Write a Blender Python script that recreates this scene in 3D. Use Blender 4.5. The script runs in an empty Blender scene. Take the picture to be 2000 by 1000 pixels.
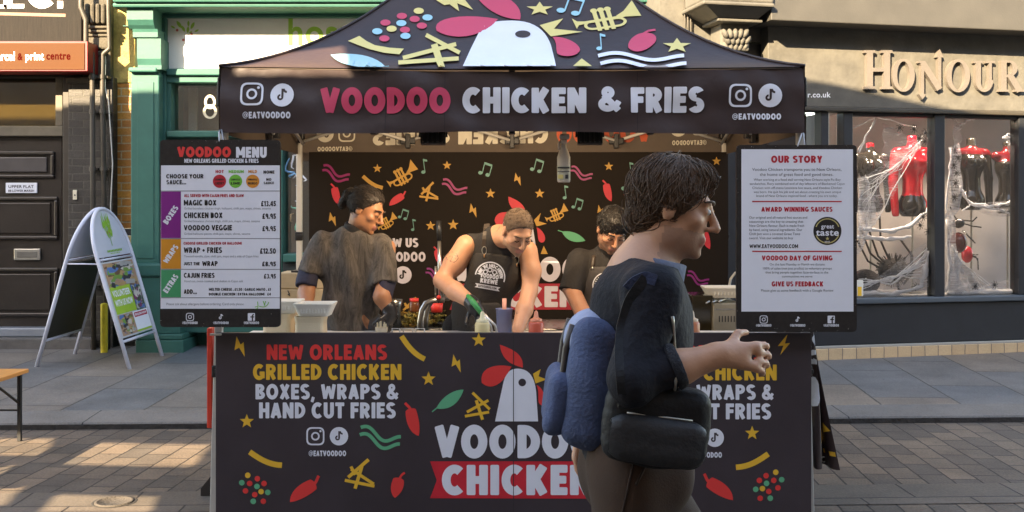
import bpy, bmesh, math, random
import numpy as np
from mathutils import Vector, Matrix, noise
from mathutils.geometry import delaunay_2d_cdt
random.seed(7)
R = math.radians
sc = bpy.context.scene
COL = sc.collection
# ------------------------------------------------------------------ camera, world, sun, exposure
F, HY, EYE = 2041.0, 413.0, 1.6
cam = bpy.data.objects.new('camera', bpy.data.cameras.new('camera'))
COL.objects.link(cam); sc.camera = cam
cam.location = (0, 0, EYE); cam.rotation_euler = (R(90), 0, 0)
cam.data.sensor_width = 36; cam.data.lens = 36 * F / 2000
cam.data.shift_y = (HY - 500) / 2000; cam.data.clip_end = 500; cam.data.clip_start = .05
SEL, SAZ = R(25), R(33)            # sun height, and how far it stands to the left behind the camera
SUN = Vector((-math.sin(SAZ) * math.cos(SEL), -math.cos(SAZ) * math.cos(SEL), math.sin(SEL)))
w = bpy.data.worlds.new('World'); sc.world = w; w.use_nodes = True
nt = w.node_tree; nt.nodes.clear()
sky = nt.nodes.new('ShaderNodeTexSky'); sky.sky_type = 'NISHITA'; sky.sun_disc = False
sky.sun_elevation = SEL; sky.sun_rotation = math.atan2(SUN.x, SUN.y)
bg = nt.nodes.new('ShaderNodeBackground'); bg.inputs[1].default_value = 0.08
wo = nt.nodes.new('ShaderNodeOutputWorld')
nt.links.new(sky.outputs[0], bg.inputs[0]); nt.links.new(bg.outputs[0], wo.inputs[0])
sl = bpy.data.lights.new('sun', 'SUN'); sl.energy = 2.35; sl.angle = R(0.2); sl.color = (1, .87, .66)
so = bpy.data.objects.new('sun', sl); COL.objects.link(so)
so.rotation_euler = SUN.to_track_quat('Z', 'Y').to_euler()
sc.view_settings.view_transform = 'Standard'; sc.view_settings.look = 'None'
sc.view_settings.exposure = 3.62; sc.view_settings.gamma = 1
sc.view_settings.use_white_balance = True; sc.view_settings.white_balance_temperature = 7800; sc.view_settings.white_balance_tint = 12
sc.cycles.max_bounces = 8; sc.cycles.transparent_max_bounces = 16

# ------------------------------------------------------------------ helpers
def at(px, py, Y): return Vector(((px - 1000) / F * Y, Y, EYE + (HY - py) / F * Y))
def lin(c):
    return tuple(((x / 255 + .055) / 1.055) ** 2.4 if x / 255 > .04045 else x / 255 / 12.92 for x in c)
MATS = {}
def M(name, col, rough=.6, metal=0, var=.12, vs=6, bump=.0, bs=60, spec=.5, trans=0, sss=0, coat=0, streak=None, fine=0):
    """procedural surface: base colour varied by two noises, roughness varied too, fine bump, optional thin-cloth translucency"""
    if name in MATS: return MATS[name]
    m = bpy.data.materials.new(name); m.use_nodes = True; MATS[name] = m
    n = m.node_tree.nodes; l = m.node_tree.links
    b = n['Principled BSDF']; tc = n.new('ShaderNodeTexCoord')
    mp = n.new('ShaderNodeMapping'); l.new(tc.outputs['Object'], mp.inputs[0])
    if streak: mp.inputs['Scale'].default_value = streak
    nz = n.new('ShaderNodeTexNoise'); nz.inputs['Scale'].default_value = vs; nz.inputs['Detail'].default_value = 6; nz.inputs['Roughness'].default_value = .65
    l.new(mp.outputs[0], nz.inputs[0])
    mr = n.new('ShaderNodeMapRange'); mr.inputs[1].default_value = .25; mr.inputs[2].default_value = .75
    mr.inputs[3].default_value = 1 - var; mr.inputs[4].default_value = 1 + var
    l.new(nz.outputs[0], mr.inputs[0])
    mx = n.new('ShaderNodeVectorMath'); mx.operation = 'SCALE'; mx.inputs[0].default_value = col[:3]
    l.new(mr.outputs[0], mx.inputs['Scale']); l.new(mx.outputs[0], b.inputs['Base Color'])
    r2 = n.new('ShaderNodeMapRange'); r2.inputs[3].default_value = max(.02, rough - .1); r2.inputs[4].default_value = min(1, rough + .1)
    l.new(nz.outputs[0], r2.inputs[0]); l.new(r2.outputs[0], b.inputs['Roughness'])
    b.inputs['Metallic'].default_value = metal; b.inputs['Specular IOR Level'].default_value = spec
    if coat: b.inputs['Coat Weight'].default_value = coat; b.inputs['Coat Roughness'].default_value = .1
    if sss:
        b.inputs['Subsurface Weight'].default_value = sss; b.inputs['Subsurface Radius'].default_value = (.02, .008, .004); b.inputs['Subsurface Scale'].default_value = .5
    if bump:
        bn = n.new('ShaderNodeTexNoise'); bn.inputs['Scale'].default_value = bs; bn.inputs['Detail'].default_value = 4
        l.new(mp.outputs[0], bn.inputs[0])
        bp = n.new('ShaderNodeBump'); bp.inputs['Strength'].default_value = bump; bp.inputs['Distance'].default_value = .02
        l.new(bn.outputs[0], bp.inputs['Height']); l.new(bp.outputs[0], b.inputs['Normal'])
    if trans:
        o = n['Material Output']; t = n.new('ShaderNodeBsdfTranslucent'); ms = n.new('ShaderNodeMixShader')
        ms.inputs[0].default_value = trans; l.new(mx.outputs[0], t.inputs[0])
        l.new(b.outputs[0], ms.inputs[1]); l.new(t.outputs[0], ms.inputs[2]); l.new(ms.outputs[0], o.inputs[0])
    return m

def brickmat(name, c1, c2, mortar, bw, bh, ms, axes, off=.5, rough=.8, bump=.5, rot=0, squash=1, stain=.25, third=None, spec=.4):
    """bricks, pavers or slabs; axes picks which world axes run along and across a row"""
    m = bpy.data.materials.new(name); m.use_nodes = True; n = m.node_tree.nodes; l = m.node_tree.links; b = n['Principled BSDF']
    g = n.new('ShaderNodeNewGeometry'); rt = n.new('ShaderNodeVectorRotate'); rt.rotation_type = 'Z_AXIS'; rt.inputs['Angle'].default_value = rot
    l.new(g.outputs['Position'], rt.inputs['Vector'])
    sp = n.new('ShaderNodeSeparateXYZ'); l.new(rt.outputs[0], sp.inputs[0]); cb = n.new('ShaderNodeCombineXYZ')
    l.new(sp.outputs['XYZ'.index(axes[0])], cb.inputs[0]); l.new(sp.outputs['XYZ'.index(axes[1])], cb.inputs[1])
    wn = n.new('ShaderNodeTexNoise'); wn.inputs['Scale'].default_value = 9; l.new(g.outputs['Position'], wn.inputs[0])
    ws = n.new('ShaderNodeVectorMath'); ws.operation = 'SCALE'; ws.inputs['Scale'].default_value = .012; l.new(wn.outputs['Color'], ws.inputs[0])
    wa = n.new('ShaderNodeVectorMath'); l.new(cb.outputs[0], wa.inputs[0]); l.new(ws.outputs[0], wa.inputs[1])
    t = n.new('ShaderNodeTexBrick'); l.new(wa.outputs[0], t.inputs[0]); t.offset = off
    t.inputs['Scale'].default_value = 1; t.inputs['Brick Width'].default_value = bw; t.inputs['Row Height'].default_value = bh
    t.inputs['Mortar Size'].default_value = ms; t.inputs['Mortar Smooth'].default_value = .3
    t.inputs['Color1'].default_value = (*c1, 1); t.inputs['Color2'].default_value = (*c2, 1); t.inputs['Mortar'].default_value = (*mortar, 1)
    nz = n.new('ShaderNodeTexNoise'); nz.inputs['Scale'].default_value = 2.2; nz.inputs['Detail'].default_value = 8; nz.inputs['Roughness'].default_value = .7
    l.new(g.outputs['Position'], nz.inputs[0])
    nf = n.new('ShaderNodeTexNoise'); nf.inputs['Scale'].default_value = 70; nf.inputs['Detail'].default_value = 3; l.new(g.outputs['Position'], nf.inputs[0])
    ad = n.new('ShaderNodeMath'); ad.operation = 'MULTIPLY_ADD'; ad.inputs[1].default_value = .8; l.new(nf.outputs[0], ad.inputs[0]); l.new(nz.outputs[0], ad.inputs[2])
    mr = n.new('ShaderNodeMapRange'); mr.inputs[1].default_value = .5; mr.inputs[1].default_value = .6; mr.inputs[2].default_value = 1.2; mr.inputs[3].default_value = 1 - stain; mr.inputs[4].default_value = 1 + stain
    l.new(ad.outputs[0], mr.inputs[0])
    mx = n.new('ShaderNodeVectorMath'); mx.operation = 'SCALE'; l.new(t.outputs[0], mx.inputs[0])
    vo = n.new('ShaderNodeTexVoronoi'); vo.inputs['Scale'].default_value = 5.5; l.new(g.outputs['Position'], vo.inputs[0])
    vr = n.new('ShaderNodeMapRange'); vr.inputs[1].default_value = .03; vr.inputs[2].default_value = .10; vr.inputs[3].default_value = 1 - stain; vr.inputs[4].default_value = 1; l.new(vo.outputs['Distance'], vr.inputs[0])
    ml = n.new('ShaderNodeMath'); ml.operation = 'MULTIPLY'; l.new(mr.outputs[0], ml.inputs[0]); l.new(vr.outputs[0], ml.inputs[1]); l.new(ml.outputs[0], mx.inputs['Scale'])
    l.new(mx.outputs[0], b.inputs['Base Color']); b.inputs['Roughness'].default_value = rough; b.inputs['Specular IOR Level'].default_value = spec
    h = n.new('ShaderNodeMath'); h.operation = 'MULTIPLY_ADD'; h.inputs[1].default_value = -1.2; l.new(t.outputs['Fac'], h.inputs[0])
    hs = n.new('ShaderNodeMath'); hs.operation = 'MULTIPLY'; hs.inputs[1].default_value = .5; l.new(nf.outputs[0], hs.inputs[0]); l.new(hs.outputs[0], h.inputs[2])
    bp = n.new('ShaderNodeBump'); bp.inputs['Strength'].default_value = bump; bp.inputs['Distance'].default_value = .008
    l.new(h.outputs[0], bp.inputs['Height']); l.new(bp.outputs[0], b.inputs['Normal'])
    return m

def glassmat(name, tint=(1, 1, 1), refl=.12):
    m = bpy.data.materials.new(name); m.use_nodes = True; n = m.node_tree.nodes; l = m.node_tree.links
    n.remove(n['Principled BSDF']); o = n['Material Output']
    t = n.new('ShaderNodeBsdfTransparent'); t.inputs[0].default_value = (*tint, 1)
    g = n.new('ShaderNodeBsdfGlossy'); g.inputs['Roughness'].default_value = .03
    fr = n.new('ShaderNodeLayerWeight'); fr.inputs[0].default_value = .25
    ad = n.new('ShaderNodeMath'); ad.operation = 'ADD'; ad.inputs[1].default_value = refl; l.new(fr.outputs['Fresnel'], ad.inputs[0])
    ms = n.new('ShaderNodeMixShader'); l.new(ad.outputs[0], ms.inputs[0]); l.new(t.outputs[0], ms.inputs[1]); l.new(g.outputs[0], ms.inputs[2])
    l.new(ms.outputs[0], o.inputs[0]); return m

def webmat(name, dens, scale):
    """stretched cotton: pale fibres with gaps between them"""
    m = bpy.data.materials.new(name); m.use_nodes = True; n = m.node_tree.nodes; l = m.node_tree.links; b = n['Principled BSDF']
    b.inputs['Base Color'].default_value = (.85, .85, .88, 1); b.inputs['Roughness'].default_value = .9
    tc = n.new('ShaderNodeTexCoord'); mp = n.new('ShaderNodeMapping'); mp.inputs['Rotation'].default_value = (0, R(-52), 0); mp.inputs['Scale'].default_value = (1, 1, 8)
    l.new(tc.outputs['Object'], mp.inputs[0])
    nz = n.new('ShaderNodeTexNoise'); nz.inputs['Scale'].default_value = scale; nz.inputs['Detail'].default_value = 6; nz.inputs['Roughness'].default_value = .7; l.new(mp.outputs[0], nz.inputs[0])
    mr = n.new('ShaderNodeMapRange'); mr.inputs[1].default_value = .62 - dens * .3; mr.inputs[2].default_value = .78 - dens * .2; mr.inputs[3].default_value = .12 + dens * .2; mr.inputs[4].default_value = .9
    l.new(nz.outputs[0], mr.inputs[0]); l.new(mr.outputs[0], b.inputs['Alpha']); return m

class MB:
    """collects shapes and links them as ONE mesh object"""
    def __init__(s): s.v = []; s.f = []; s.m = []; s.sm = []; s.mats = []
    def mi(s, mat):
        if mat not in s.mats: s.mats.append(mat)
        return s.mats.index(mat)
    def add(s, vs, fs, mat, sm=False):
        o = len(s.v); i = s.mi(mat); s.v += [Vector(v) for v in vs]
        for f in fs: s.f.append([k + o for k in f]); s.m.append(i); s.sm.append(sm)
        return s
    def box(s, x0, x1, y0, y1, z0, z1, mat, bv=0, mtx=None, seg=2):
        c = Vector(((x0 + x1) / 2, (y0 + y1) / 2, (z0 + z1) / 2)); d = (abs(x1 - x0), abs(y1 - y0), abs(z1 - z0))
        bm = bmesh.new(); bmesh.ops.create_cube(bm, size=1)
        for v in bm.verts: v.co = Vector((v.co.x * d[0], v.co.y * d[1], v.co.z * d[2])) + c
        if bv: bmesh.ops.bevel(bm, geom=list(bm.edges), offset=min(bv, min(d) * .45), segments=seg, affect='EDGES', profile=.5)
        bm.verts.ensure_lookup_table(); bm.verts.index_update()
        vs = [(mtx @ v.co) if mtx else v.co.copy() for v in bm.verts]
        s.add(vs, [[v.index for v in f.verts] for f in bm.faces], mat, False); bm.free(); return s
    def cyl(s, p, q, r, mat, r2=None, n=14, cap=True):
        p, q = Vector(p), Vector(q); r2 = r if r2 is None else r2
        z = (q - p).normalized(); a = z.orthogonal().normalized(); b = z.cross(a)
        vs = []
        for c, rr in ((p, r), (q, r2)):
            for i in range(n): t = 2 * math.pi * i / n; vs.append(c + (a * math.cos(t) + b * math.sin(t)) * rr)
        s.add(vs, [[i, (i + 1) % n, n + (i + 1) % n, n + i] for i in range(n)], mat, True)
        if cap: s.add(vs[:n], [list(range(n))[::-1]], mat); s.add(vs[n:], [list(range(n))], mat)
        return s
    def tube(s, pts, r, mat, n=8, closed=False, rr=None):
        pts = [Vector(p) for p in pts]; N = len(pts); vs = []; a = None
        for i, p in enumerate(pts):
            t = (pts[(i + 1) % N] - pts[i - 1]) if closed else (pts[min(i + 1, N - 1)] - pts[max(i - 1, 0)])
            t.normalize()
            a = t.orthogonal().normalized() if a is None else (a - t * a.dot(t)).normalized()
            b = t.cross(a); q = rr[i] if rr else r
            for k in range(n): th = 2 * math.pi * k / n; vs.append(p + (a * math.cos(th) + b * math.sin(th)) * q)
        fs = [[i * n + k, i * n + (k + 1) % n, ((i + 1) % N) * n + (k + 1) % n, ((i + 1) % N) * n + k] for i in range(N if closed else N - 1) for k in range(n)]
        if not closed: fs += [list(range(n))[::-1], [(N - 1) * n + k for k in range(n)]]
        return s.add(vs, fs, mat, True)
    def lathe(s, prof, o, mat, n=24, mtx=None, sq=1):
        vs = []
        for r, z in prof:
            for k in range(n): t = 2 * math.pi * k / n; vs.append(Vector((r * math.cos(t), r * math.sin(t) * sq, z)))
        vs = [((mtx @ v) if mtx else v) + Vector(o) for v in vs]; P = len(prof)
        return s.add(vs, [[i * n + k, i * n + (k + 1) % n, (i + 1) * n + (k + 1) % n, (i + 1) * n + k] for i in range(P - 1) for k in range(n)], mat, True)
    def ball(s, c, r, mat, rot=None, u=16, v=10):
        if not hasattr(r, '__len__'): r = (r, r, r)
        vs = []
        for i in range(v + 1):
            ph = math.pi * i / v
            for k in range(u):
                t = 2 * math.pi * k / u; p = Vector((math.sin(ph) * math.cos(t) * r[0], math.sin(ph) * math.sin(t) * r[1], math.cos(ph) * r[2]))
                vs.append((rot @ p if rot else p) + Vector(c))
        return s.add(vs, [[i * u + k, (i + 1) * u + k, (i + 1) * u + (k + 1) % u, i * u + (k + 1) % u] for i in range(v) for k in range(u)], mat, True)
    def slab(s, pts, d, mat, sm=False):
        """a planar outline given thickness along d"""
        n = len(pts); d = Vector(d); vs = [Vector(p) for p in pts] + [Vector(p) + d for p in pts]
        return s.add(vs, [list(range(n))[::-1], list(range(n, 2 * n))] + [[i, (i + 1) % n, n + (i + 1) % n, n + i] for i in range(n)], mat, sm)
    def grid(s, fn, nu, nv, mat, sm=True):
        vs = [fn(i / nu, j / nv) for j in range(nv + 1) for i in range(nu + 1)]
        return s.add(vs, [[j * (nu + 1) + i, j * (nu + 1) + i + 1, (j + 1) * (nu + 1) + i + 1, (j + 1) * (nu + 1) + i] for j in range(nv) for i in range(nu)], mat, sm)
    def art(s, A, surf, base=.0015, step=.0005, maxlen=None):
        """print: flat shapes laid on a surface; surf(px, py, lift) gives the point"""
        for mat, tris, layer in A.items:
            vs, fs = tris
            if maxlen:
                for _ in range(7):
                    vs, fs, ch = subdiv(vs, fs, maxlen)
                    if not ch: break
            off = base + layer * step
            s.add([surf(x, y, off) for x, y in vs], fs, mat, False)
        return s
    def build(s, name, parent=None, loc=None, label=None, cat=None, group=None, kind=None, auto=None):
        if parent is not None: base = parent.matrix_world.translation if parent.parent is None else parent['_b']; base = Vector(base)
        base = Vector(loc) if loc is not None and parent is None else (base if parent is not None else Vector((0, 0, 0)))
        me = bpy.data.meshes.new(name); me.from_pydata([v - base for v in s.v], [], s.f)
        for m in s.mats: me.materials.append(m)
        me.polygons.foreach_set('material_index', s.m); me.polygons.foreach_set('use_smooth', s.sm); me.update()
        o = bpy.data.objects.new(name, me); COL.objects.link(o)
        if parent is not None: o.parent = parent; o['_b'] = tuple(base)
        else: o.location = base; o.matrix_world = Matrix.Translation(base)
        return tag(o, label, cat, group, kind)
def tag(o, label=None, cat=None, group=None, kind=None):
    for k, v in (('label', label), ('category', cat), ('group', group), ('kind', kind)):
        if v: o[k] = v
    return o
def thing(name, label, cat, loc=(0, 0, 0), group=None):
    o = bpy.data.objects.new(name, None); COL.objects.link(o); o.location = loc; o.matrix_world = Matrix.Translation(loc)
    o.empty_display_size = .1
    return tag(o, label, cat, group)
def copy_tree(o, loc, label, rotz=None, rot=None, scale=None):
    c = o.copy(); COL.objects.link(c); c.location = loc; c['label'] = label
    if rotz is not None: c.rotation_euler = (0, 0, rotz)
    if rot is not None: c.rotation_euler = rot
    if scale: c.scale = (scale,) * 3
    for ch in list(o.children):
        d = ch.copy(); COL.objects.link(d); d.parent = c
        for g in ch.children: e = g.copy(); COL.objects.link(e); e.parent = d
    return c

# ------------------------------------------------------------------ flat art: shapes, letters
def area(p): return sum(p[i][0] * p[(i + 1) % len(p)][1] - p[(i + 1) % len(p)][0] * p[i][1] for i in range(len(p))) / 2
def union(polys):
    vs = []; fs = []
    for p in polys:
        p = list(p)
        if area(p) < 0: p = p[::-1]
        fs.append(list(range(len(vs), len(vs) + len(p)))); vs += [Vector(q) for q in p]
    v, e, f, ov, oe, of = delaunay_2d_cdt(vs, [], fs, 0, 1e-5)
    return [(q.x, q.y) for q in v], [list(t) for t, o in zip(f, of) if o]
def subdiv(vs, fs, L):
    vs = list(vs); mid = {}; out = []; ch = False
    def md(a, b):
        k = (min(a, b), max(a, b))
        if math.dist(vs[a], vs[b]) <= L: return None
        if k not in mid: mid[k] = len(vs); vs.append(((vs[a][0] + vs[b][0]) / 2, (vs[a][1] + vs[b][1]) / 2))
        return mid[k]
    for f in fs:
        if len(f) != 3:
            for i in range(1, len(f) - 1): out.append([f[0], f[i], f[i + 1]])
            ch = True; continue
        a, b, c = f; x, y, z = md(a, b), md(b, c), md(c, a); k = [q is not None for q in (x, y, z)]
        if not any(k): out.append(f); continue
        ch = True
        if all(k): out += [[a, x, z], [x, b, y], [z, y, c], [x, y, z]]
        else:
            while not (k[0] and (k[1] or not k[2])):
                a, b, c, x, y, z = b, c, a, y, z, x; k = [q is not None for q in (x, y, z)]
            if k[1]: out += [[x, b, y], [a, x, y], [a, y, c]]
            else: out += [[a, x, c], [x, b, c]]
    return vs, out, ch
def rpoly(pts, r, n=4):
    out = []; N = len(pts)
    for i in range(N):
        p, a, b = Vector(pts[i]), Vector(pts[i - 1]), Vector(pts[(i + 1) % N])
        u, v = (a - p), (b - p); d = min(r, u.length * .45, v.length * .45); s, e = p + u.normalized() * d, p + v.normalized() * d
        for k in range(n + 1):
            t = k / n; q = s * (1 - t) ** 2 + p * 2 * t * (1 - t) + e * t * t; out.append((q.x, q.y))
    return out
def bar(x0, y0, x1, y1, w, r=.05, w2=None):
    a, b = Vector((x0, y0)), Vector((x1, y1)); d = (b - a).normalized(); nn = Vector((-d.y, d.x)); w2 = w if w2 is None else w2
    return rpoly([a + nn * w / 2, a - nn * w / 2, b - nn * w2 / 2, b + nn * w2 / 2], r)
def stroke(pts, w):
    """constant-width strip along a polyline"""
    P = [Vector(p) for p in pts]; L = []; Rr = []
    for i, p in enumerate(P):
        t = (P[min(i + 1, len(P) - 1)] - P[max(i - 1, 0)]).normalized(); nn = Vector((-t.y, t.x)) * w / 2
        L.append(p + nn); Rr.append(p - nn)
    return [[tuple(L[i]), tuple(L[i + 1]), tuple(Rr[i + 1]), tuple(Rr[i])] for i in range(len(P) - 1)]
def sect(cx, cy, RX, RY, rx, ry, a0, a1, n=20):
    o = []; i_ = []
    for k in range(n + 1):
        a = R(a0 + (a1 - a0) * k / n); o.append((cx + RX * math.cos(a), cy + RY * math.sin(a))); i_.append((cx + rx * math.cos(a), cy + ry * math.sin(a)))
    return [[o[k], o[k + 1], i_[k + 1], i_[k]] for k in range(n)]
def disc(cx, cy, rx, ry=None, n=24): ry = rx if ry is None else ry; return [(cx + rx * math.cos(2 * math.pi * k / n), cy + ry * math.sin(2 * math.pi * k / n)) for k in range(n)]
def glyph(c, W):
    """heavy rounded capitals, cap height 1: returns (width, pieces)"""
    h = W / 2; a = .46 - W * .85; b = .5 - W * .95   # inner radii
    st = lambda x: bar(x, 0, x, 1, W); hb = lambda x0, x1, y: bar(x0, y, x1, y, W * .9)
    t, m_, o = 1 - W * .45, .5, W * .45
    if c == 'O' or c == '0': k = .42 if c == 'O' else .36; return 2 * k, sect(k, .5, k, .51, k - W, .51 - W, 0, 360, 36)
    if c == 'Q': return .84, sect(.42, .5, .42, .51, .42 - W, .51 - W, 0, 360, 36) + [bar(.5, .25, .8, -.05, W * .8)]
    if c == 'C': return .74, sect(.42, .5, .42, .51, .42 - W, .51 - W, 48, 312, 30)
    if c == 'G': return .80, sect(.42, .5, .42, .51, .42 - W, .51 - W, 48, 330, 30) + [bar(.45, .42, .8, .42, W * .85), bar(.8 - h, .42, .8 - h, .1, W)]
    if c == 'D': return .72, [st(h)] + sect(.2, .5, .52, .5, .52 - W, .5 - W * .9, -90, 90) + [bar(h, o, .22, o, W * .9, 0), bar(h, t, .22, t, W * .9, 0)]
    if c == 'B': return .66, [st(h)] + sect(.3, .735, .32, .265, .32 - W, max(.03, .265 - W * .85), -90, 90, 12) + sect(.3, .275, .36, .275, .36 - W, max(.03, .275 - W * .85), -90, 90, 12) + [bar(h, t, .31, t, W * .85, 0), bar(h, o, .31, o, W * .85, 0), bar(h, .51, .31, .51, W * .8, 0)]
    if c in 'PR':
        p = [st(h)] + sect(.3, .69, .36, .31, .36 - W, max(.05, .31 - W * .85), -90, 90, 14) + [bar(h, t, .31, t, W * .88, 0), bar(h, .38 + W * .43, .31, .38 + W * .43, W * .85, 0)]
        return (.66, p) if c == 'P' else (.70, p + [bar(.34, .45, .70 - h, .03, W)])
    if c == 'S': return .66, sect(.33, .72, .33, .29, .33 - W, .29 - W * .85, 28, 270, 20) + sect(.33, .285, .33, .295, .33 - W, .295 - W * .85, 90, -152, 20)
    if c in 'EF': return .56, [st(h), hb(h, .56, t), hb(h, .52, .51)] + ([hb(h, .56, o)] if c == 'E' else [])
    if c == 'L': return .54, [st(h), hb(h, .54, o)]
    if c == 'H': return .70, [st(h), st(.70 - h), hb(h, .6, .5)]
    if c in 'I|': return (W, [st(h)]) if c == 'I' else (.1, [bar(.05, -.1, .05, 1.1, .06)])
    if c == 'J': return .5, [bar(.5 - h, .25, .5 - h, 1, W)] + sect(.22, .28, .28, .29, .28 - W, .29 - W * .9, 200, 360, 14)
    if c == 'K': return .72, [st(h), bar(.2, .38, .72 - h, .97, W), bar(.26, .6, .72 - h, .03, W)]
    if c == 'M': return .92, [st(h), st(.92 - h), bar(h, .95, .46, .25, W * .9), bar(.92 - h, .95, .46, .25, W * .9)]
    if c == 'N': return .74, [st(h), st(.74 - h), bar(h, .95, .74 - h, .05, W)]
    if c == 'T': return .62, [bar(.31, 0, .31, 1, W), hb(0, .62, t)]
    if c == 'U': return .70, [bar(h, .3, h, 1, W), bar(.7 - h, .3, .7 - h, 1, W)] + sect(.35, .34, .35, .35, .35 - W, .35 - W * .9, 180, 360)
    if c == 'V': return .78, [bar(h * .9, .98, .39, .04, W), bar(.78 - h * .9, .98, .39, .04, W)]
    if c == 'W': return 1.04, [bar(h * .9, .98, .29, .04, W * .95), bar(.29, .04, .52, .85, W * .85), bar(.52, .85, .75, .04, W * .85), bar(1.04 - h * .9, .98, .75, .04, W * .95)]
    if c == 'X': return .72, [bar(h, .97, .72 - h, .03, W), bar(.72 - h, .97, h, .03, W)]
    if c == 'Y': return .70, [bar(h * .9, .97, .35, .42, W), bar(.7 - h * .9, .97, .35, .42, W), bar(.35, 0, .35, .5, W)]
    if c == 'A': return .74, [bar(h * .9, .02, .37, .96, W), bar(.74 - h * .9, .02, .37, .96, W), bar(.2, .28, .54, .28, W * .75)]
    if c == 'Z': return .6, [hb(0, .6, t), hb(0, .6, o), bar(.5, .9, .1, .1, W)]
    if c == '&': return .82, sect(.36, .76, .24, .25, .24 - W * .75, .25 - W * .75, 0, 360, 24) + sect(.34, .29, .34, .30, .34 - W * .85, .30 - W * .85, 90, 330, 24) + [bar(.2, .66, .74, .04, W * .85), bar(.62, .2, .76, .42, W * .75)]
    if c == '@': return 1.0, sect(.5, .5, .5, .5, .40, .40, -20, 300, 28) + sect(.48, .5, .24, .24, .14, .14, 0, 360, 20) + [bar(.73, .3, .73, .74, .10)] + sect(.82, .34, .16, .14, .07, .05, 180, 330, 10)
    if c == ',': return .26, [bar(.16, .16, .06, -.18, W * .8)]
    if c == '.': return W, [bar(h, 0, h, W, W)]
    if c == '+': return .6, [bar(.05, .45, .55, .45, W * .8), bar(.3, .2, .3, .7, W * .8)]
    if c == '1': return .4, [bar(.4 - h, 0, .4 - h, 1, W), bar(.02, .75, .3, .92, W * .8)]
    if c == '2': return .6, sect(.3, .7, .3, .3, .3 - W, .3 - W * .9, -40, 170, 16) + [bar(.48, .55, .12, .1, W * .9), hb(0, .6, o)]
    if c == '3': return .58, sect(.28, .73, .28, .27, .28 - W, .27 - W * .8, -90, 150, 16) + sect(.28, .28, .30, .29, .30 - W, .29 - W * .8, -150, 90, 16)
    if c == '4': return .64, [bar(.46, 0, .46, 1, W), hb(.0, .64, .3), bar(.4, .95, .06, .32, W * .8)]
    if c == '5': return .6, [hb(.05, .58, t), bar(.05 + h, .5, .05 + h, 1, W)] + sect(.27, .32, .33, .33, .33 - W, .33 - W * .9, -150, 130, 18)
    if c == '8': return .62, sect(.31, .74, .28, .26, .28 - W * .9, .26 - W * .8, 0, 360, 20) + sect(.31, .28, .31, .29, .31 - W, .29 - W * .85, 0, 360, 20)
    if c == '9': return .62, sect(.31, .68, .31, .32, .31 - W, .32 - W * .9, 0, 360, 22) + [bar(.62 - h, .66, .5, .02, W)]
    if c == '£': return .62, [hb(0, .6, o), bar(.2, .1, .2, .7, W), hb(.02, .45, .45)] + sect(.4, .7, .3, .3, .3 - W, .3 - W * .9, 40, 180, 14)
    return .3, []
GC = {}
def gtri(c, W):
    if (c, W) not in GC: g = glyph(c, W); GC[c, W] = (g[0], union(g[1]) if g[1] else ([], []))
    return GC[c, W]
# plain sans letters come from Blender's built-in font, one mesh per character
SANS = {}
def load_sans(chars):
    cu = bpy.data.curves.new('t', 'FONT'); ob = bpy.data.objects.new('t', cu); COL.objects.link(ob)
    def ev(txt, off):
        cu.body = txt; cu.offset = off; cu.size = 1; bpy.context.view_layer.update()
        d = ob.evaluated_get(bpy.context.evaluated_depsgraph_get()); me = d.to_mesh()
        vs = [(v.co.x, v.co.y) for v in me.vertices]; fs = [list(p.vertices) for p in me.polygons]; d.to_mesh_clear(); return vs, fs
    for off, key in ((0, 0), (.022, 1), (.042, 2)):
        w2 = max(v[0] for v in ev('||', 0)[0]); hh = max(v[1] for v in ev('H', 0)[0])
        for c in chars:
            vs, fs = ev(c, off); wd = max(v[0] for v in ev('|' + c + '|', 0)[0]) - w2
            SANS[c, key] = ((wd + off * 1.2) / hh, ([(x / hh + off * .6, y / hh) for x, y in vs], fs))
    bpy.data.objects.remove(ob)
load_sans("abcdefghijklmnopqrstuvwxyzABCDEFGHIJKLMNOPQRSTUVWXYZ0123456789&.,-%()|£'")
class Art:
    def __init__(s): s.items = []
    def add(s, mat, polys, layer=1): s.items.append((mat, union(polys), layer)); return s
    def _run(s, mat, glyphs, sx, sy, x, y, layer, rot=0, piv=None):
        V = []; Fc = []
        for adv, (vs, fs), gap in glyphs:
            o = len(V)
            for a, b in vs:
                X, Y = x + a * sx, y - b * sy
                if rot: dx, dy = X - piv[0], Y - piv[1]; X, Y = piv[0] + dx * math.cos(rot) - dy * math.sin(rot), piv[1] + dx * math.sin(rot) + dy * math.cos(rot)
                V.append((X, Y))
            Fc += [[k + o for k in f] for f in fs]; x += (adv + gap) * sx
        s.items.append((mat, (V, Fc), layer))
    def big(s, mat, txt, x0, x1, yt, yb, W=.27, gap=.07, space=.34, layer=1, rot=0):
        """display capitals fitted to a box"""
        g = [(space, ([], []), 0) if c == ' ' else (*gtri(c, W), gap) for c in txt]
        tot = sum(a + k for a, _, k in g) - gap; H = yb - yt; sx = (x1 - x0) / tot
        s._run(mat, g, sx, H, x0, yb, layer, rot, ((x0 + x1) / 2, (yt + yb) / 2)); return s
    def sans(s, mat, txt, x0, yb, cap, bold=0, x1=None, align='l', layer=1, rot=0):
        g = [(.36, ([], []), 0) if c == ' ' else (*SANS.get((c, bold), (.5, ([], []))), .02) for c in txt]
        tot = sum(a + k for a, _, k in g); sx = cap
        if x1 is not None: sx = (x1 - x0) / tot
        x = x0 if (align == 'l' or x1 is not None) else (x0 - tot * sx / 2 if align == 'c' else x0 - tot * sx)
        s._run(mat, g, sx, cap, x, yb, layer, rot, (x0, yb)); return s
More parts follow.
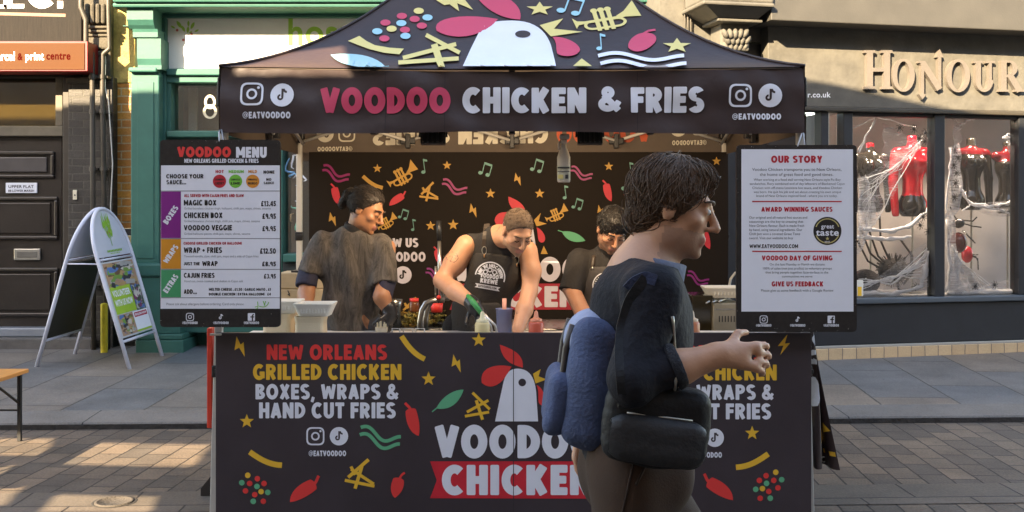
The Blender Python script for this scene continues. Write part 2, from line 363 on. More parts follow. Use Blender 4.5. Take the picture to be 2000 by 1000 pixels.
def xf(polys, cx, cy, sc_=1, rot=0, fx=1):
    a = R(rot); return [[(cx + (fx * x * math.cos(a) - y * math.sin(a)) * sc_, cy + (fx * x * math.sin(a) + y * math.cos(a)) * sc_) for x, y in p] for p in polys]
# motifs, drawn y-down around (0,0)
def star(): return [[((1 if k % 2 == 0 else .42) * math.sin(math.pi * k / 5), -(1 if k % 2 == 0 else .42) * math.cos(math.pi * k / 5)) for k in range(10)]]
def bolt(): return [[(-.25, -1), (.15, -.2), (.45, -.45), (.55, 1), (0, .1), (-.45, .35)]]
def bolt2(): return [[(.35, -1), (-.6, .15), (-.05, .1), (-.35, 1), (.6, -.15), (.1, -.1)]]
def bez(p0, p1, p2, p3, n=10): return [tuple(Vector(p0) * (1 - t) ** 3 + Vector(p1) * 3 * t * (1 - t) ** 2 + Vector(p2) * 3 * t * t * (1 - t) + Vector(p3) * t ** 3) for t in [k / n for k in range(n + 1)]]
def chili():
    return [bez((-.32, -.55), (-.42, .2), (-.2, .8), (.25, 1)) + bez((.25, 1), (.42, .6), (.42, -.1), (.3, -.6))[1:] + bez((.3, -.6), (.2, -.72), (-.2, -.72), (-.32, -.55))[1:-1]] + stroke(bez((0, -.6), (-.05, -.8), (-.2, -.9), (-.28, -1.05), 6), .16)
def chilis(): return [bez((-.4, -.35), (-.5, .3), (-.3, .8), (.1, 1)) + bez((.1, 1), (.5, .5), (.55, 0), (.38, -.4))[1:] + bez((.38, -.4), (.2, -.55), (-.2, -.52), (-.4, -.35))[1:-1]] + stroke(bez((.05, -.45), (.08, -.7), (.15, -.85), (.3, -.95), 6), .16)
def fries(): return [bar(-.75, .3, .5, -.95, .22, 0), bar(-.6, -.25, .95, .62, .2, 0), bar(-.95, .5, 1, .75, .2, 0), bar(.1, -.5, -.25, 1.0, .22, 0), bar(-.62, -.42, -.3, .1, .2, 0)]
def fries2(): return [bar(-.45, -.85, .8, .35, .2, 0), bar(-.85, .55, .7, -.3, .2, 0), bar(-1, .85, .75, .55, .2, 0), bar(-.18, -.3, .28, 1.1, .22, 0)]
def stick(): return stroke(bez((-1, -.45), (-.4, -.05), (.2, .3), (1, .3)), .34)
def wav(): 
    f = lambda dy: stroke([(-1 + 2 * k / 24, dy - .22 * math.sin(k / 24 * 2 * math.pi * 1.15 + .4) + .3 * (k / 24 - .5)) for k in range(25)], .17)
    return f(-.18) + f(.18)
def leaf(): return [bez((-.75, .6), (-.5, -.1), (.2, -.75), (1, -.8)) + bez((1, -.8), (.8, .1), (.2, .7), (-.75, .6))[1:-1]] + stroke([(-.7, .55), (-1.02, .85)], .08)
def trumpet():
    p = [[(.35, -.12), (.62, -.3), (.98, -.75), (1.12, .05), (.62, -.02), (.35, .06)], [(-1.05, -.28), (-.92, -.1), (-.7, -.05), (.5, -.1), (.5, .04), (-.7, .07), (-.9, .1), (-1, .26)]]
    p += sect(-.45, .18, .3, .24, .2, .14, 90, 270, 10) + sect(.3, .18, .32, .24, .22, .14, -90, 90, 10) + [bar(-.45, .37, .3, .37, .1, 0)]
    for x in (-.3, -.08, .14): p += [bar(x, -.5, x, .5, .14, .02), disc(x, -.5, .11)]
    return p
def note(): return [disc(-.2, .78, .27, .22), bar(.02, .8, .02, -.9, .1, 0)] + [[(0, -.95), (.5, -.75), (.5, -.5), (0, -.62)]]
def note2(): return [disc(-.62, .62, .3, .25), disc(.42, .78, .3, .25), bar(-.36, .65, -.2, -.85, .12, 0), bar(.68, .8, .84, -.62, .12, 0), [(-.26, -.95), (.9, -.72), (.88, -.42), (-.28, -.64)]]
def dots(A, mats, cx, cy, s, fx=1, pts=None, ry=None):
    pts = pts or [(-.35, -.85, 0), (.3, -.62, 1), (-.75, -.35, 2), (-.22, -.3, 1), (.75, -.3, 1), (.27, -.1, 2), (-.5, .2, 1), (.55, .25, 0), (1.0, .3, 2), (.12, .45, 1), (.02, .9, 2), (.7, .9, 1)]
    for x, y, k in pts: A.add(mats[k], [disc(cx + fx * x * s, cy + y * s, s * .19, (ry or s) * .19, 16)])
def insta(A, mat, cx, cy, r, w=.17):
    q = r * .98; A.add(mat, [[a, b, d, c] for a, b, c, d in [(o[k], o[(k + 1) % len(o)], i[k], i[(k + 1) % len(o)]) for o, i in [(rpoly([(cx - q, cy - q), (cx + q, cy - q), (cx + q, cy + q), (cx - q, cy + q)], q * .62, 6), rpoly([(cx - q + w * r, cy - q + w * r), (cx + q - w * r, cy - q + w * r), (cx + q - w * r, cy + q - w * r), (cx - q + w * r, cy + q - w * r)], q * .5, 6))] for k in range(len(o))]])
    A.add(mat, sect(cx, cy, r * .47, r * .47, r * .29, r * .29, 0, 360, 24)); A.add(mat, [disc(cx + r * .55, cy - r * .55, r * .12, n=12)])
def tnote(): return [bar(.02, -.58, .02, .2, .2, 0)] + sect(-.18, .2, .3, .3, .12, .12, -90, 180, 16)[:0] + sect(-.16, .2, .28, .28, .1, .1, 0, 270, 20) + sect(.42, -.58, .4, .4, .2, .2, 90, 180, 10)
def tiktok(A, mat, dark, cx, cy, r): A.add(mat, [disc(cx, cy, r)]); A.add(dark, xf(tnote(), cx, cy, r * .95), 2)
# ------------------------------------------------------------------ organic shapes: rounded solids melted together on a grid
class Sdf:
    def __init__(s): s.it = []; s.planes = []; s.disp = None
    def cap(s, p, q, r1, r2=None, k=.03, sub=False, flat=False): s.it.append(('c', np.array(p, float), np.array(q, float), r1, r1 if r2 is None else r2, k, sub, flat)); return s
    def ell(s, c, r, B=None, k=.03, sub=False): s.it.append(('e', np.array(c, float), np.array(r, float), np.eye(3) if B is None else np.array(B, float), None, k, sub)); return s
    def chain(s, pts, rs, k=.03, flat=False):
        for i in range(len(pts) - 1): s.cap(pts[i], pts[i + 1], rs[i], rs[i + 1], k, False, flat and i == len(pts) - 2)
        return s
    def clip(s, c, n): s.planes.append((np.array(c, float), np.array(Vector(n).normalized(), float))); return s
    def bounds(s, it):
        if it[0] == 'c': r = max(it[3], it[4]); return np.minimum(it[1], it[2]) - r, np.maximum(it[1], it[2]) + r
        e = np.sqrt(((it[3] * it[2][None, :]) ** 2).sum(1)); return it[1] - e, it[1] + e
    def mesh(s, h, grow=0):
        bs = [s.bounds(i) for i in s.it if not i[6]]
        lo = np.min([b[0] for b in bs], 0) - grow - 4 * h; hi = np.max([b[1] for b in bs], 0) + grow + 4 * h
        N = np.ceil((hi - lo) / h).astype(int) + 1
        ax = [lo[i] + h * np.arange(N[i]) for i in range(3)]; D = np.full(N, .3, np.float32)
        for it in s.it:
            b0, b1 = s.bounds(it); mg = it[5] + grow + 4 * h + .01
            i0 = np.clip(((b0 - mg - lo) / h).astype(int), 0, N); i1 = np.clip(((b1 + mg - lo) / h).astype(int) + 2, 0, N)
            if (i1 <= i0).any(): continue
            sl_ = tuple(slice(a, b) for a, b in zip(i0, i1))
            P = np.stack(np.meshgrid(*[ax[k][sl_[k]] for k in range(3)], indexing='ij'), -1)
            if it[0] == 'c':
                a, bb = it[1], it[2]; ba = bb - a; L = max(ba @ ba, 1e-12); t = np.clip(((P - a) @ ba) / L, 0, 1)
                d = np.linalg.norm(P - a - t[..., None] * ba, axis=-1) - (it[3] + (it[4] - it[3]) * t)
                if it[7]: d = np.maximum(d, (P - bb) @ (ba / math.sqrt(L)))
            else:
                q = (P - it[1]) @ it[3]; r = it[2]; k0 = np.linalg.norm(q / r, axis=-1); k1 = np.linalg.norm(q / (r * r), axis=-1) + 1e-9; d = k0 * (k0 - 1) / k1
            d = d - (0 if it[6] else grow); k = max(it[5], 1e-4); A = D[sl_]
            if it[6]: d = -d; hh = np.clip(.5 - .5 * (d - A) / k, 0, 1); D[sl_] = A * hh + d * (1 - hh) + k * hh * (1 - hh) if False else np.maximum(A, d)
            else: hh = np.clip(.5 + .5 * (d - A) / k, 0, 1); D[sl_] = d * (1 - hh) + A * hh - k * hh * (1 - hh)
        if s.disp is not None or s.planes:
            P = np.stack(np.meshgrid(*ax, indexing='ij'), -1)
            if s.disp is not None: D = D + s.disp(P).astype(np.float32)
            for c, n in s.planes: D = np.maximum(D, (P - c) @ n)
        return nets(D.astype(np.float32), lo, h)
def nets(D, lo, h):
    S = D < 0; n = np.array(D.shape) - 1
    off = [(i, j, k) for i in (0, 1) for j in (0, 1) for k in (0, 1)]
    def sh(A, o): return A[o[0]:o[0] + n[0], o[1]:o[1] + n[1], o[2]:o[2] + n[2]]
    cnt = sum(sh(S, o).astype(np.int8) for o in off); act = (cnt > 0) & (cnt < 8)
    idx = -np.ones(n, int); C = np.argwhere(act); idx[act] = np.arange(len(C))
    acc = np.zeros((len(C), 3)); num = np.zeros(len(C))
    for a in off:
        for ax in range(3):
            if a[ax]: continue
            b = list(a); b[ax] = 1; va = D[C[:, 0] + a[0], C[:, 1] + a[1], C[:, 2] + a[2]]; vb = D[C[:, 0] + b[0], C[:, 1] + b[1], C[:, 2] + b[2]]
            x = (va < 0) != (vb < 0); t = np.where(x, va / np.where(x, va - vb, 1), 0); p = np.tile(np.array(a, float), (len(C), 1)); p[:, ax] += t
            acc += p * x[:, None]; num += x
    V = lo + (C + acc / num[:, None]) * h; Q = []
    for ax in range(3):
        u, v = (ax + 1) % 3, (ax + 2) % 3
        sA = [slice(1, None)] * 3; sA[ax] = slice(0, -1); sB = [slice(1, None)] * 3; sB[ax] = slice(1, None)
        A = S[tuple(sA)]; B = S[tuple(sB)]; E = np.argwhere(A != B); E = E + 1; E[:, ax] -= 1
        ok = (E[:, u] < n[u]) & (E[:, v] < n[v]) & (E[:, ax] < n[ax]); E = E[ok]
        def g(du, dv): I = E.copy(); I[:, u] += du; I[:, v] += dv; return idx[I[:, 0], I[:, 1], I[:, 2]]
        q = np.stack([g(-1, -1), g(0, -1), g(0, 0), g(-1, 0)], 1); fl = ~S[E[:, 0], E[:, 1], E[:, 2]]; q[fl] = q[fl][:, ::-1]; Q.append(q)
    return V, np.concatenate(Q)
def relax(V, Q, it=2):
    for _ in range(it):
        a = np.zeros_like(V); c = np.zeros(len(V))
        for i in range(4):
            for j in (1, 3): np.add.at(a, Q[:, i], V[Q[:, (i + j) % 4]]); np.add.at(c, Q[:, i], 1)
        V = V * .5 + .5 * a / np.maximum(c, 1)[:, None]
    return V
def blob(sd, h, mat, grow=0, smooth=2, pick=None):
    V, Q = sd.mesh(h, grow); V = relax(V, Q, smooth); b = MB(); b.v = [Vector(v) for v in V.tolist()]; b.f = Q.tolist(); b.sm = [True] * len(Q)
    if pick is None: b.mats = [mat]; b.m = [0] * len(Q)
    else: b.mats = list(mat); b.m = [int(k) for k in pick(V[Q].mean(1))]
    return b
def basis(f, u):
    f = Vector(f).normalized(); r = f.cross(Vector(u)).normalized(); u = r.cross(f); return r, f, u   # right, forward, up
class Head:
    """a face built round centre c, looking along f"""
    def __init__(s, c, f, u, k=1.0): s.c = Vector(c); s.r, s.f, s.u = basis(f, u); s.k = k; s.B = np.array([s.r, s.f, s.u]).T
    def p(s, x, y, z): return s.c + (s.r * x + s.f * y + s.u * z) * s.k
    def e(s, S, x, y, z, r, k=.012, sub=False): S.ell(s.p(x, y, z), np.array(r) * s.k, s.B, k, sub)
    def build(s, S, ears=True):
        s.e(S, 0, -.018, .035, (.074, .092, .082)); s.e(S, 0, .03, -.02, (.060, .058, .085), .02); s.e(S, 0, .042, -.072, (.044, .043, .040), .02)
        s.e(S, 0, .076, -.098, (.018, .016, .015), .015); s.e(S, 0, .074, .03, (.052, .016, .012), .012)
        for q in (-1, 1):
            s.e(S, q * .042, .058, -.018, (.022, .022, .018), .015); s.e(S, q * .05, .005, -.06, (.016, .034, .034), .02)
            s.e(S, q * .031, .092, .010, (.017, .010, .010), .008, True)
            s.e(S, q * .031, .077, .009, (.015, .012, .012), .006)
            s.e(S, q * .012, .098, -.032, (.008, .010, .007), .006)
            if ears: s.e(S, q * .077, -.008, -.002, (.010, .020, .033), .006); s.e(S, q * .088, -.006, .002, (.007, .010, .018), .003, True)
        S.cap(s.p(0, .085, .022), s.p(0, .114, -.026), .008 * s.k, .012 * s.k, .010)
        S.cap(s.p(-.019, .088, -.058), s.p(.019, .088, -.058), .0075 * s.k, None, .006); S.cap(s.p(-.015, .086, -.070), s.p(.015, .086, -.070), .0080 * s.k, None, .006)
        return s
    def local(s, P): return ((P - np.array(s.c)) @ s.B) / s.k
    def details(s, parent, hairmat, eyemat, lids=True, shut=False):
        for q in (-1, 1):
            b = MB(); pts = [s.p(q * x, y, z) for x, y, z in ((.014, .093, .030), (.026, .0935, .035), (.040, .087, .036), (.053, .072, .030))]
            b.tube(pts, .004 * s.k, hairmat, 6, rr=[.0035 * s.k, .0045 * s.k, .004 * s.k, .002 * s.k])
            b.build('eyebrow', parent)
        for q in (-1, 1):
            b = MB(); c = s.p(q * .031, .0835, .009); 
            if not shut: b.ball(c, .0085 * s.k, M('eye_white', (.6, .58, .55), .3, var=.02)); b.ball(c + s.f * .0058 * s.k - s.u * .002, .0045 * s.k, eyemat, u=10, v=8)
            if lids or shut: b.tube([s.p(q * x, y, z) for x, y, z in (((.019, .087, .005), (.031, .0915, .001), (.043, .084, .004)) if shut else ((.019, .091, .007), (.031, .0955, .004), (.043, .088, .006)))], .0022 * s.k, eyemat, 6)
            b.build('eye', parent)
def hand(S, wrist, d, palm, curl=.5, spread=.1, side=1, k=1.0):
    """palm and five fingers: d points along the hand, palm is the direction the palm faces, side = +1 when the thumb is on cross(d, palm)"""
    d = Vector(d).normalized(); n = Vector(palm); n = (n - d * n.dot(d)).normalized(); x = d.cross(n) * side
    P = lambda a, b, c: Vector(wrist) + (x * a + d * b + n * c) * k
    S.cap(P(.012, .02, 0), P(.022, .085, 0), .018 * k, .014 * k, .012); S.cap(P(-.014, .02, 0), P(-.024, .08, 0), .017 * k, .013 * k, .012); S.cap(P(0, -.01, 0), P(0, .05, 0), .024 * k, .018 * k, .015)
    for i, (fx, L) in enumerate(((.03, .072), (.010, .080), (-.010, .075), (-.029, .060))):
        q = P(fx, .092 - abs(fx) * .25, 0); ang = curl * (.8 + .12 * i); r = .0095 * k; dirx = spread * fx / .03
        for j, fr in enumerate((.45, .30, .25)):
            dd = (d * math.cos(ang) + n * math.sin(ang) + x * dirx).normalized(); e = q + dd * L * fr * k
            S.cap(q, e, r, r * .9, .004); q = e; r *= .9; ang += curl * .75
    q = P(.026, .025, .004); dd = (x * .75 + d * .6 + n * .45).normalized(); e = q + dd * .045 * k; S.cap(q, e, .013 * k, .011 * k, .01)
    dd = (x * .25 + d * .8 + n * (.4 + curl * .4)).normalized(); S.cap(e, e + dd * .038 * k, .0105 * k, .0085 * k, .005)
# ------------------------------------------------------------------ ground
YAW = R(2.2)
def kerbY(x): return 7.785 + math.tan(YAW) * x
def paveZ(y): return .05 + .04 * (y - 7.9)
m_road = brickmat('road pavers', (.145, .108, .078), (.070, .058, .048), (.022, .018, .015), .27, .163, .0065, 'YX', .37, .75, .55, R(3.1), stain=.45)
m_band = brickmat('stone band', (.125, .100, .078), (.10, .082, .065), (.025, .02, .018), .62, 1.15, .007, 'XY', .5, .75, .5, R(-2.2), stain=.28)
m_slab = brickmat('paving slabs', (.090, .100, .108), (.165, .132, .102), (.045, .040, .034), 1.15, .64, .009, 'YX', .43, .6, .35, R(2.6), stain=.42, spec=.6)
m_kerb = brickmat('kerb granite', (.155, .140, .124), (.13, .12, .11), (.03, .03, .03), 1.9, 3, .006, 'XY', .5, .8, .6, R(-2.2), stain=.3)
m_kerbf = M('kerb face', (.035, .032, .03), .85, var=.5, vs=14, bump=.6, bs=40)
b = MB(); b.add([(-40, -12, 0), (40, -12, 0), (40, kerbY(40), 0), (-40, kerbY(-40), 0)], [[0, 1, 2, 3]], m_road); b.build('road', kind='structure')
b = MB()
def ysh(y): return lambda x: y + math.tan(YAW) * x
f0, f1 = ysh(5.62), ysh(6.03); b.add([(-30, f0(-30), .004), (30, f0(30), .004), (30, f1(30), .004), (-30, f1(-30), .004)], [[0, 1, 2, 3]], m_band); b.build('stone_band', kind='structure')
b = MB(); X = 30
def ky(d): return [(-X, kerbY(-X) + d), (X, kerbY(X) + d)]
a0, a1, a2 = ky(0), ky(.012), ky(.40)
zt = .05
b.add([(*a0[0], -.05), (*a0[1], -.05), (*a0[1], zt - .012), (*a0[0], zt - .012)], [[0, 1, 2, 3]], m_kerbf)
b.add([(*a0[0], zt - .012), (*a0[1], zt - .012), (*a1[1], zt), (*a1[0], zt)], [[0, 1, 2, 3]], m_kerb)
b.add([(*a1[0], zt), (*a1[1], zt), (*a2[1], zt + .016), (*a2[0], zt + .016)], [[0, 1, 2, 3]], m_kerb); b.build('kerb', kind='structure')
b = MB(); a3 = [(-X, 13), (X, 14)]
zz = lambda p: paveZ(p[1] - math.tan(YAW) * p[0]) 
b.add([(*a2[0], zt + .016), (*a2[1], zt + .016), (*a3[1], paveZ(13)), (*a3[0], paveZ(13.8))], [[0, 1, 2, 3]], m_slab); b.build('pavement', kind='structure')
# litter flecks and a cover set in the road
def gnd(px, py): Y = EYE * F / (py - HY); return at(px, py, Y)
p = gnd(223, 982); b = MB(); mc = M('cover iron', (.075, .062, .050), .8, .1, bump=.5)
b.lathe([(0, .006), (.085, .006), (.088, .010), (.10, .010), (.104, .004)], (p.x, p.y, .002), mc, 28); b.lathe([(.106, .003), (.118, .0052), (.121, .003)], (p.x, p.y, .002), M('cover gap', (.04, .035, .03), .9), 28)
b.build('service_cover', None, (p.x, p.y, .002), 'small round service cover set in the road left of the stall', 'cover')
# ------------------------------------------------------------------ unseen sheet for the houses opposite: its roofline and added holes shape the sunlight
def roofz(t):
    t = min(max(t, 0), 1)
    return 2.33 + .286 * t + t * t if t < .62 else 2.33 + .286 * .62 + .3844 + (t - .62) * 1.45
GX, GY0, GYC, GYD = 1.475, 5.26, 6.26, 1.0
def roof(px, py, off=0):
    py = min(py, 132.6); dx, dz = (px - 1000) / F, (HY - py) / F
    g = lambda Y: EYE + dz * Y - roofz(1 - max(abs(dx * Y) / GX, abs(Y - GYC) / GYD)); lo = None; Y = GY0 - .03
    prev = Y
    while Y < GYC:
        if g(Y) <= 0: break
        prev = Y; Y += .02
    a, c = prev, Y
    for _ in range(24):
        m_ = (a + c) / 2
        if g(m_) > 0: a = m_
        else: c = m_
    return Vector((dx * c, c, EYE + dz * c)) + Vector((0, -.55, .83)) * off
def across(P, Y=-3.0): return P + SUN * ((Y - P.y) / SUN.y)
holes = [[gnd(162, 866), gnd(399, 870), gnd(367, 910), gnd(119, 905)], [gnd(-60, 856), gnd(94, 858), gnd(84, 889), gnd(-60, 886)],
         [gnd(-60, 930), gnd(15, 912), gnd(60, 925), gnd(10, 985), gnd(-60, 985)], [gnd(120, 968), gnd(300, 972), gnd(290, 999), gnd(90, 999)],
         [roof(452, 131), roof(560, 105), roof(664, 92), roof(667, 134)]]
top = 2.63 + 13.9 * math.tan(SEL) / math.cos(SAZ)
b = MB(); m_opp = M('sun mask brick', (.22, .15, .11), .85, var=.2, vs=2)
out = [(-30, 0), (70, 0), (70, top - .25), (-2.2, top - .3), (-5.5, top - .1), (-9.5, top - .15), (-9.5, top + .1), (-30, top + .1)]
def widen(h, k=1.08): c = sum(h, Vector()) / len(h); return [c + (q - c) * k for q in h]
hp = [[(across(q).x, across(q).z) for q in widen(h)] for h in holes]  # openings traced back from the wanted sun patches
vs = [Vector(q) for q in out]; fs = [list(range(len(out)))]
for h in hp:
    if area(h) < 0: h = h[::-1]
    fs.append(list(range(len(vs), len(vs) + len(h)))); vs += [Vector(q) for q in h]
v, e, f, ov, oe, of = delaunay_2d_cdt(vs, [], fs, 0, 1e-5)
b.add([(q.x, -3, q.y) for q in v], [t for t, o in zip(f, of) if o == [0]], m_opp); b.build('houses_sun_mask', kind='structure')

# ------------------------------------------------------------------ left buildings
YB = 10.9
def fb(b, x0, x1, y0, y1, Yf, Yb, mat, bv=.006):
    p, q = at(x0, y1, Yf), at(x1, y0, Yf); return b.box(p.x, q.x, Yf, Yb, p.z, q.z, mat, bv)
def pp(Y): return lambda px, py, off: at(px, py, Y - off)
m_blk = brickmat('black painted brick', (.030, .026, .023), (.045, .04, .035), (.06, .055, .045), .235, .08, .008, 'XZ', .5, .5, .8, stain=.5)
m_soot = M('sooty render', (.065, .055, .038), .8, var=.45, vs=9, bump=.5, bs=25)
m_door = M('dark door paint', (.022, .016, .012), .38, var=.25, vs=5, bump=.08, bs=30)
m_frame = M('door frame paint', (.035, .027, .019), .5, var=.3)
m_trans = glassmat('dusty glass', (.75, .7, .55), .10)
m_cream = M('dusty blind', (.16, .135, .085), .8, var=.15, vs=2)
m_brass = M('dull chrome', (.45, .43, .38), .35, .8)
W_ = M('print white', (.80, .80, .82), .5, var=.03); m_ink = M('ink', (.03, .028, .03), .6, var=.05)
shop = thing('shop_house', 'dark house front with black panelled door beside sooty brick pier and drainpipes', 'house', (at(60, 690, YB).x, YB, paveZ(10.9)))
b = MB(); fb(b, -300, 216, -700, 760, 11.16, 11.5, m_blk, 0); b.build('wall', shop)
b = MB(); fb(b, 133, 221, 150, 700, 10.90, 11.159, m_blk, .01); b.build('brick_pier', shop)
b = MB(); fb(b, 128, 178, 151, 162, 10.83, 10.899, m_soot, .012); fb(b, 160, 216, -200, 150, 10.93, 11.158, m_soot, .01)
for k in range(5): fb(b, 164 + k * 10.5, 173 + k * 10.5, 6, 46, 10.82 + .008 * abs(k - 2), 10.929, m_soot, .03)
for k, yy in enumerate((50, 58, 66)): fb(b, 168, 214, yy, yy + 5, 10.84 + k * .015, 10.929, m_soot, .008)
fb(b, 170, 213, 72, 96, 10.88, 10.929, m_soot, .02); fb(b, 177, 206, 98, 110, 10.89, 10.929, m_soot, .02); fb(b, 180, 204, 112, 150, 10.90, 10.929, m_soot, .02)
b.build('pier_capital', shop)
m_pipe = M('painted iron pipe', (.055, .046, .034), .5, var=.3, vs=10)
Yp = 10.78
for pts, r in (([(158, -60), (158, 15), (168, 40), (168, 92), (180, 105), (181, 300), (183, 690)], .026), ([(210, -60), (212, 20), (214, 95), (201, 106), (200, 180), (208, 690)], .024)):
    b = MB(); P3 = [at(x, y, Yp) for x, y in pts]; Q3 = []
    for i, q in enumerate(P3):
        if 0 < i < len(P3) - 1: Q3 += [q + (P3[i - 1] - q).normalized() * .03, q, q + (P3[i + 1] - q).normalized() * .03]
        else: Q3.append(q)
    b.tube(Q3, r, m_pipe, 12)
    for yy in (150, 218, 330, 450, 560):
        x = pts[-2][0] + (pts[-1][0] - pts[-2][0]) * max(0, (yy - pts[-2][1])) / (pts[-1][1] - pts[-2][1]); q = at(x, yy, Yp)
        b.cyl(q - Vector((0, 0, .022)), q + Vector((0, 0, .022)), r + .008, m_pipe); b.box(q.x - .05, q.x + .05, q.y + .01, q.y + .12, q.z - .012, q.z + .012, m_pipe, .003)
    b.build('drainpipe', shop)
b = MB(); b.tube([at(x, y, 10.80) for x, y in ((206, 110), (205, 170), (212, 200), (220, 320), (216, 400), (217, 470))], .006, M('white cable', (.6, .58, .52), .5)); b.tube([at(x, y, 10.82) for x, y in ((196, 110), (199, 190), (214, 230), (214, 690))], .008, m_pipe); b.build('cable', shop)
fr = MB(); fb(fr, 122, 135, 150, 640, 10.94, 11.158, m_frame, .008); fb(fr, -120, 122, 246, 266, 10.95, 11.158, M('transom rail', (.12, .10, .068), .6, var=.3), .008); fb(fr, -120, 122, 140, 150, 10.95, 11.158, m_frame, .006); fb(fr, 108, 122, 150, 246, 10.99, 11.158, M('transom rail', (.3, .25, .17)), .006); fr.build('door_frame', shop)
tw = MB(); fb(tw, -120, 108, 151, 245, 11.09, 11.10, m_trans, 0); tw = tw.build('transom_window', shop); b = MB(); fb(b, -130, 110, 148, 247, 11.14, 11.155, m_cream, 0); b.build('blind', tw)
d = MB(); fb(d, -130, 121, 267, 640, 11.02, 11.07, m_door, .004); door = d.build('door', shop)
def panel(x0, x1, y0, y1, mat=None, inner=m_door):
    d = MB(); t = 7
    fb(d, x0, x1, y0, y0 + t, 10.985, 11.019, m_frame, .012); fb(d, x0, x1, y1 - t, y1, 10.985, 11.019, m_door, .012)
    fb(d, x1 - t, x1, y0 + t + .2, y1 - t - .2, 10.987, 11.019, m_door, .012); fb(d, x0 + 16, x1 - 14, y0 + 12, y1 - 12, 11.0, 11.019, inner, .012)
    d.build('door_panel', door)
panel(-90, 105, 295, 348, inner=M('door panel grey', (.07, .062, .06), .35)); panel(-90, 112, 384, 468); panel(-90, 112, 523, 618)
d = MB(); fb(d, 27, 78, 486, 508, 10.99, 11.019, m_brass, .006); fb(d, 33, 72, 491, 503, 10.984, 10.989, M('letter flap', (.2, .19, .17), .4, .7), .002); d.build('letterbox', door)
d = MB(); fb(d, 11, 72, 357, 377, 11.0, 11.019, M('name plate', (.66, .68, .74), .4), .003); A = Art(); A.sans(m_ink, 'UPPER FLAT', 16, 367, 5.2, 1, 66); A.sans(m_ink, '88 LOWER MARSH', 16, 374.5, 4, 1, 67); d.art(A, pp(11.0)); d.build('name_plate', door)
d = MB(); fb(d, 142, 150, 371, 390, 10.885, 10.899, M('bell ivory', (.62, .56, .42), .4), .004); q = at(146, 381, 10.883); d.ball(q, .008, m_ink); d.build('doorbell', shop)
d = MB(); fb(d, -130, 134, 641, 658, 10.86, 11.1, M('worn metal sill', (.22, .24, .27), .4, .3), .01); fb(d, -130, 180, 660, 700, 10.80, 11.1, m_soot if False else M('step stone', (.09, .082, .075), .8, var=.3, bump=.3), .02); d.build('doorstep', shop)
# shop signs of the left house
b = MB(); m_fasc = M('weathered black timber', (.017, .0145, .012), .8, spec=.2, var=.5, vs=7, streak=(6, 6, .5), bump=.2)
fb(b, -260, 159, -90, 150, 10.90, 11.15, m_fasc, .004); A = Art(); org = M('orange paint', (.22, .07, .03), .5)
A.add(org, [[(-260, 17), (128, 27), (128, 33), (-260, 23)]])
A.big(W_, 'ETC', -62, 107, -62, 16, W=.22, gap=.12); A.add(W_, [[(112, 2), (123, 2), (123, 16), (112, 16)], [(-66, 9), (14, 9), (14, 16), (-66, 16)], [(24, 8), (47, 8), (47, 16), (24, 16)]])
b.art(A, pp(10.90)); b.build('fascia_sign', None, at(-50, 30, 10.9), 'weathered black timber fascia sign with white slab letters and thin orange line', 'sign')
b = MB(); m_os = M('orange red sign', (.088, .034, .0125), .8, var=.06, spec=.2); m_rs = M('red sign edge', (.20, .006, .010), .4)
fb(b, -260, 171, 80.5, 139, 10.62, 10.899, m_rs, .004); fb(b, -260, 165, 84, 136, 10.612, 10.619, m_os, .002); A = Art()
A.sans(W_, 'arcel', -6, 118, 17, 1, 30); m_dr = M('sign dark red', (.050, .0015, .001), .95, spec=.05)
A.sans(m_dr, '&', 34, 117, 13, 1, 44); A.sans(W_, 'print', 49, 117, 15, 1, 86); A.sans(m_dr, 'centre', 90, 116, 14.5, 1, 138)
b.art(A, pp(10.612)); b.build('box_sign', None, at(-50, 110, 10.7), 'orange and red box sign with white and red lower case letters', 'sign')
# ------------------------------------------------------------------ the green shopfront
m_gr = M('green shop paint', (.034, .122, .097), .5, spec=.3, var=.14, vs=5, bump=.05, bs=20)
m_yb = brickmat('glazed yellow brick', (.42, .20, .038), (.33, .125, .025), (.36, .29, .18), .235, .083, .008, 'XZ', .5, .3, .6, stain=.3, spec=.6)
m_yp = M('flaking yellow plaster', (.40, .28, .09), .8, var=.45, vs=14, bump=.4)
gs = thing('green_shopfront', 'pale green timber shopfront with bracketed pilaster and white name panel behind the stall', 'shop', (at(300, 690, YB).x, YB, paveZ(10.9)))
b = MB(); fb(b, 217, 1310, -800, -60, 11.0, 11.5, M('upper yellow brick', (.4, .26, .12), .8), 0); fb(b, 400, 1310, -60, 690, 11.45, 11.6, M('dark interior', (.03, .028, .026), .9), 0); b.build('wall', gs)
b = MB(); fb(b, 216.3, 264, 163, 446, 11.02, 11.3, m_yb, .004); fb(b, 216.3, 264, -59, 162, 11.01, 11.3, m_yp, .01)
for y0, y1, mm in ((447, 460, m_ink), (461, 476, M('buff glazed brick', (.55, .38, .18), .3)), (477, 491, m_ink), (492, 505, M('oxblood glazed brick', (.12, .03, .02), .3)), (506, 700, m_blk)): fb(b, 216.3, 264, y0, y1, 11.02, 11.3, mm, .006)
b.build('side_wall', gs)
b = MB()   # pilaster
fb(b, 255, 311, 141, 520, 10.72, 11.3, m_gr, .012); fb(b, 268, 300, 160, 505, 10.712, 10.719, m_gr, .004)
fb(b, 250, 306, 131, 140.5, 10.66, 11.3, m_gr, .015); fb(b, 262, 350, 515, 541, 10.64, 11.3, m_gr, .02); fb(b, 263, 352, 541.5, 652, 10.66, 11.3, m_gr, .008); fb(b, 264, 356, 653, 664, 10.62, 11.3, m_gr, .012); fb(b, 265, 358, 665, 700, 10.60, 11.3, m_gr, .008)
b.build('pilaster', gs)
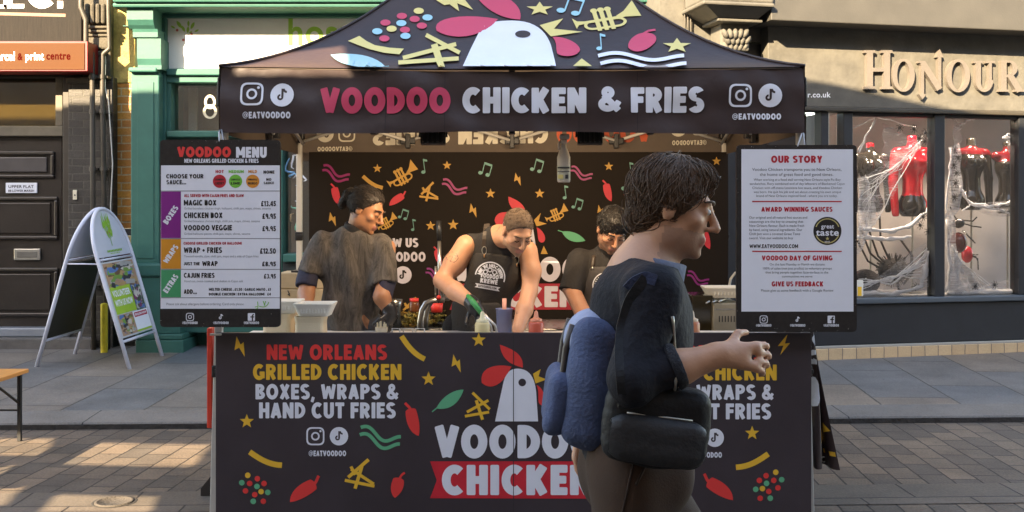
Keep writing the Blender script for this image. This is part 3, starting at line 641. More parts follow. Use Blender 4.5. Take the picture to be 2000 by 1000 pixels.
b = MB(); prof = [(232, 12), (232, 36), (236, 48), (240, 50), (243, 58), (243, 68), (246, 70), (246, 112), (250, 122), (252, 130)]
pl = [(10.56, 14.5), (10.56, 36), (10.59, 46), (10.62, 52), (10.63, 58), (10.63, 68), (10.65, 70), (10.65, 110), (10.67, 122), (10.67, 130.5)]
xs = (at(232, 0, 10.4).x, at(294, 0, 10.4).x)
pts = [(y, at(0, py, 10.5).z) for y, py in pl]; pts += [(11.2, pts[-1][1]), (11.2, pts[0][1])]
for k, (i0, i1) in enumerate(((0, 3), (3, 6), (6, 10))):
    i = .012 * k; seg_ = pts[i0:i1 + (0 if i1 == 10 else 1)]; seg_ = [(seg_[0][0], seg_[0][1])] + seg_[1:]; poly = seg_ + [(11.2, seg_[-1][1] + .0005), (11.2, seg_[0][1] - .0005)]
    b.slab([(xs[0] + .02 + i * 3, y, z - .001 * k) for y, z in poly], (xs[1] - xs[0] - .05 - i, 0, 0), m_gr)
fb(b, 240, 292, 49.5, 51.5, 10.60, 11.2, m_gr, .004); b.build('bracket', gs)
b = MB(); fb(b, 219, 1290, -60, -8, 10.42, 11.0, m_gr, .02); fb(b, 219, 1290, -7.5, 4, 10.46, 11.0, m_gr, .02); fb(b, 219, 1290, 4.5, 14, 10.50, 11.0, m_gr, .02); b.build('cornice', gs)
b = MB(); fb(b, 294, 1262, 26, 34, 10.84, 11.3, m_gr, .01); fb(b, 311.4, 324, 34.5, 690, 10.84, 11.3, m_gr, .01); fb(b, 324.4, 1262, 134, 147, 10.82, 11.3, m_gr, .012); fb(b, 324.4, 1262, 147.5, 161, 10.86, 11.3, m_gr, .008)
fb(b, 324.4, 1262, 255, 268, 10.82, 11.3, m_gr, .012); fb(b, 324.4, 334, 161.5, 254.5, 10.88, 11.3, m_gr, .006); fb(b, 536, 552, 161.5, 690, 10.86, 11.3, m_gr, .01); fb(b, 552.4, 1262, 496, 512, 10.78, 11.3, m_gr, .012); fb(b, 900, 914, 161.5, 495, 10.86, 11.3, m_gr, .01); fb(b, 324.4, 535.6, 614, 650, 10.84, 11.3, m_gr, .01)
b.build('window_frame', gs)
b = MB(); fb(b, 552.4, 1262, 512.5, 700, 10.85, 11.3, M('dark stall riser', (.02, .03, .03), .5), .004); fb(b, 360, 536, 650.5, 700, 11.1, 11.3, m_gr, .004); b.build('stall_riser', gs)
b = MB(); fb(b, 1262.5, 1282, -7, 690, 10.7, 11.3, m_gr, .01); b.build('end_pilaster', gs)
b = MB(); m_gl = glassmat('shop glass', (.9, .92, .9), .16); fb(b, 334, 1262, 162, 254, 11.0, 11.006, m_gl, 0); A = Art()
iv = M('ivory numerals', (.72, .66, .48), .4)
A.add(iv, sect(410, 199, 11, 14, 6.5, 9.5, 0, 360, 24) + sect(410, 218, 14, 14, 8.5, 10, 0, 360, 24)); A.add(iv, [bar(428, 186, 452, 186, 5, 1), bar(450, 186, 438, 232, 5, 1)])
b.art(A, pp(11.0)); fb(b, 552.4, 899.6, 268.5, 495.5, 11.0, 11.006, m_gl, 0); fb(b, 914.4, 1262, 268.5, 495.5, 11.0, 11.006, m_gl, 0); wp = b.build('window_pane', gs)
b = MB(); fb(b, 334, 1262, 161.5, 495.5, 11.40, 11.44, M('interior wall', (.30, .25, .21), .9, var=.4, vs=1.2), 0); fb(b, 345, 352, 160, 255, 11.2, 11.25, M('interior post', (.55, .53, .5), .7), 0); fb(b, 368, 384, 162, 255, 11.3, 11.35, M('interior post', (.55, .53, .5), .7), 0); b.build('interior', gs)
b = MB(); m_wd = M('window drawing blue', (.25, .5, .75), .5); m_wg = M('window drawing green', (.2, .5, .35), .5)
for k, (cx, cy, r_, mm) in enumerate(((572, 322, 13, m_wd), (582, 316, 13, W_), (574, 350, 10, m_wd), (584, 352, 12, W_), (577, 372, 10, m_wd), (579, 385, 8, W_), (578, 398, 8, m_wg), (586, 440, 9, m_wg), (574, 425, 8, M('window drawing tan', (.4, .28, .15), .6)))):
    b.tube([at(cx + r_ * math.cos(t) * (1 + .3 * math.sin(3 * t + k)), cy + r_ * 1.1 * math.sin(t + .4 * math.sin(2 * t + k)), 10.985) for t in [R(70 + 50 * k + 20 * j) for j in range(9)]], .009, mm, 6, rr=[.003, .008, .011, .012, .011, .010, .008, .006, .003])
b.build('window_drawing', gs)
b = MB(); fb(b, 322, 1263, 31, 134, 10.90, 10.94, M('white acrylic', (.72, .70, .64), .35, var=.03), .004); A = Art(); lg = M('leaf green', (.30, .52, .05), .5); bry = M('berry', (.5, .1, .08), .5)
for x, y, r_, a in ((338, 53, 5, -60), (350, 48, 9, -35), (358, 56, 7, -25), (368, 46, 6, 0), (367, 58, 7, 5), (376, 50, 8, 28), (384, 60, 5, 60), (372, 63, 4, 60)): A.add(lg, xf([bez((0, 1), (-.6, .2), (-.4, -.5), (0, -1)) + bez((0, -1), (.4, -.5), (.6, .2), (0, 1))[1:-1]], x, y, r_, a))
for x, y in ((346, 59), (374, 66), (358, 78)): A.add(bry, [disc(x, y, 2.6)])
A.sans(lg, 'hospice', 560, 87, 50, 1, 780); b.art(A, pp(10.90)); b.build('name_panel', None, at(790, 134, 10.92), 'long white name panel with green lettering and leaf emblem under green cornice', 'sign')
# ------------------------------------------------------------------ the grey shop at the right, set back at an angle
P0 = Vector((3.037, 10.33, 0)); D_ = Vector((.9763, .2164, 0)); N_ = Vector((.2164, -.9763, 0))
HM = Matrix(((D_.x, -N_.x, 0, P0.x), (D_.y, -N_.y, 0, P0.y), (0, 0, 1, 0), (0, 0, 0, 1)))     # local: x along the front, y into the shop
def ht(px, y=0):
    k = (px - 1000) / F; q = P0 - N_ * y; return (k * q.y - q.x) / (D_.x - k * D_.y)
def hp_(px, py, y=0): t = ht(px, y); q = P0 + D_ * t - N_ * y; return Vector((t, y, EYE + (HY - py) / F * q.y))
def hw(px, py, y=0): return HM @ hp_(px, py, y)
def hb(b, x0, x1, z0, z1, y0, y1, mat, bv=.006): return b.box(ht(x0, y0), ht(x1, y0), y0, y1, z0, z1, mat, bv, HM)
def hz(py): return EYE + (HY - py) / F * P0.y
hs = thing('grey_shop', 'grey stone shop at an angle with two large display windows and black base', 'shop', tuple(hw(1700, 690)))
m_st = M('grey stone paint', (.098, .091, .076), .75, var=.3, vs=5, bump=.25, bs=18); m_box = M('shutter box paint', (.062, .058, .050), .6, var=.14, vs=4, bump=.05)
m_dk = M('black shop timber', (.018, .019, .022), .45, var=.2); m_sill = M('slate blue sill', (.07, .085, .10), .4)
XR = 2300
b = MB(); hb(b, 1290, XR, hz(86) + .02, 8, .12, .6, m_st, 0); hb(b, 1290, 1376, .1, hz(86), .1, .6, M('cream wall render', (.62, .55, .40), .8, var=.08, bump=.2), 0); hb(b, 1376.5, 1560, .1, hz(86), .14, .6, m_dk, 0); b.build('wall', hs)  # one even cream colour for the wall strip
b = MB(); hb(b, 1500, XR, 2.63, 3.42, -.05, .11, m_st, .008); hb(b, 1500, XR, 2.585, 2.628, -.085, .13, M('bronze moulding', (.05, .042, .03), .5), .01); b.build('fascia', hs)
b = MB(); hb(b, 1506, XR, 3.40, 4.4, -.36, .11, m_box, .01); b.build('shutter_box', hs)
b = MB(); q0 = hz(96)
hb(b, 1376, 1512, hz(28), 4.3, -.40, .12, m_st, .02); hb(b, 1374, 1514, hz(36), hz(28) - .002, -.43, .12, m_st, .015)
vt = [hp_(px, 0, -.36) for px in (1392, 1494)]; 
z1, z0 = hz(36) - .002, hz(54); a_, c_ = ht(1380, -.4), ht(1508, -.4); d0, d1 = ht(1408, -.3), ht(1482, -.3)
V8 = [(a_, -.40, z1), (c_, -.40, z1), (c_, .1, z1), (a_, .1, z1), (d0, -.26, z0), (d1, -.26, z0), (d1, .1, z0), (d0, .1, z0)]
b.add([HM @ Vector(v) for v in V8], [[0, 1, 2, 3], [4, 7, 6, 5], [0, 4, 5, 1], [1, 5, 6, 2], [2, 6, 7, 3], [3, 7, 4, 0]], m_st); hb(b, 1402, 1490, hz(60), hz(54) - .002, -.28, .1, m_st, .01)
b.build('corbel', hs)
b = MB()
for k in range(5):
    for j in range(3):
        px = 1416 + k * 10 + (j % 2) * 4; q = hw(px, 66 + j * 12, -.2 + .03 * j); b.ball(q, (.028, .04, .05), m_st, Matrix.Rotation(R((k - 2) * 14), 3, 'Y'), 10, 8)
hb(b, 1408, 1464, hz(110), hz(58), -.16, .1, m_st, .02); b.build('leaf_carving', hs)
b = MB(); b.tube([hw(px, py, -.12) for px, py in ((1459, 66), (1459, 78), (1462, 82), (1466, 78), (1466, 70))], .008, m_st, 8); b.build('hook', hs)
for k, px in enumerate((1336, 1343, 1350)):
    b = MB(); b.tube([hw(px + 1.2 * math.sin(y * .05 + k), y, .08) for y in range(-60, 90, 12)], .008, m_pipe, 6); b.build('cable', hs)
zb, zt_ = hz(583), 2.583
fr = MB(); hb(fr, 1500, XR, hz(594), zb, -.10, .2, m_sill, .01)
for a, c in ((1648, 1666), (1826, 1846), (1990, 2012), (1604, 1619)): hb(fr, a, c, zb + .001, zt_, -.04, .1, m_dk, .008)
hb(fr, 1666.4, XR, zt_ - .03, zt_ - .001, -.02, .1, m_dk, .004); fr.build('window_frame', hs)
gl = MB(); m_hg = glassmat('display glass', (.97, .96, .95), .06)
for a, c in ((1619.4, 1647.6), (1666.4, 1825.6), (1846.4, 1989.6), (2012.4, 2290)): hb(gl, a, c, zb + .002, zt_ - .032, .02, .026, m_hg, 0)
gl.build('window_pane', hs)
b = MB(); hb(b, 1560, XR, hz(674), hz(594) - .002, -.06, .3, m_dk, .01); b.build('stall_riser', hs)
m_tile = brickmat('buff tiles', (.55, .40, .24), (.48, .34, .2), (.2, .16, .12), .148, .4, .006, 'XZ', 0, .35, .4, stain=.12)
b = MB(); hb(b, 1500, XR, -.1, hz(679), -.10, .3, m_tile, .006); hb(b, 1500, XR, hz(679) + .001, hz(674) - .002, -.09, .3, M('pale tile edge', (.32, .31, .28), .5), .004); b.build('tile_plinth', hs)
b = MB(); m_disp = M('display backing', (.60, .54, .50), .8, var=.12, vs=1.5); hb(b, 1619, XR, zb - .05, zt_ + .5, 1.05, 1.1, m_disp, 0); hb(b, 1560, XR, zt_ + .46, zt_ + .49, .14, 1.045, m_disp, 0); hb(b, 1560, XR, zb - .03, zb - .002, .12, 1.05, M('display floor', (.62, .58, .55), .7), 0); hb(b, 1604, 1610, zb, zt_, .12, 1.05, m_disp, 0); b.build('display_backing', hs)
for px in (1690, 1780, 1900, 1965):
    q = hw(px, 226, .35); b = MB(); b.cyl(q + Vector((0, 0, .02)), q + Vector((0, 0, .10)), .035, m_dk); b.build('ceiling_lamp', hs)
    ll = bpy.data.lights.new('display_lamp', 'SPOT'); ll.energy = 5.5; ll.spot_size = R(120); ll.spot_blend = .6; ll.color = (1, .92, .82); ll.shadow_soft_size = .03; lo = bpy.data.objects.new('display_lamp', ll); COL.objects.link(lo); lo.location = q; lo.rotation_euler = (R(-8), 0, 0)
b = MB(); hb(b, 1500, 1575, .2, 2.58, .10, .13, M('shop door dark', (.03, .022, .018), .4), .004); b.build('door', hs)
# raised letters: each letter is a piece of the sign
sg = thing('shop_sign', 'raised pinkish grey serif capitals standing off the stone fascia', 'sign', tuple(hw(1850, 170)))
m_let = M('letter pink grey', (.132, .114, .098), .55, var=.1, vs=9, bump=.05)
def serif(c):
    sb = lambda x, y: bar(x - .17, y, x + .17, y, .07, 0)
    if c == 'H': return [bar(.18, 0, .18, 1, .19, 0), bar(.72, 0, .72, 1, .19, 0), bar(.18, .5, .72, .5, .1, 0), sb(.18, .035), sb(.72, .035), sb(.18, .965), sb(.72, .965)]
    if c == 'O': return sect(.42, .5, .42, .52, .24, .44, 0, 360, 36)
    if c == 'N': return [bar(.14, -.2, .14, .95, .1, 0), bar(.14, .95, .72, .05, .2, 0), bar(.72, .05, .72, 1.12, .1, 0), bar(0, .965, .22, .965, .07, 0), [(.02, -.12), (.26, -.12), (.14, -.3)], [(.60, 1.12), (.84, 1.12), (.78, 1.28), (.72, 1.40), (.66, 1.28)]]
    if c == 'U': return [bar(.2, .35, .2, 1, .19, 0), bar(.66, .3, .66, 1, .1, 0), sb(.2, .965), sb(.66, .965)] + sect(.43, .35, .325, .36, .14, .28, 180, 365, 20)
    return [bar(.18, 0, .18, 1, .19, 0), sb(.18, .035), bar(.08, .965, .3, .965, .07, 0), bar(.2, .5, .36, .5, .08, 0), bar(.2, .965, .4, .965, .07, 0), bar(.4, .52, .74, .02, .2, 0), sb(.74, .035)] + sect(.36, .745, .3, .255, .13, .19, -90, 90, 14)
for c, x, wd, y0, y1 in (('H', 1688, 56, 98, 174), ('O', 1743, 47, 116, 178), ('N', 1794, 52, 119, 177), ('O', 1849, 49, 117, 179), ('U', 1901, 46, 119, 179), ('R', 1951, 50, 118, 179)):
    vs, fs = union(serif(c) if c != 'S' else glyph('S', .2)[1]); b = MB(); gw = .9 if c != 'S' else .7
    fr3 = [hw(x + vx / gw * wd, y1 - vy * (y1 - y0), -.10) for vx, vy in vs]; bk = [q - N_ * .045 for q in fr3]; n = len(vs)
    ed = {}
    for f in fs:
        for i in range(len(f)): e_ = (f[i], f[(i + 1) % len(f)]); ed[e_] = 1
    b.add(fr3 + bk, fs + [[a, c2, c2 + n, a + n] for a, c2 in ed if (c2, a) not in ed], m_let); b.build('letter', sg)
b = MB(); A = Art(); A.sans(W_, 'www.honour.co.uk', 1622, 190, 10, 1, align='r')
b.art(A, lambda px, py, off: hw(px, py, -.052 - off)); b.build('web_address', hs)
# ------------------------------------------------------------------ the stall tent
LAMP_W = 1.35
m_cloth = M('printed black cloth', (.046, .029, .028), .46, var=.16, vs=3, bump=.45, bs=5, trans=.10, spec=.45)
m_line = M('cloth inner side', (.13, .098, .075), .8, var=.2, vs=3, trans=.3)
m_board = M('printed black board', (.041, .030, .035), .5, var=.22, vs=2.2, bump=.03, bs=60)
m_alu = M('white powder coated tube', (.52, .50, .45), .4, var=.1)
m_blkp = M('black plastic', (.012, .012, .013), .45)
pk = M('print pink red', (.62, .055, .12), .5, var=.05); rd = M('print red', (.76, .045, .04), .5, var=.04); ye = M('print yellow', (.80, .46, .04), .5, var=.04)
yl = M('print pale yellow', (.74, .62, .22), .5, var=.04); gn = M('print green', (.10, .42, .22), .5, var=.04); cy = M('print sky blue', (.30, .58, .66), .5, var=.04); mg = M('print magenta', (.28, .015, .13), .5, var=.05)
tl = M('print teal', (.10, .28, .24), .5); wv = M('print pale grey', (.74, .76, .82), .5, var=.04); kc = M('lining letter cream', (.85, .80, .66), .7, trans=.2); rc = M('lining letter red', (.70, .13, .06), .7, trans=.2)
st = thing('market_tent', 'black printed pop up tent with steep roof over the food stall', 'tent', (0, GYC, 0))
# roof: four concave cloth sides, hips pulled tight
b = MB(); NU, NS = 44, 26
def rpt(side, u, s_):
    h_ = roofz(s_) - .012 * (1 - u * u) * (1 - s_) * math.exp(-s_ * 6)
    a = u * (1 - s_); c = 1 - s_
    x, y = ((a * GX, GYC - c * GYD), (c * GX, GYC + a * GYD), (-a * GX, GYC + c * GYD), (-c * GX, GYC - a * GYD))[side]
    return Vector((x, y, h_))
for sd in range(4): b.grid(lambda i, j, sd=sd: rpt(sd, i * 2 - 1, j * .985), NU, NS, m_cloth)
for sx in (-1, 1):
    for sy in (-1, 1): b.tube([Vector((sx * GX * (1 - t), GYC + sy * GYD * (1 - t), roofz(t) + .004)) for t in [k / 20 for k in range(20)]], .008, m_cloth, 6)
A = Art()
A.add(wv, [[(904, 131), (920, 96), (936, 64)] + bez((936, 64), (948, 44), (965, 43), (1000, 42)) + bez((1000, 42), (1045, 42), (1066, 62), (1076, 90)) + [(1083, 118), (1086, 131)]])
A.add(m_cloth, [disc(1021, 69, 15, 7)], 3)
A.add(pk, [bez((973, 39), (940, 80), (880, 80), (853, 62)) + bez((853, 62), (840, 38), (900, 26), (973, 39))[1:-1]]); A.add(pk, [[(930, -6), (985, -6)] + bez((985, -6), (1010, 8), (1020, 22), (1016, 40)) + bez((1016, 40), (985, 40), (950, 24), (930, -6))[1:-1]])
A.add(yl, [[(1054, 51), (1100, 38), (1082, 58), (1138, 64), (1076, 73)]]); A.add(pk, [bez((1079, 74), (1100, 72), (1130, 84), (1133, 99)) + bez((1133, 99), (1128, 114), (1100, 114), (1089, 107)) + bez((1089, 107), (1084, 98), (1090, 86), (1079, 74))[1:-1]])
def sq(polys, cx, cy, sx, sy, rot=0): return [[(cx + x * sx, cy + y * sy) for x, y in p] for p in xf(polys, 0, 0, 1, rot)]
A.add(yl, sq(star(), 1054, 19, 27, 14)); A.add(yl, sq(star(), 1322, 91, 29, 15)); A.add(cy, sq(note2(), 1115, 12, 28, 19, 8)); A.add(cy, sq(note(), 1173, 83, 20, 17, -4)); A.add(yl, sq(trumpet(), 1184, 40, 62, 40, -12))
A.add(pk, [bez((1228, 96), (1222, 84), (1240, 66), (1258, 66)) + bez((1258, 66), (1284, 64), (1286, 80), (1276, 88)) + bez((1276, 88), (1262, 102), (1240, 108), (1228, 96))[1:-1]] + stroke([(1256, 68), (1266, 62), (1280, 60)], 4))
for dy in (0, 15): A.add(wv, [[(x, y) for x, y in q] for q in stroke([(1168 + dy * .3 + 168 * k / 24, 111 + dy - 6 * math.sin(k / 24 * 2 * math.pi * 1.2) + 10 * (k / 24) ** 2 * .5) for k in range(25)], 7)])
A.add(yl, [[(1119, 131), (1136, 116), (1156, 131)]])
for x, y, mm in ((818, 23, yl), (785, 33, pk), (835, 36, cy), (810, 39, pk), (753, 46, pk), (784, 47, cy), (824, 52, pk), (765, 58, yl), (791, 60, pk), (737, 63, cy), (751, 77, pk), (792, 72, cy)): A.add(mm, [disc(x, y, 10, 6)])
A.add(yl, [[(680, 82), (702, 72), (716, 82), (732, 90), (760, 95), (789, 97), (780, 108), (750, 105), (722, 98), (700, 90)]])
for q in ((832, 70, 898, 105, 8), (787, 115, 891, 88, 8), (778, 124, 896, 116, 8), (848, 88, 863, 135, 13)): A.add(yl, [bar(*q, r=0)])
A.add(cy, [bez((646, 109), (690, 104), (730, 108), (752, 131)) + [(760, 130), (760, 134), (752, 134)] + bez((752, 134), (705, 135), (665, 132), (646, 109))[1:-1]])
A.add(yl, [[(842, -4), (868, 12), (878, 10), (897, 24), (893, 8), (924, 21), (902, -6)]])
b.art(A, roof, .005, .001, 14)
m_bounce = M('added bounce layer', (.16, .125, .10), .8, var=.1)  # added pale layer under the roof, bounces light into the stall
for sd in range(4): b.grid(lambda i, j, sd=sd: rpt(sd, (i * 2 - 1) * .985, j * .97) - Vector((0, 0, .008)), 30, 16, m_bounce)
b.build('canopy', st)
def vwave(x, z): return .010 * math.sin(2.1 * x + .6) * (2.33 - z) * 3 + .007 * math.sin(9 * x + 3 * math.sin(2.3 * x) + 14 * z) + .0035 * math.sin(31 * z + 1.6 * math.sin(4 * x)) + .003 * math.sin(24 * x + 22 * z + 2 * math.sin(5 * x))
def vpt(px, py, off):
    p = at(px, py, GY0); return Vector((p.x, GY0 - off + vwave(p.x, p.z) - .02 * (2.33 - p.z), p.z))
b = MB()
def vtop(px): return 133 + 6.5 * math.cos((px - 1000) / 570 * math.pi / 2)
b.grid(lambda i, j: vpt(431 + 1139 * i, vtop(431 + 1139 * i) * (1 - j) + j * (259 + 2.5 * math.sin(i * 9)), 0), 180, 30, m_cloth)
A = Art(); TXT = [('VOODOO', 626, 880, 171, 222), ('CHICKEN', 903, 1145, 171, 221), ('&', 1168, 1212, 169, 218), ('FRIES', 1232, 1375, 170, 220)]
def vart(A, c1, c2, dk):
    for t_, x0, x1, y0, y1 in TXT: A.big(c1 if t_ == 'VOODOO' else c2, t_, x0, x1, y0, y1, W=.29, gap=.06)
    for x, y in ((493, 184), (1445, 187)): insta(A, c2, x, y, 23)
    for x, y in ((552, 186), (1503, 187)): tiktok(A, c2, dk, x, y, 23)
    for x0, x1, y0, y1 in ((476, 569, 219, 232), (1430, 1524, 222, 234)): A.big(c2, '@EATVOODOO', x0, x1, y0, y1, W=.26, gap=.1)
vart(A, pk, wv, m_cloth)
for x in (753, 869, 1131, 1245): A.add(M('cloth seam', (.02, .015, .016), .7), [[(x - .5, 140), (x + .5, 140), (x + .5, 258), (x - .5, 258)]], 0)
b.art(A, vpt, .0045, .0007, 9); b.build('front_valance', st)
b = MB(); bpt = lambda px, py, off: (lambda p: Vector((-p.x, GYC + GYD - off + .3 * vwave(p.x * 1.1, p.z), p.z - .024 - .015 * p.x)))(at(px, py, GY0))
b.grid(lambda i, j: bpt(431 + 1139 * i, 133 * (1 - j) + 260 * j, .0), 80, 12, m_line) if False else b.grid(lambda i, j: bpt(431 + 1139 * i, 133 * (1 - j) + 260 * j, .002), 80, 12, m_line)
A = Art(); vart(A, rc, kc, m_line); b.art(A, bpt, .005, .0008, 14); b.build('back_valance', st)
for sg_ in (-1, 1):
    b = MB(); spt = lambda u, z, off: Vector((sg_ * (GX - off), GY0 + u, z + 0)); b.grid(lambda i, j: spt(2 * i, 2.33 - .336 * j, 0), 20, 8, m_cloth); b.grid(lambda i, j: spt(2 * i, 2.33 - .336 * j, .004), 20, 8, m_line)
    A = Art(); A.big(rc, 'VOODOO', .45, 1.0, 2.25, 2.12) if False else A.add(rc, [[(.3 + k * .16, 2.22), (.42 + k * .16, 2.22), (.40 + k * .16, 2.09), (.32 + k * .16, 2.09)] for k in range(6)]); b.art(A, spt, .006); b.build('side_valance', st)
for sx, Y in ((-1, 5.31), (1, 5.31), (-1, 7.2), (1, 7.2)):
    xt = 1.455 if Y < 6 else 1.465
    x0 = sx * (1.515 if Y < 6 else xt); x1 = sx * xt
    mtx = Matrix.Translation((x0, Y, .01)) @ Matrix.Shear('XY', 4, ((x1 - x0) / 2.29, 0)) 
    b = MB(); b.box(-.019, .019, -.019, .019, 0, 2.29, m_alu, .005, mtx); lg_ = b.build('leg', st)
    b = MB(); b.box(-.05, .05, -.05, .05, -.009, 0, m_alu, .003, mtx); b.build('foot_plate', lg_)
    for zc in ((1.42,) if Y > 6 else (.78,)):
        b = MB(); b.box(-.026, .026, -.026, .026, zc - .03, zc + .03, m_blkp, .006, mtx); b.box(-.012, .03, -.032, .0, zc - .012, zc + .012, m_blkp, .004, mtx); b.build('clamp', lg_)
    b = MB(); b.box(-.034, .034, -.034, .034, 2.06 if Y > 6 else 2.12, 2.27, m_blkp, .008, mtx); b.build('corner_bracket', lg_)
def scissor(p, q, n_, z0, z1, off):
    p, q = Vector(p), Vector(q)
    for k in range(n_):
        for a, c, o in ((z0, z1, 0), (z1, z0, .018)):
            u = p.lerp(q, k / n_); v = p.lerp(q, (k + 1) / n_); u.z, v.z = a, c; u += Vector(off) * o; v += Vector(off) * o
            b = MB(); d = (v - u); b.tube([u, v], .011, m_alu, 6); b.build('truss_bar', st)
    for k in range(1, n_):
        u = p.lerp(q, k / n_)
        for z in (z0, z1):
            b = MB(); b.box(u.x - .05, u.x + .05, u.y - .022, u.y + .035, z - .022, z + .022, m_blkp, .006); b.box(u.x - .016, u.x + .016, u.y - .03, u.y + .04, z - .05, z + .05, m_blkp, .005); b.build('truss_joint', st)
scissor((-1.42, 7.12, 0), (1.42, 7.12, 0), 4, 2.08, 2.30, (0, -1, 0)); scissor((-1.42, 5.36, 0), (1.42, 5.36, 0), 4, 2.045, 2.29, (0, 1, 0))
m_wl = M('work light housing', (.012, .012, .012), .5)
for px in (846, 1152):
    o = at(px, 268, 5.42); t = thing('work_light', 'small black work light on the tent frame, ' + ('left' if px < 1000 else 'right') + ' of the pair', 'lamp', tuple(o), 'work lights on the tent frame'); mr_ = Matrix.Translation(o) @ Matrix.Rotation(R(-10), 4, 'X')
    b = MB(); b.box(-.065, .065, -.02, .02, -.04, .04, m_wl, .006, mr_); 
    for k in range(5): b.box(-.055 + k * .025, -.045 + k * .025, -.034, -.0205, -.032, .032, m_wl, .002, mr_)
    b.build('housing', t); b = MB(); b.tube([o + Vector((-.07, 0, 0)), o + Vector((-.07, 0, .06)), o + Vector((.07, 0, .06)), o + Vector((.07, 0, 0))], .006, m_wl, 6); b.build('yoke', t)
    b = MB(); m_em = MATS.get('lamp glass') or bpy.data.materials.new('lamp glass'); MATS['lamp glass'] = m_em; m_em.use_nodes = True; pb = m_em.node_tree.nodes['Principled BSDF']; pb.inputs['Emission Color'].default_value = (1, .72, .42, 1); pb.inputs['Emission Strength'].default_value = 4; b.box(-.055, .055, .0205, .024, -.032, .032, m_em, .001, mr_); b.build('lens', t)
    ll = bpy.data.lights.new('work_light_beam', 'AREA'); ll.energy = LAMP_W; ll.color = (1, .80, .58); ll.size = .11; ll.shape = 'RECTANGLE'; ll.size_y = .07; lo = bpy.data.objects.new('work_light_beam', ll); COL.objects.link(lo); lo.parent = t; lo.location = (0, .045, -.02); lo.rotation_euler = (R(90 - 10), 0, 0)
scissor((-1.44, 5.4, 0), (-1.44, 7.1, 0), 2, 2.06, 2.28, (1, 0, 0)); scissor((1.44, 5.4, 0), (1.44, 7.1, 0), 2, 2.06, 2.28, (-1, 0, 0))
# ------------------------------------------------------------------ printed cloth hung across the back of the tent
YBK = 7.165; bkw = lambda x, z: .006 * math.sin(5 * x + 2 * math.sin(3 * z)) + .006 * math.sin(2.3 * x + 1.2 * z)
def bk(px, py, off): p = at(px, py, YBK); return Vector((p.x, YBK - off + bkw(p.x, p.z), p.z))
b = MB(); m_bk = M('printed backdrop cloth', (.017, .013, .0105), .75, var=.2, vs=1.4, bump=.1, bs=10, spec=.12)
b.grid(lambda i, j: bk(604 + 818 * i, 297 * (1 - j) + 860 * j, 0), 60, 40, m_bk); b.grid(lambda i, j: bk(604 + 818 * i, 297 * (1 - j) + 860 * j, -.004), 60, 40, m_bk)
A = Art(); yb_ = M('backdrop ochre', (.52, .28, .05), .6, var=.05); rb_ = M('backdrop red', (.58, .03, .05), .6); wb_ = M('backdrop white', (.60, .56, .62), .6)
for x, y, r_ in ((737, 329, 9), (873, 323, 9), (958, 378, 10), (1054, 378, 10), (841, 441, 10), (885, 439, 11), (1189, 325, 9), (1399, 315, 9), (1386, 415, 10)): A.add(yb_, xf(star(), x, y, r_))
for x, y, s_, r_ in ((786, 345, 30, -28), (756, 436, 20, -28), (1087, 420, 22, -22), (1268, 430, 18, -20)): A.add(yb_, xf(trumpet(), x, y, s_, r_))
for x, y, s_, r_ in ((656, 341, 27, 14), (887, 367, 25, 14), (1135, 340, 22, 14)): A.add(mg, xf(wav(), x, y, s_, r_))
for x, y, s_, r_ in ((852, 540, 22, 16), (1362, 545, 22, 16)): A.add(M('print purple', (.22, .02, .17), .5), xf(wav(), x, y, s_, r_))
for x, y, s_, r_ in ((656, 380, 21, -8), (776, 388, 20, 62), (1186, 373, 21, -8), (1378, 467, 20, -8), (855, 500, 18, -8)): A.add(rb_, xf(chili(), x, y, s_, r_))
for x, y, s_ in ((828, 324, 15), (807, 439, 12), (1104, 375, 14), (1231, 330, 14)): A.add(tl, xf(note(), x, y, s_, -8))
for x, y, s_ in ((948, 330, 14), (1049, 323, 14), (788, 418, 11), (1128, 398, 12)): A.add(tl, xf(note2(), x, y, s_, 8))
for x, y, s_ in ((837, 374, 19), (1365, 375, 17), (803, 600, 20)): A.add(yb_, xf(fries(), x, y, s_))
for x, y, s_ in ((649, 428, 14), (923, 411, 14), (1010, 350, 13), (1172, 412, 12)): A.add(yb_, xf(bolt(), x, y, s_))
A.add(yb_, xf(stick(), 728, 357, 21, 10)); A.add(gn, xf(leaf(), 1117, 460, 22, 60)); dots(A, (yb_, rb_, tl), 1232, 375, 20)
A.add(rb_, [bez((993, 384), (1015, 392), (1028, 402), (1026, 420)) + bez((1026, 420), (1005, 416), (992, 404), (993, 384))[1:-1]]); A.add(rb_, [bez((1000, 416), (985, 445), (968, 446), (966, 430)) + bez((966, 430), (968, 414), (985, 412), (1000, 416))[1:-1]])
A.add(wb_, [[(968, 497)] + [(980, 440)] + bez((980, 440), (990, 412), (1030, 408), (1041, 445)) + [(1049, 497)]]); A.add(yb_, [[(1043, 430), (1056, 416), (1052, 432), (1068, 437), (1048, 442)]]); A.add(rb_, [bez((1048, 444), (1062, 448), (1072, 472), (1058, 474)) + bez((1058, 474), (1048, 472), (1052, 458), (1048, 444))[1:-1]]); A.add(yb_, [[(1056, 496), (1062, 480), (1070, 496)]])
A.big(wb_, 'VOODOO', 882, 1140, 502, 550, W=.28, gap=.06); A.add(M('backdrop ribbon', (.36, .012, .03), .6), [[(878, 554), (1148, 554), (1138, 579), (1148, 605), (878, 605), (888, 579)]]); A.big(wb_, 'CHICKEN', 897, 1128, 559, 600, W=.28, layer=2)
for x0, x1, y0, y1 in ((703, 817, 465, 483), (1236, 1339, 457, 473)): A.big(wb_, 'FOLLOW US', x0, x1, y0, y1)
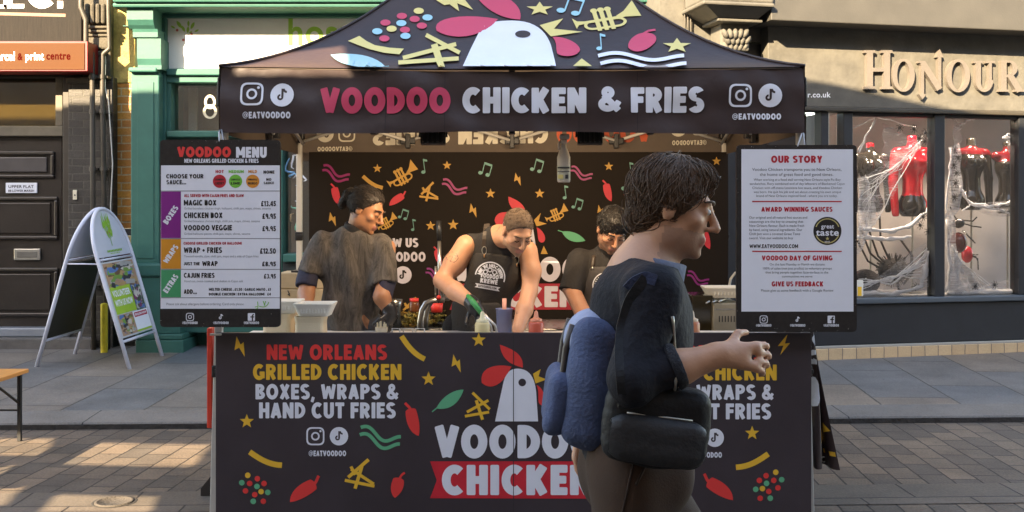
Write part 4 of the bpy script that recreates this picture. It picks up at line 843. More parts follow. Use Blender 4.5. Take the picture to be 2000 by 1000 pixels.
for x0, x1, y0, y1 in ((690, 831, 492, 511), (1222, 1349, 483, 499)): A.big(wb_, '@EATVOODOO', x0, x1, y0, y1, W=.26, gap=.09)
for x, y in ((742, 537), (1265, 527)): insta(A, wb_, x, y, 17)
for x, y in ((787, 537), (1308, 527)): tiktok(A, wb_, m_bk, x, y, 17)
b.art(A, bk, .003, .0008, 16); b.build('backdrop_cloth', None, (0, YBK, .0), 'large black printed cloth with stars, trumpets and chillies across the tent back', 'banner')
# ------------------------------------------------------------------ counter with its printed front
YF = 5.20; ct = thing('counter', 'stall counter with long black printed front board of bright lettering and chicken emblem', 'counter', (0, 5.5, 0))
b = MB(); p, q = at(421, 1035, YF), at(1585, 650, YF); b.box(p.x, q.x, YF, YF + .022, .03, q.z, m_board, .003); A = Art()
for (x0, x1), (a0_, a1_), (c0, c1), (d0_, d1_), dy in (((521, 756), (494, 784), (499, 778), (506, 773), 0), ((1254, 1489), (1227, 1517), (1232, 1511), (1239, 1506), 1)):
    A.big(rd, 'NEW ORLEANS', x0, x1, 673 + dy, 703 + dy, W=.26, gap=.09); A.big(ye, 'GRILLED CHICKEN', a0_, a1_, 711 + dy, 742 + dy, W=.26, gap=.09)
    A.big(wv, 'BOXES, WRAPS &', c0, c1, 750 + dy, 780 + dy, W=.26, gap=.09); A.big(wv, 'HAND CUT FRIES', d0_, d1_, 786 + 2 * dy, 817 + 2 * dy, W=.26, gap=.09)
for x, y in ((616, 852), (1349, 855)): insta(A, wv, x, y, 18)
for x, y in ((662, 852), (1396, 855)): tiktok(A, wv, m_board, x, y, 18)
A.big(wv, '@EATVOODOO', 603, 676, 880, 891, W=.26, gap=.1); A.big(wv, '@EATVOODOO', 1337, 1410, 883, 894, W=.26, gap=.1)
A.add(ye, xf(bolt(), 467, 677, 20)); A.add(ye, xf(bolt(), 890, 710, 18)); A.add(ye, xf(bolt2(), 1531, 673, 20)); A.add(ye, xf(bolt2(), 1194, 939, 18, 15))
for x, y in ((482, 823), (837, 740), (935, 664), (1469, 846)): A.add(ye, xf(star(), x, y, 14.5))
A.add(ye, xf(stick(), 519, 898, 32, 2)); A.add(ye, xf(stick(), 806, 681, 30, 24)); A.add(ye, xf(stick(), 1469, 902, 32, -2, -1)); A.add(ye, xf(stick(), 1204, 690, 30, -24, -1))
dots(A, (ye, rd, gn), 494, 953, 29); dots(A, (ye, rd, gn), 1505, 947, 29, -1)
A.add(rd, xf(chili(), 594, 956, 36, 62)); A.add(rd, xf(chilis(), 776, 946, 27, 16)); A.add(rd, xf(chili(), 805, 820, 33, -8)); A.add(rd, xf(chili(), 1404, 952, 36, -62, -1)); A.add(rd, xf(chili(), 1196, 822, 33, 8, -1))
A.add(ye, xf(fries(), 703, 925, 30, 4)); A.add(ye, xf(fries2(), 935, 790, 27)); A.add(gn, xf(wav(), 742, 857, 40, 8)); A.add(gn, xf(leaf(), 875, 782, 29, 4)); A.add(gn, xf(wav(), 1262, 857, 40, 8))
A.add(wv, [[(967, 823), (976, 780), (984, 744)] + bez((984, 744), (990, 722), (1002, 720), (1012, 720)) + bez((1012, 720), (1035, 721), (1044, 738), (1047, 764)) + [(1051, 823)]]); A.add(m_board, [disc(1020, 747, 7.5)], 2)
A.add(rd, [bez((999, 716), (982, 752), (960, 764), (941, 748)) + bez((941, 748), (934, 714), (975, 710), (999, 716))[1:-1]]); A.add(rd, [bez((976, 673), (1002, 682), (1024, 692), (1021, 718)) + bez((1021, 718), (998, 712), (980, 704), (976, 673))[1:-1]])
A.add(ye, [[(1041, 730), (1056, 721), (1052, 735), (1068, 741), (1046, 749)]]); A.add(rd, [bez((1048, 752), (1062, 756), (1070, 786), (1058, 792)) + bez((1058, 792), (1046, 788), (1056, 770), (1048, 752))[1:-1]]); A.add(ye, [[(1060, 820), (1068, 805), (1076, 820)]])
A.big(wv, 'VOODOO', 849, 1165, 830, 895, W=.29, gap=.06); A.add(M('ribbon red', (.62, .02, .035), .5), [[(840, 901), (1178, 901), (1166, 938), (1180, 974), (840, 973), (853, 938)]]); A.big(wv, 'CHICKEN', 863, 1157, 908, 967, W=.29, gap=.08, layer=2)
A.add(m_ink, [[(1002.2, 651), (1003.6, 651), (1003.6, 1034), (1002.2, 1034)]], 4)
b.art(A, pp(YF), .0012, .0004); b.build('front_board', ct)
b = MB(); b.box(-1.46, 1.47, 5.225, 5.88, .905, .93, M('worktop white', (.62, .60, .56), .45, var=.1), .004); b.build('worktop', ct)
for x in (-1.40, 1.41):
    for y in (5.3, 5.82): b = MB(); b.box(x - .015, x + .015, y - .015, y + .015, 0, .904, m_alu, .003); b.build('leg', ct)
b = MB(); p = at(424, 653, 5.19); b.box(p.x - .035, p.x + .02, 5.185, 5.199, p.z - .006, p.z + .004, m_alu, .001); b.build('clip', ct)
bt = thing('back_table', 'low steel work table along the printed backdrop', 'table', (0, 6.8, 0)); b = MB(); m_ss = M('brushed steel', (.50, .48, .45), .3, .9, var=.12, vs=20)
b.box(-1.4, 1.4, 6.5, 7.08, .84, .87, m_ss, .004); b.build('tabletop', bt)
for x in (-1.36, 1.36):
    for y in (6.54, 7.04): b = MB(); b.box(x - .015, x + .015, y - .015, y + .015, 0, .839, m_ss, .003); b.build('leg', bt)
# side cloth bundled round the right front leg
b = MB(); cl = lambda i, j: Vector((1.515 + .012 * math.sin(i * 19) + (.045 + .10 * j) * i * (1 + .12 * math.sin(5 * i + 2 * j)), 5.36 + .06 * i + .05 * math.sin(i * 9 + 2 * j) * (.4 + j) - .02 * j, 1.0 - .70 * j - .05 * i * j + .03 * i))
b.grid(cl, 26, 30, m_cloth); nv = len(b.v); b.grid(lambda i, j: cl(i, j) + Vector((0, .006, 0)), 26, 30, m_cloth)
def cla(px, py, off): return cl(px, py) + Vector((.2, -1, 0)).normalized() * off
A = Art(); A.add(wv, [disc(.25, .10, .28, .05), disc(.42, .22, .36, .05)]); A.add(m_cloth, [disc(.42, .22, .14, .018)], 3); A.add(wv, [[(.05, .33), (.35, .36), (.5, .46), (.35, .56), (.05, .58)]]); A.add(ye, [[(.6, .72), (.85, .66), (.98, .74), (.78, .78), (.72, .86), (.6, .83)]]); A.add(ye, [[(.74, .885), (.98, .88), (.98, .91), (.74, .915)]])
b.art(A, cla, .004, .001, .08); c_ = cla(.72, .965, .008); b.lathe([(.010, 0), (.010, .004), (.016, .004), (.016, 0)], c_, m_brass, 16, Matrix.Rotation(R(90), 4, 'X').to_4x4()); b.build('side_cloth', None, (1.55, 5.36, .0), 'black printed side cloth hanging bundled by the right tent leg with brass eyelet', 'cloth')
b = MB(); p = at(406, 640, 5.42); q = at(416, 835, 5.42); b.box(p.x, q.x, 5.40, 5.46, q.z, p.z, M('red crate board', (.66, .05, .025), .5), .004); b.build('red_board', None, (p.x, 5.43, q.z), 'narrow bright red upright board just left of the counter', 'board')
b = MB(); p = at(396, 866, 5.9); b.slab([(p.x, 5.86, 0), (p.x + .10, 5.86, 0), (p.x + .10, 5.86, .17), (p.x, 5.86, .045)], (0, .14, 0), M('rubber black', (.03, .024, .02), .7)); b.build('ramp_wedge', None, (p.x + .05, 5.93, 0), 'dark brown wedge on the road behind the left tent leg', 'wedge')
# ------------------------------------------------------------------ the two hanging boards
def board(name, x0, x1, y0, y1, Y, label, art, tie, tilt=0):
    t = thing(name, label, 'board', tuple(at((x0 + x1) / 2, y1, Y)))
    b = MB(); pts = rpoly([(x0, y0), (x1, y0), (x1, y1), (x0, y1)], 9, 5); fr3 = [at(x, y, Y) for x, y in pts]; m_bd = M('worn board edge', (.020, .017, .016), .35, var=.5, vs=40)
    b.slab(fr3, (0, .02, 0), m_bd); b.art(art, pp(Y), .0012, .0004)
    chp = M('paint chip', (.5, .48, .45), .6); rng = random.Random(int(x0)); C_ = Art()
    for k in range(46):
        e = rng.random(); x = rng.uniform(x0 + 3, x1 - 3); y = rng.choice((y0 + rng.uniform(1, 7), y1 - rng.uniform(1, 30), y1 - rng.uniform(1, 7)))
        if e < .4: x = rng.choice((x0 + rng.uniform(.5, 3), x1 - rng.uniform(.5, 3))); y = rng.uniform(y0, y1)
        C_.add(chp, [[(x + rng.uniform(-1.5, 1.5) , y + rng.uniform(-1.1, 1.1)) for _ in range(3)]], 5)
    b.art(C_, pp(Y), .0012, .0004); b.build('panel', t)
    b = MB(); b.tube([at(*q_) for q_ in tie], .004, M('string', (.35, .36, .38), .7), 6); b.build('string', t); return t
pw = M('board white', (.76, .77, .82), .4, var=.03); bk_ = M('board black print', (.018, .015, .014), .4)
A = Art(); L = 314.5
A.add(pw, [[(L, 323), (546.5, 323), (546.5, 603), (L - 1, 603)]], 0)
for y in (373, 466, 526, 581.5): A.add(M('board grey line', (.25, .25, .27), .5), [[(L, y - .7), (546.5, y - .7), (546.5, y + .7), (L, y + .7)]], 2)
for y0, y1, c, wd in ((374, 465, M('menu purple', (.22, .012, .20), .45), 'BOXES'), (467, 525, M('menu orange', (.66, .26, .02), .45), 'WRAPS'), (527, 580.6, M('menu green', (.04, .30, .12), .45), 'EXTRAS')):
    A.add(c, [[(L, y0), (353.4, y0), (353.4, y1), (L, y1)]], 1); A.big(pw, wd, 333.5 - 20, 333.5 + 20, (y0 + y1) / 2 - 5.5, (y0 + y1) / 2 + 5.5, W=.28, layer=3, rot=R(-56))
A.big(rd, 'VOODOO', 346, 451, 286.5, 307, W=.29, layer=2); A.big(pw, 'MENU', 461, 521, 287, 308, W=.29, layer=2); A.big(pw, 'NEW ORLEANS GRILLED CHICKEN & FRIES', 360, 505, 310, 318, W=.25, gap=.1, layer=2)
T = lambda s_, x0, x1, y0, y1, c=bk_, W=.25: A.big(c, s_, x0, x1, y0, y1, W=W, gap=.11, layer=3)
g2 = M('menu lime', (.16, .50, .05), .5); o2 = M('menu amber', (.70, .26, .03), .5); r2_ = M('menu crimson', (.50, .015, .03), .5); gy = M('menu grey', (.22, .22, .24), .5)
T('CHOOSE YOUR', 324.5, 397.5, 340, 348.5); T('SAUCE...', 325, 363.5, 351.6, 360); T('HOT', 421, 437, 332, 338, r2_); T('MEDIUM', 446.6, 476, 332, 338, g2); T('MILD', 485, 502, 332, 338, o2); T('NONE', 514.5, 536, 333, 339)
for x, c, a_, d_ in ((428.7, r2_, 'CRANBERRY', 'CHERRY'), (460, g2, 'CHIPOTLE', 'LIME'), (493.5, o2, 'PINEAPPLE', 'MANGO')): A.add(c, [disc(x, 354, 13)], 2); T(a_, x - 9, x + 9, 349, 352.5); T(d_, x - 9, x + 9, 355.5, 360.5)
T('NO', 520, 530, 348, 353); T('SAUCE', 515, 535, 355, 359.5)
T('ALL SERVED WITH CAJUN FRIES AND SLAW', 359.7, 476, 379, 385, r2_); T('CHOOSE GRILLED CHICKEN OR HALLOUMI', 358.5, 472, 472.5, 477.8, r2_)
for s_, x1, y0, y1, pr, px0 in (('MAGIC BOX', 422.5, 390.5, 401.3, '£13.45', 510), ('CHICKEN BOX', 434.5, 415, 426, '£9.95', 512.5), ('VOODOO VEGGIE', 453, 439.5, 450, '£9.95', 512.5), ('WRAP + FRIES', 433.5, 483, 494, '£12.50', 508), ('CAJUN FRIES', 419, 533, 542.5, '£3.95', 515.6)):
    T(s_, 359, x1, y0, y1); T(pr, px0, 538.8, y0 + 2, y1 + 1.5)
T('JUST THE', 359, 390, 512, 518); T('WRAP', 395, 425, 510, 519.5); T('£8.95', 512, 538.8, 511, 520); T('ADD...', 359, 384.6, 565, 574)
T('MELTED CHEESE . £1.50 | GARLIC MAYO . £1', 408, 529, 562.6, 567.8); T('DOUBLE CHICKEN | EXTRA HALLOUMI   £4', 408, 529, 572, 577)
for s_, x1, y in (('Grilled boneless chicken thigh, halloumi, chilli jam, mayo, chives, sesame', 529, 409), ('Grilled boneless chicken thigh, chilli jam, mayo, chives, sesame', 508, 433.8), ('Grilled halloumi pieces, chilli jam, mayo, chives, sesame', 489, 458.5), ('Toasted tortilla, slaw, chilli jam, mayo and a side of Cajun fries', 505, 502.5), ('Hand cut, twice cooked and shaken in Cajun salt', 475, 551)): A.sans(gy, s_, 359.5, y, 4, 0, x1, layer=3)
A.sans(gy, 'Please ask about allergens before ordering. Card only please.', 324.6, 596, 4.6, 0, 477.5, layer=3)
A.add(g2, stroke(bez((525, 590), (521, 602), (512, 600), (506, 598)), 1.5) + stroke([(514, 588), (517, 597)], 1.5) + stroke([(519, 588), (516, 597)], 1.5) + stroke(bez((498, 600), (503, 596), (507, 603), (500, 603)), 1.3) + stroke([(503, 589), (504, 599)], 1.5), 3)
def icons(A, xs, y, yt):
    insta(A, pw, xs[0], y, 8); A.add(pw, xf(tnote(), xs[1], y, 9.5)); x = xs[2]; A.add(pw, [rpoly([(x - 7, y - 7.5), (x + 7, y - 7.5), (x + 7, y + 7.5), (x - 7, y + 7.5)], 1.5)]); A.add(bk_, [bar(x + 2, y + 7.4, x + 2, y - 2, 2.6, 0), bar(x - 2, y, x + 5.5, y, 2.2, 0)] + sect(x + 5, y - 1.5, 4.3, 4.5, 1.8, 2, 180, 270, 8), 3)
    for x in xs: A.big(pw, '@EATVOODOO', x - 15, x + 15, yt, yt + 5, W=.26, gap=.1)
icons(A, (371, 431.5, 491), 619, 628)
for a_ in A.items: pass
board('menu_board', 312.5, 547.5, 273, 639, 5.12, 'menu board with purple, orange and green price sections hanging at the stall left', A, ((428, 276, 5.11), (428, 258, 5.24), (432, 250, 5.27), (436, 276, 5.14)))
A = Art(); A.add(pw, [[(1448, 291.5), (1666, 291.5), (1667, 608.5), (1448, 608.5)]], 0)
RT = lambda s_, x0, x1, y0, y1, c=r2_, W=.27: A.big(c, s_, x0, x1, y0, y1, W=W, gap=.1, layer=2)
RT('OUR STORY', 1506, 1606, 304, 318); RT('AWARD WINNING SAUCES', 1487, 1626, 404, 413.5); RT('VOODOO DAY OF GIVING', 1488, 1626, 499, 508.7); RT('GIVE US FEEDBACK', 1507, 1608, 549.6, 559.4); RT('WWW.EATVOODOO.COM', 1464, 1558.7, 477, 484.5, bk_, .22)
for y in (393.6, 491): A.add(r2_, [[(1469, y - 1.2), (1644, y - 1.2), (1644, y + 1.2), (1469, y + 1.2)]], 2)
for s_, x0, x1, y, c in (('Voodoo Chicken transports you to New Orleans,', 1469, 1644, 333.6, 5.6), ('the home of great food and good times.', 1484, 1628, 343.5, 5.6), ('When working at a food stall serving New Orleans style Po-Boy', 1472, 1642, 353, 4.4), ('sandwiches, Rory combined end of day leftovers of Blackened Cajun', 1464, 1650, 361, 4.4), ('Chicken with off-menu Louisiana hot sauce, and Voodoo Chicken', 1469, 1645, 369, 4.4), ('was born. He quit his job and set about creating his own unique', 1472, 1643, 377, 4.4), ('brand of New Orleans inspired food - where you are today.', 1477, 1636, 384.6, 4.4),
    ('Our original and all-natural hot sauces and', 1463, 1577, 427, 4.6), ('seasonings are the key to creating that', 1463, 1569, 435, 4.6), ('New Orleans flavour. Each is made fresh', 1463, 1571, 443, 4.6), ('by hand, using natural ingredients. Our', 1463, 1567, 451, 4.6), ('Chilli Jam won a coveted Great Taste', 1463, 1563, 459, 4.6), ('award. Visit our website to buy', 1463, 1549, 467, 4.6),
    ('On the last Monday in March we donate', 1503, 1611, 518.4, 4.4), ('100% of sales (not just profits) to voluntary groups', 1489, 1625, 526.3, 4.4), ('that bring people together face-to-face in the', 1495, 1618, 534, 4.4), ('communities we serve', 1527, 1587, 541.8, 4.4), ('Please give us some feedback with a Google Review', 1486, 1628, 569.5, 4.6)): A.sans(M('story ink', (.10, .10, .11), .5), s_, x0, y, c, 0, x1, layer=2)
gold = M('badge gold', (.50, .42, .16), .4); A.add(bk_, [disc(1616, 451, 27.5, n=40)], 2); A.add(gold, sect(1616, 451, 24.5, 24.5, 22.5, 22.5, 200, 340, 24) + sect(1616, 451, 24.5, 24.5, 22.5, 22.5, 20, 160, 24), 3)
A.sans(pw, 'great', 1604, 446, 8, 1, 1629, layer=3); A.sans(pw, 'taste', 1594, 460, 12, 1, 1639, layer=3); A.add(gold, xf(star(), 1616, 466, 4), 3); A.sans(pw, '2022', 1610.5, 475, 4, 1, 1621.5, layer=3)
icons(A, (1491.6, 1558, 1623.4), 624, 633)
board('story_board', 1438.5, 1673.5, 283, 648.5, 5.12, 'white text board with red headings and round black badge hanging at the right', A, ((1558, 285, 5.11), (1566, 262, 5.24), (1568, 255, 5.27), (1572, 285, 5.14)))
# ------------------------------------------------------------------ A-board on the pavement
ab = thing('pavement_sign', 'white tubular folding pavement sign with tree emblem and green volunteer poster', 'A-board', (-3.98, 10.1, .14)); m_wt = M('white tube', (.55, .57, .66), .35, var=.05); m_pan = M('poster white', (.50, .53, .62), .45, var=.04)
def aframe(Pl, Pr, apex):
    Pl, Pr, Ax = Vector(Pl), Vector(Pr), Vector(apex); c = (Pl + Pr) / 2; U = (Pr - Pl) / 2; V = Ax - c
    return lambda u, v, n=0: c + U * u + V * v + (U.cross(V)).normalized() * n
f2 = aframe((-3.56, 9.73, paveZ(9.85)), (-3.487, 10.42, paveZ(10.5)), (-3.97, 10.10, 1.625)); f1 = aframe((-4.474, 9.83, paveZ(9.95)), (-4.406, 10.53, paveZ(10.6)), (-4.0, 10.12, 1.625))
arch = [(-1, 0), (-1, .4), (-1, .70)] + [(-math.cos(R(a)), .70 + .30 * math.sin(R(a))) for a in range(10, 180, 10)] + [(1, .70), (1, .4), (1, 0)]
for fr_, nm in ((f1, 0), (f2, 1)):
    b = MB(); b.tube([fr_(u, v) for u, v in arch], .019, m_wt, 10); b.tube([fr_(-1, .68), fr_(1, .68)], .012, m_wt, 8); b.tube([fr_(-1, .17), fr_(1, .17)], .014, m_wt, 8); b.build('frame', ab)
    b = MB(); pts = [(u * .93, v - .005) for u, v in arch[3:-3]] + [(.93, .695), (-.93, .695)]; b.slab([fr_(u, v, -.004) for u, v in pts], fr_(0, 0, .004) - fr_(0, 0, -.004), m_pan)
    if nm:
        A = Art(); rg = random.Random(3); A.add(M('emblem green', (.22, .45, .05), .5), [bar(-.02, .76, 0, .84, .03, 0, .02)] + [xf([disc(0, 0, .055, .016, 10)], rg.uniform(-.22, .2), rg.uniform(.83, .93), 1, rg.uniform(0, 180))[0] for _ in range(26)]); A.add(bry, [disc(rg.uniform(-.2, .2), rg.uniform(.84, .93), .022, .009, 8) for _ in range(5)]); A.add(M('emblem green', (.2, .4, .05), .5), [bar(-.38 + k * .085, .728, -.38 + k * .085 + .06, .728, .014, .003) for k in range(10)] + [bar(-.24 + k * .09, .712, -.24 + k * .09 + .06, .712, .006, .002) for k in range(6)]); b.art(A, lambda u, v, off: fr_(u, v, .004 + off), .003)
    b.build('header_panel', ab)
b = MB(); b.slab([f1(u, v, -.004) for u, v in ((-.94, .18), (.94, .18), (.94, .66), (-.94, .66))], f1(0, 0, .004) - f1(0, 0, -.004), M('chalk panel', (.030, .028, .022), .6, var=.3)); b.build('chalk_panel', ab)
b = MB(); b.slab([f2(u, v, -.006) for u, v in ((-.92, .19), (.92, .19), (.92, .665), (-.92, .665))], f2(0, 0, .006) - f2(0, 0, -.006), M('poster rail', (.50, .52, .55), .4))
pu = lambda u, v, off: f2(u, v, .006 + off)
def collage(u0, u1, v0, v1, cols, seed, n=90):
    rg = random.Random(seed); A = Art(); A.add(M('poster ' + cols[0][0], cols[0][1], .5), [[(u0, v0), (u1, v0), (u1, v1), (u0, v1)]], 1)
    for k in range(n):
        c = rg.choice(cols); w_ = rg.uniform(.06, .2) * (u1 - u0); h_ = rg.uniform(.04, .16) * (v1 - v0); x = rg.uniform(u0 + w_, u1 - w_); y = rg.uniform(v0 + h_, v1 - h_)
        A.items.append((M('poster ' + c[0], c[1], .5), union([rpoly([(x - w_, y - h_ * rg.random()), (x + w_ * rg.random(), y - h_), (x + w_, y + h_ * rg.random()), (x - w_ * rg.random(), y + h_)], w_ * .6)]), 2 + k * .02))
    b.art(A, pu, .001, .0004)
cp = [('skin', (.40, .24, .16)), ('blue', (.08, .17, .40)), ('brown', (.16, .09, .05)), ('grey', (.35, .34, .33)), ('dark', (.04, .04, .05)), ('pale', (.55, .5, .45)), ('grass', (.16, .3, .06)), ('tan', (.42, .27, .12))]
collage(-.86, .86, .49, .655, cp, 1, 110); collage(.30, .86, .33, .50, [('leafd', (.06, .09, .05)), ('grey', (.35, .34, .33)), ('blue', (.08, .17, .4)), ('plum', (.2, .04, .12)), ('pale', (.5, .5, .5))], 2, 90); collage(-.86, .0, .20, .33, cp, 5, 80)
A = Art(); lim = M('poster lime', (.33, .52, .05), .45); A.add(lim, [[(-.86, .335), (.30, .335), (.30, .505), (-.86, .505)]], 3); A.add(pw, [[(.0, .20), (.86, .20), (.86, .33), (.0, .33)]], 3); A.add(M('poster crimson', (.42, .01, .04), .45), [[(.06, .292), (.82, .292), (.82, .322), (.06, .322)]], 4); A.add(lim, [[(.0, .20), (.86, .20), (.86, .212), (.0, .212)]], 4)
for s_, v, c, x0, x1 in (('VOLUNTEER', .445, .036, -.78, .2), ('WITH US NOW', .385, .036, -.78, .22), ('ENQUIRE NOW', .301, .013, .1, .78)): A.sans(pw, s_, x0, v, -c, 2, x1, layer=5)
b.art(A, pu, .001, .0004); b.build('poster', ab)
b = MB(); b.tube([f1(-1, .66), f2(-1, .66)], .008, m_wt, 6); b.build('stay', ab)
b = MB(); q0_ = at(203.5, 690, 10.62); b.cyl((q0_.x, 10.62, paveZ(10.5)), (q0_.x, 10.62, .655), .035, M('yellow pipe', (.62, .48, .02), .5, var=.25, vs=12), n=16); b.ball((q0_.x, 10.62, .655), (.035, .035, .015), MATS['yellow pipe']); b.build('yellow_post', None, (q0_.x, 10.62, paveZ(10.5)), 'short yellow post at the foot of the sooty pier', 'post')
# ------------------------------------------------------------------ bench at the left edge
be = thing('trestle_bench', 'orange wooden trestle bench with black folding legs at the left edge', 'bench', (-3.5, 6.4, 0)); m_wd = M('varnished pine', (.62, .27, .07), .4, var=.22, vs=3, streak=(14, 1, 14), coat=.2)
b = MB(); b.box(-3.66, -3.41, 5.2, 7.38, .462, .49, m_wd, .006); b.build('seat', be)
for y in (7.28, 5.4):
    for x in (-3.64, -3.43):
        b = MB(); b.box(x - .013, x + .013, y - .013, y + .013, 0, .461, m_blkp, .003); b.build('leg', be)
    b = MB(); b.box(-3.627, -3.443, y - .008, y + .008, .21, .222, m_blkp, .002); b.build('rail', be)
    s_ = -1 if y > 6 else 1
    for x in (-3.64, -3.43): b = MB(); b.tube([(x, y, .26), (x, y + s_ * .35, .455)], .009, m_blkp, 6); b.build('brace', be)
# ------------------------------------------------------------------ display behind the right shop's glass
m_pvc = M('glossy black vinyl', (.022, .018, .014), .16, var=.2, coat=.6, bump=.5, bs=9); m_rpv = M('glossy red vinyl', (.52, .008, .018), .2, var=.1, coat=.5, bump=.4, bs=9); m_cot = M('cotton web', (.90, .90, .92), .95, var=.1, bump=.4, bs=80); m_drv = M('dark red vinyl', (.11, .005, .008), .2, var=.1, coat=.5, bump=.4, bs=9); m_man = M('mannequin skin', (.52, .34, .27), .5)
def torso(name, label, px, py, depth, mats, pick, arms, s_=1.0, group=None):
    S = Sdf(); S.ell((0, 0, .15), (.15, .10, .17), k=.05).ell((0, 0, -.08), (.10, .08, .16), k=.06).ell((0, 0, -.26), (.15, .11, .14), k=.05).cap((0, 0, .28), (0, .01, .43), .05, .045).cap((-.15, 0, .26), (.15, 0, .26), .05, k=.04)
    S.ell((-.07, -.07, .16), (.06, .06, .06)).ell((.07, -.07, .16), (.06, .06, .06))
    if arms: S.chain([(-.18, 0, .25), (-.21, 0, -.02), (-.20, -.03, -.34)], [.05, .045, .035], .02).chain([(.18, 0, .25), (.21, 0, -.02), (.20, -.03, -.34)], [.05, .045, .035], .02)
    S.clip((0, 0, -.36), (0, 0, -1)).clip((0, 0, .42), (0, 0, 1)); b = blob(S, .014, mats, pick=pick); o = hw(px, py, depth)
    r3 = HM.to_3x3(); b.v = [r3 @ (v * s_) + o for v in b.v]; t = thing(name, label, 'mannequin', tuple(o + Vector((0, 0, -.36 * s_))), group); b.build('torso', t)
    b = MB(); b.cyl(o + Vector((0, 0, -.36 * s_)), Vector((o.x, o.y, zb)), .012, m_brass); b.cyl((o.x, o.y, zb), (o.x, o.y, zb + .015), .12, m_brass, n=20); b.build('stand', t); return t
torso('mannequin', 'mannequin in red vinyl jacket with bare dark hip behind the left pane', 1782, 350, .45, [m_rpv, m_pvc], lambda P: ((P[:, 2] < -.16) & (np.abs(P[:, 0] + .03) < .12) & (P[:, 1] < .02)) * 1, True, 1.1)
torso('mannequin', 'black vinyl mannequin half hidden by cobweb beside the red jacket', 1700, 352, .55, [m_pvc, m_rpv], lambda P: (P[:, 2] > .37) * 1, True, .95)
torso('mannequin', 'black vinyl mannequin with red shoulders and horned collar in the right pane', 1897, 345, .5, [m_pvc, m_drv, m_man], lambda P: ((P[:, 2] > .24) & (P[:, 2] < .33)) * 1, True, 1.0)
torso('mannequin', 'red shouldered black mannequin, furthest right in the shop window', 1968, 352, .45, [m_pvc, m_drv], lambda P: ((P[:, 2] > .20) & (P[:, 2] < .36)) * 1, False, 1.0)
m_fuzz = M('spider fuzz', (.025, .018, .016), .9, bump=.9, bs=60)
def spider(name, label, px, py, d, r_, legs, mat, abd=None, rgs=1):
    t = thing(name, label, 'spider', tuple(hw(px, py, d))); b = MB(); o = hw(px, py, d); rng = random.Random(px)
    b.ball(o, (r_, r_ * .8, r_ * .8), mat)
    for _ in range(160 if rgs else 0):
        v = Vector((rng.gauss(0, 1), rng.gauss(0, 1), rng.gauss(0, 1))).normalized(); b.tube([o + v * r_ * .8, o + v * r_ * 1.15], .004, mat, 3)
    b.build('thorax', t)
    if abd: b = MB(); b.ball(hw(abd[0], abd[1], d), abd[2], abd[3]); b.build('abdomen', t)
    for lg in legs: b = MB(); b.tube([hw(x, y, d - .04 * k) for k, (x, y) in enumerate(lg)], .011 if rgs else .007, mat, 6); b.build('leg', t)
spider('giant_spider', 'huge hairy black toy spider low in the left shop pane', 1745, 528, .35, .16, [[(1735, 520), (1715, 500), (1690, 430)], [(1735, 525), (1700, 495), (1682, 450)], [(1740, 515), (1720, 470), (1718, 420)], [(1730, 530), (1695, 510), (1675, 470)], [(1755, 520), (1780, 490), (1778, 535)], [(1757, 465), (1782, 500), (1781, 536)], [(1750, 535), (1755, 565), (1765, 568)], [(1765, 555), (1790, 520), (1809, 484)]], m_fuzz, (1690, 550, (.15, .15, .13), m_fuzz))
spider('widow_spider', 'shiny dark red bulbous toy spider on the white drape', 1872, 436, .2, .065, [[(1872, 432), (1862, 420), (1856, 404)], [(1880, 430), (1900, 432), (1908, 424)], [(1880, 436), (1900, 442), (1917, 444)], [(1880, 450), (1895, 465), (1905, 475)], [(1864, 436), (1856, 440), (1852, 450)]], m_pvc, (1872, 474, (.085, .08, .11), M('dark red gloss', (.10, .01, .01), .15, coat=.5)), 0)
q = hw(1889, 497, .3); b = MB(); b.ball(q, (.06, .06, .09), m_rpv); [b.tube([q, q + Vector((.05 + .02 * k, -.05, -.02 * k)), q + Vector((.09, -.06, -.08 * k))], .006, m_pvc, 5) for k in range(3)]; b.build('red_ornament', None, q, 'small dark red ornament below the shiny spider', 'ornament')
# small spiders on the glass and drape
ts = MB(); ts.ball((0, 0, 0), (.016, .012, .018), m_ink, u=8, v=6)
for k in range(8): a = R(22 + 45 * k); ts.tube([(0, 0, 0), (.030 * math.cos(a), -.014, .030 * math.sin(a)), (.046 * math.cos(a + .15), 0, .046 * math.sin(a + .15))], .0032, m_ink, 4)
spots = [(1757, 250, 'below the frame of the left pane, alone'), (1785, 252, 'left of the tight trio on the left pane'), (1807, 259, 'topmost of the trio on the left pane'), (1795, 270, 'lowest of the trio above the red jacket'), (1806, 276, 'at the peak of the stretched cobweb'), (1803, 424, 'just under the red jacket sleeve'), (1797, 440, 'under the lowest red strap'), (1812, 452, 'nearest the mullion under the red jacket'),
         (1864, 293, 'topmost on the white drape'), (1871, 308, 'second on the white drape'), (1862, 322, 'third on the white drape'), (1868, 338, 'middle of the white drape'), (1866, 358, 'fourth on the white drape, lower half'), (1864, 385, 'lowest on the white drape'), (1942, 556, 'on the floor web of the right pane'), (1905, 560, 'in the web under the red ornament'), (1788, 560, 'on the floor web of the left pane')]
proto = None
for px, py, wh in spots:
    o = hw(px, py, .075)
    if proto is None: proto = ts.build('toy_spider', None, (0, 0, 0), 'tiny black toy spider ' + wh, 'toy spider', 'tiny toy spiders stuck in the shop window'); proto.location = o; proto.rotation_euler = (0, .4, R(12.5))
    else: copy_tree(proto, o, 'tiny black toy spider ' + wh, rot=(0, random.uniform(0, 6), R(12.5)))
wA, wB = webmat('thin web', .25, 9), webmat('dense web', .75, 7)
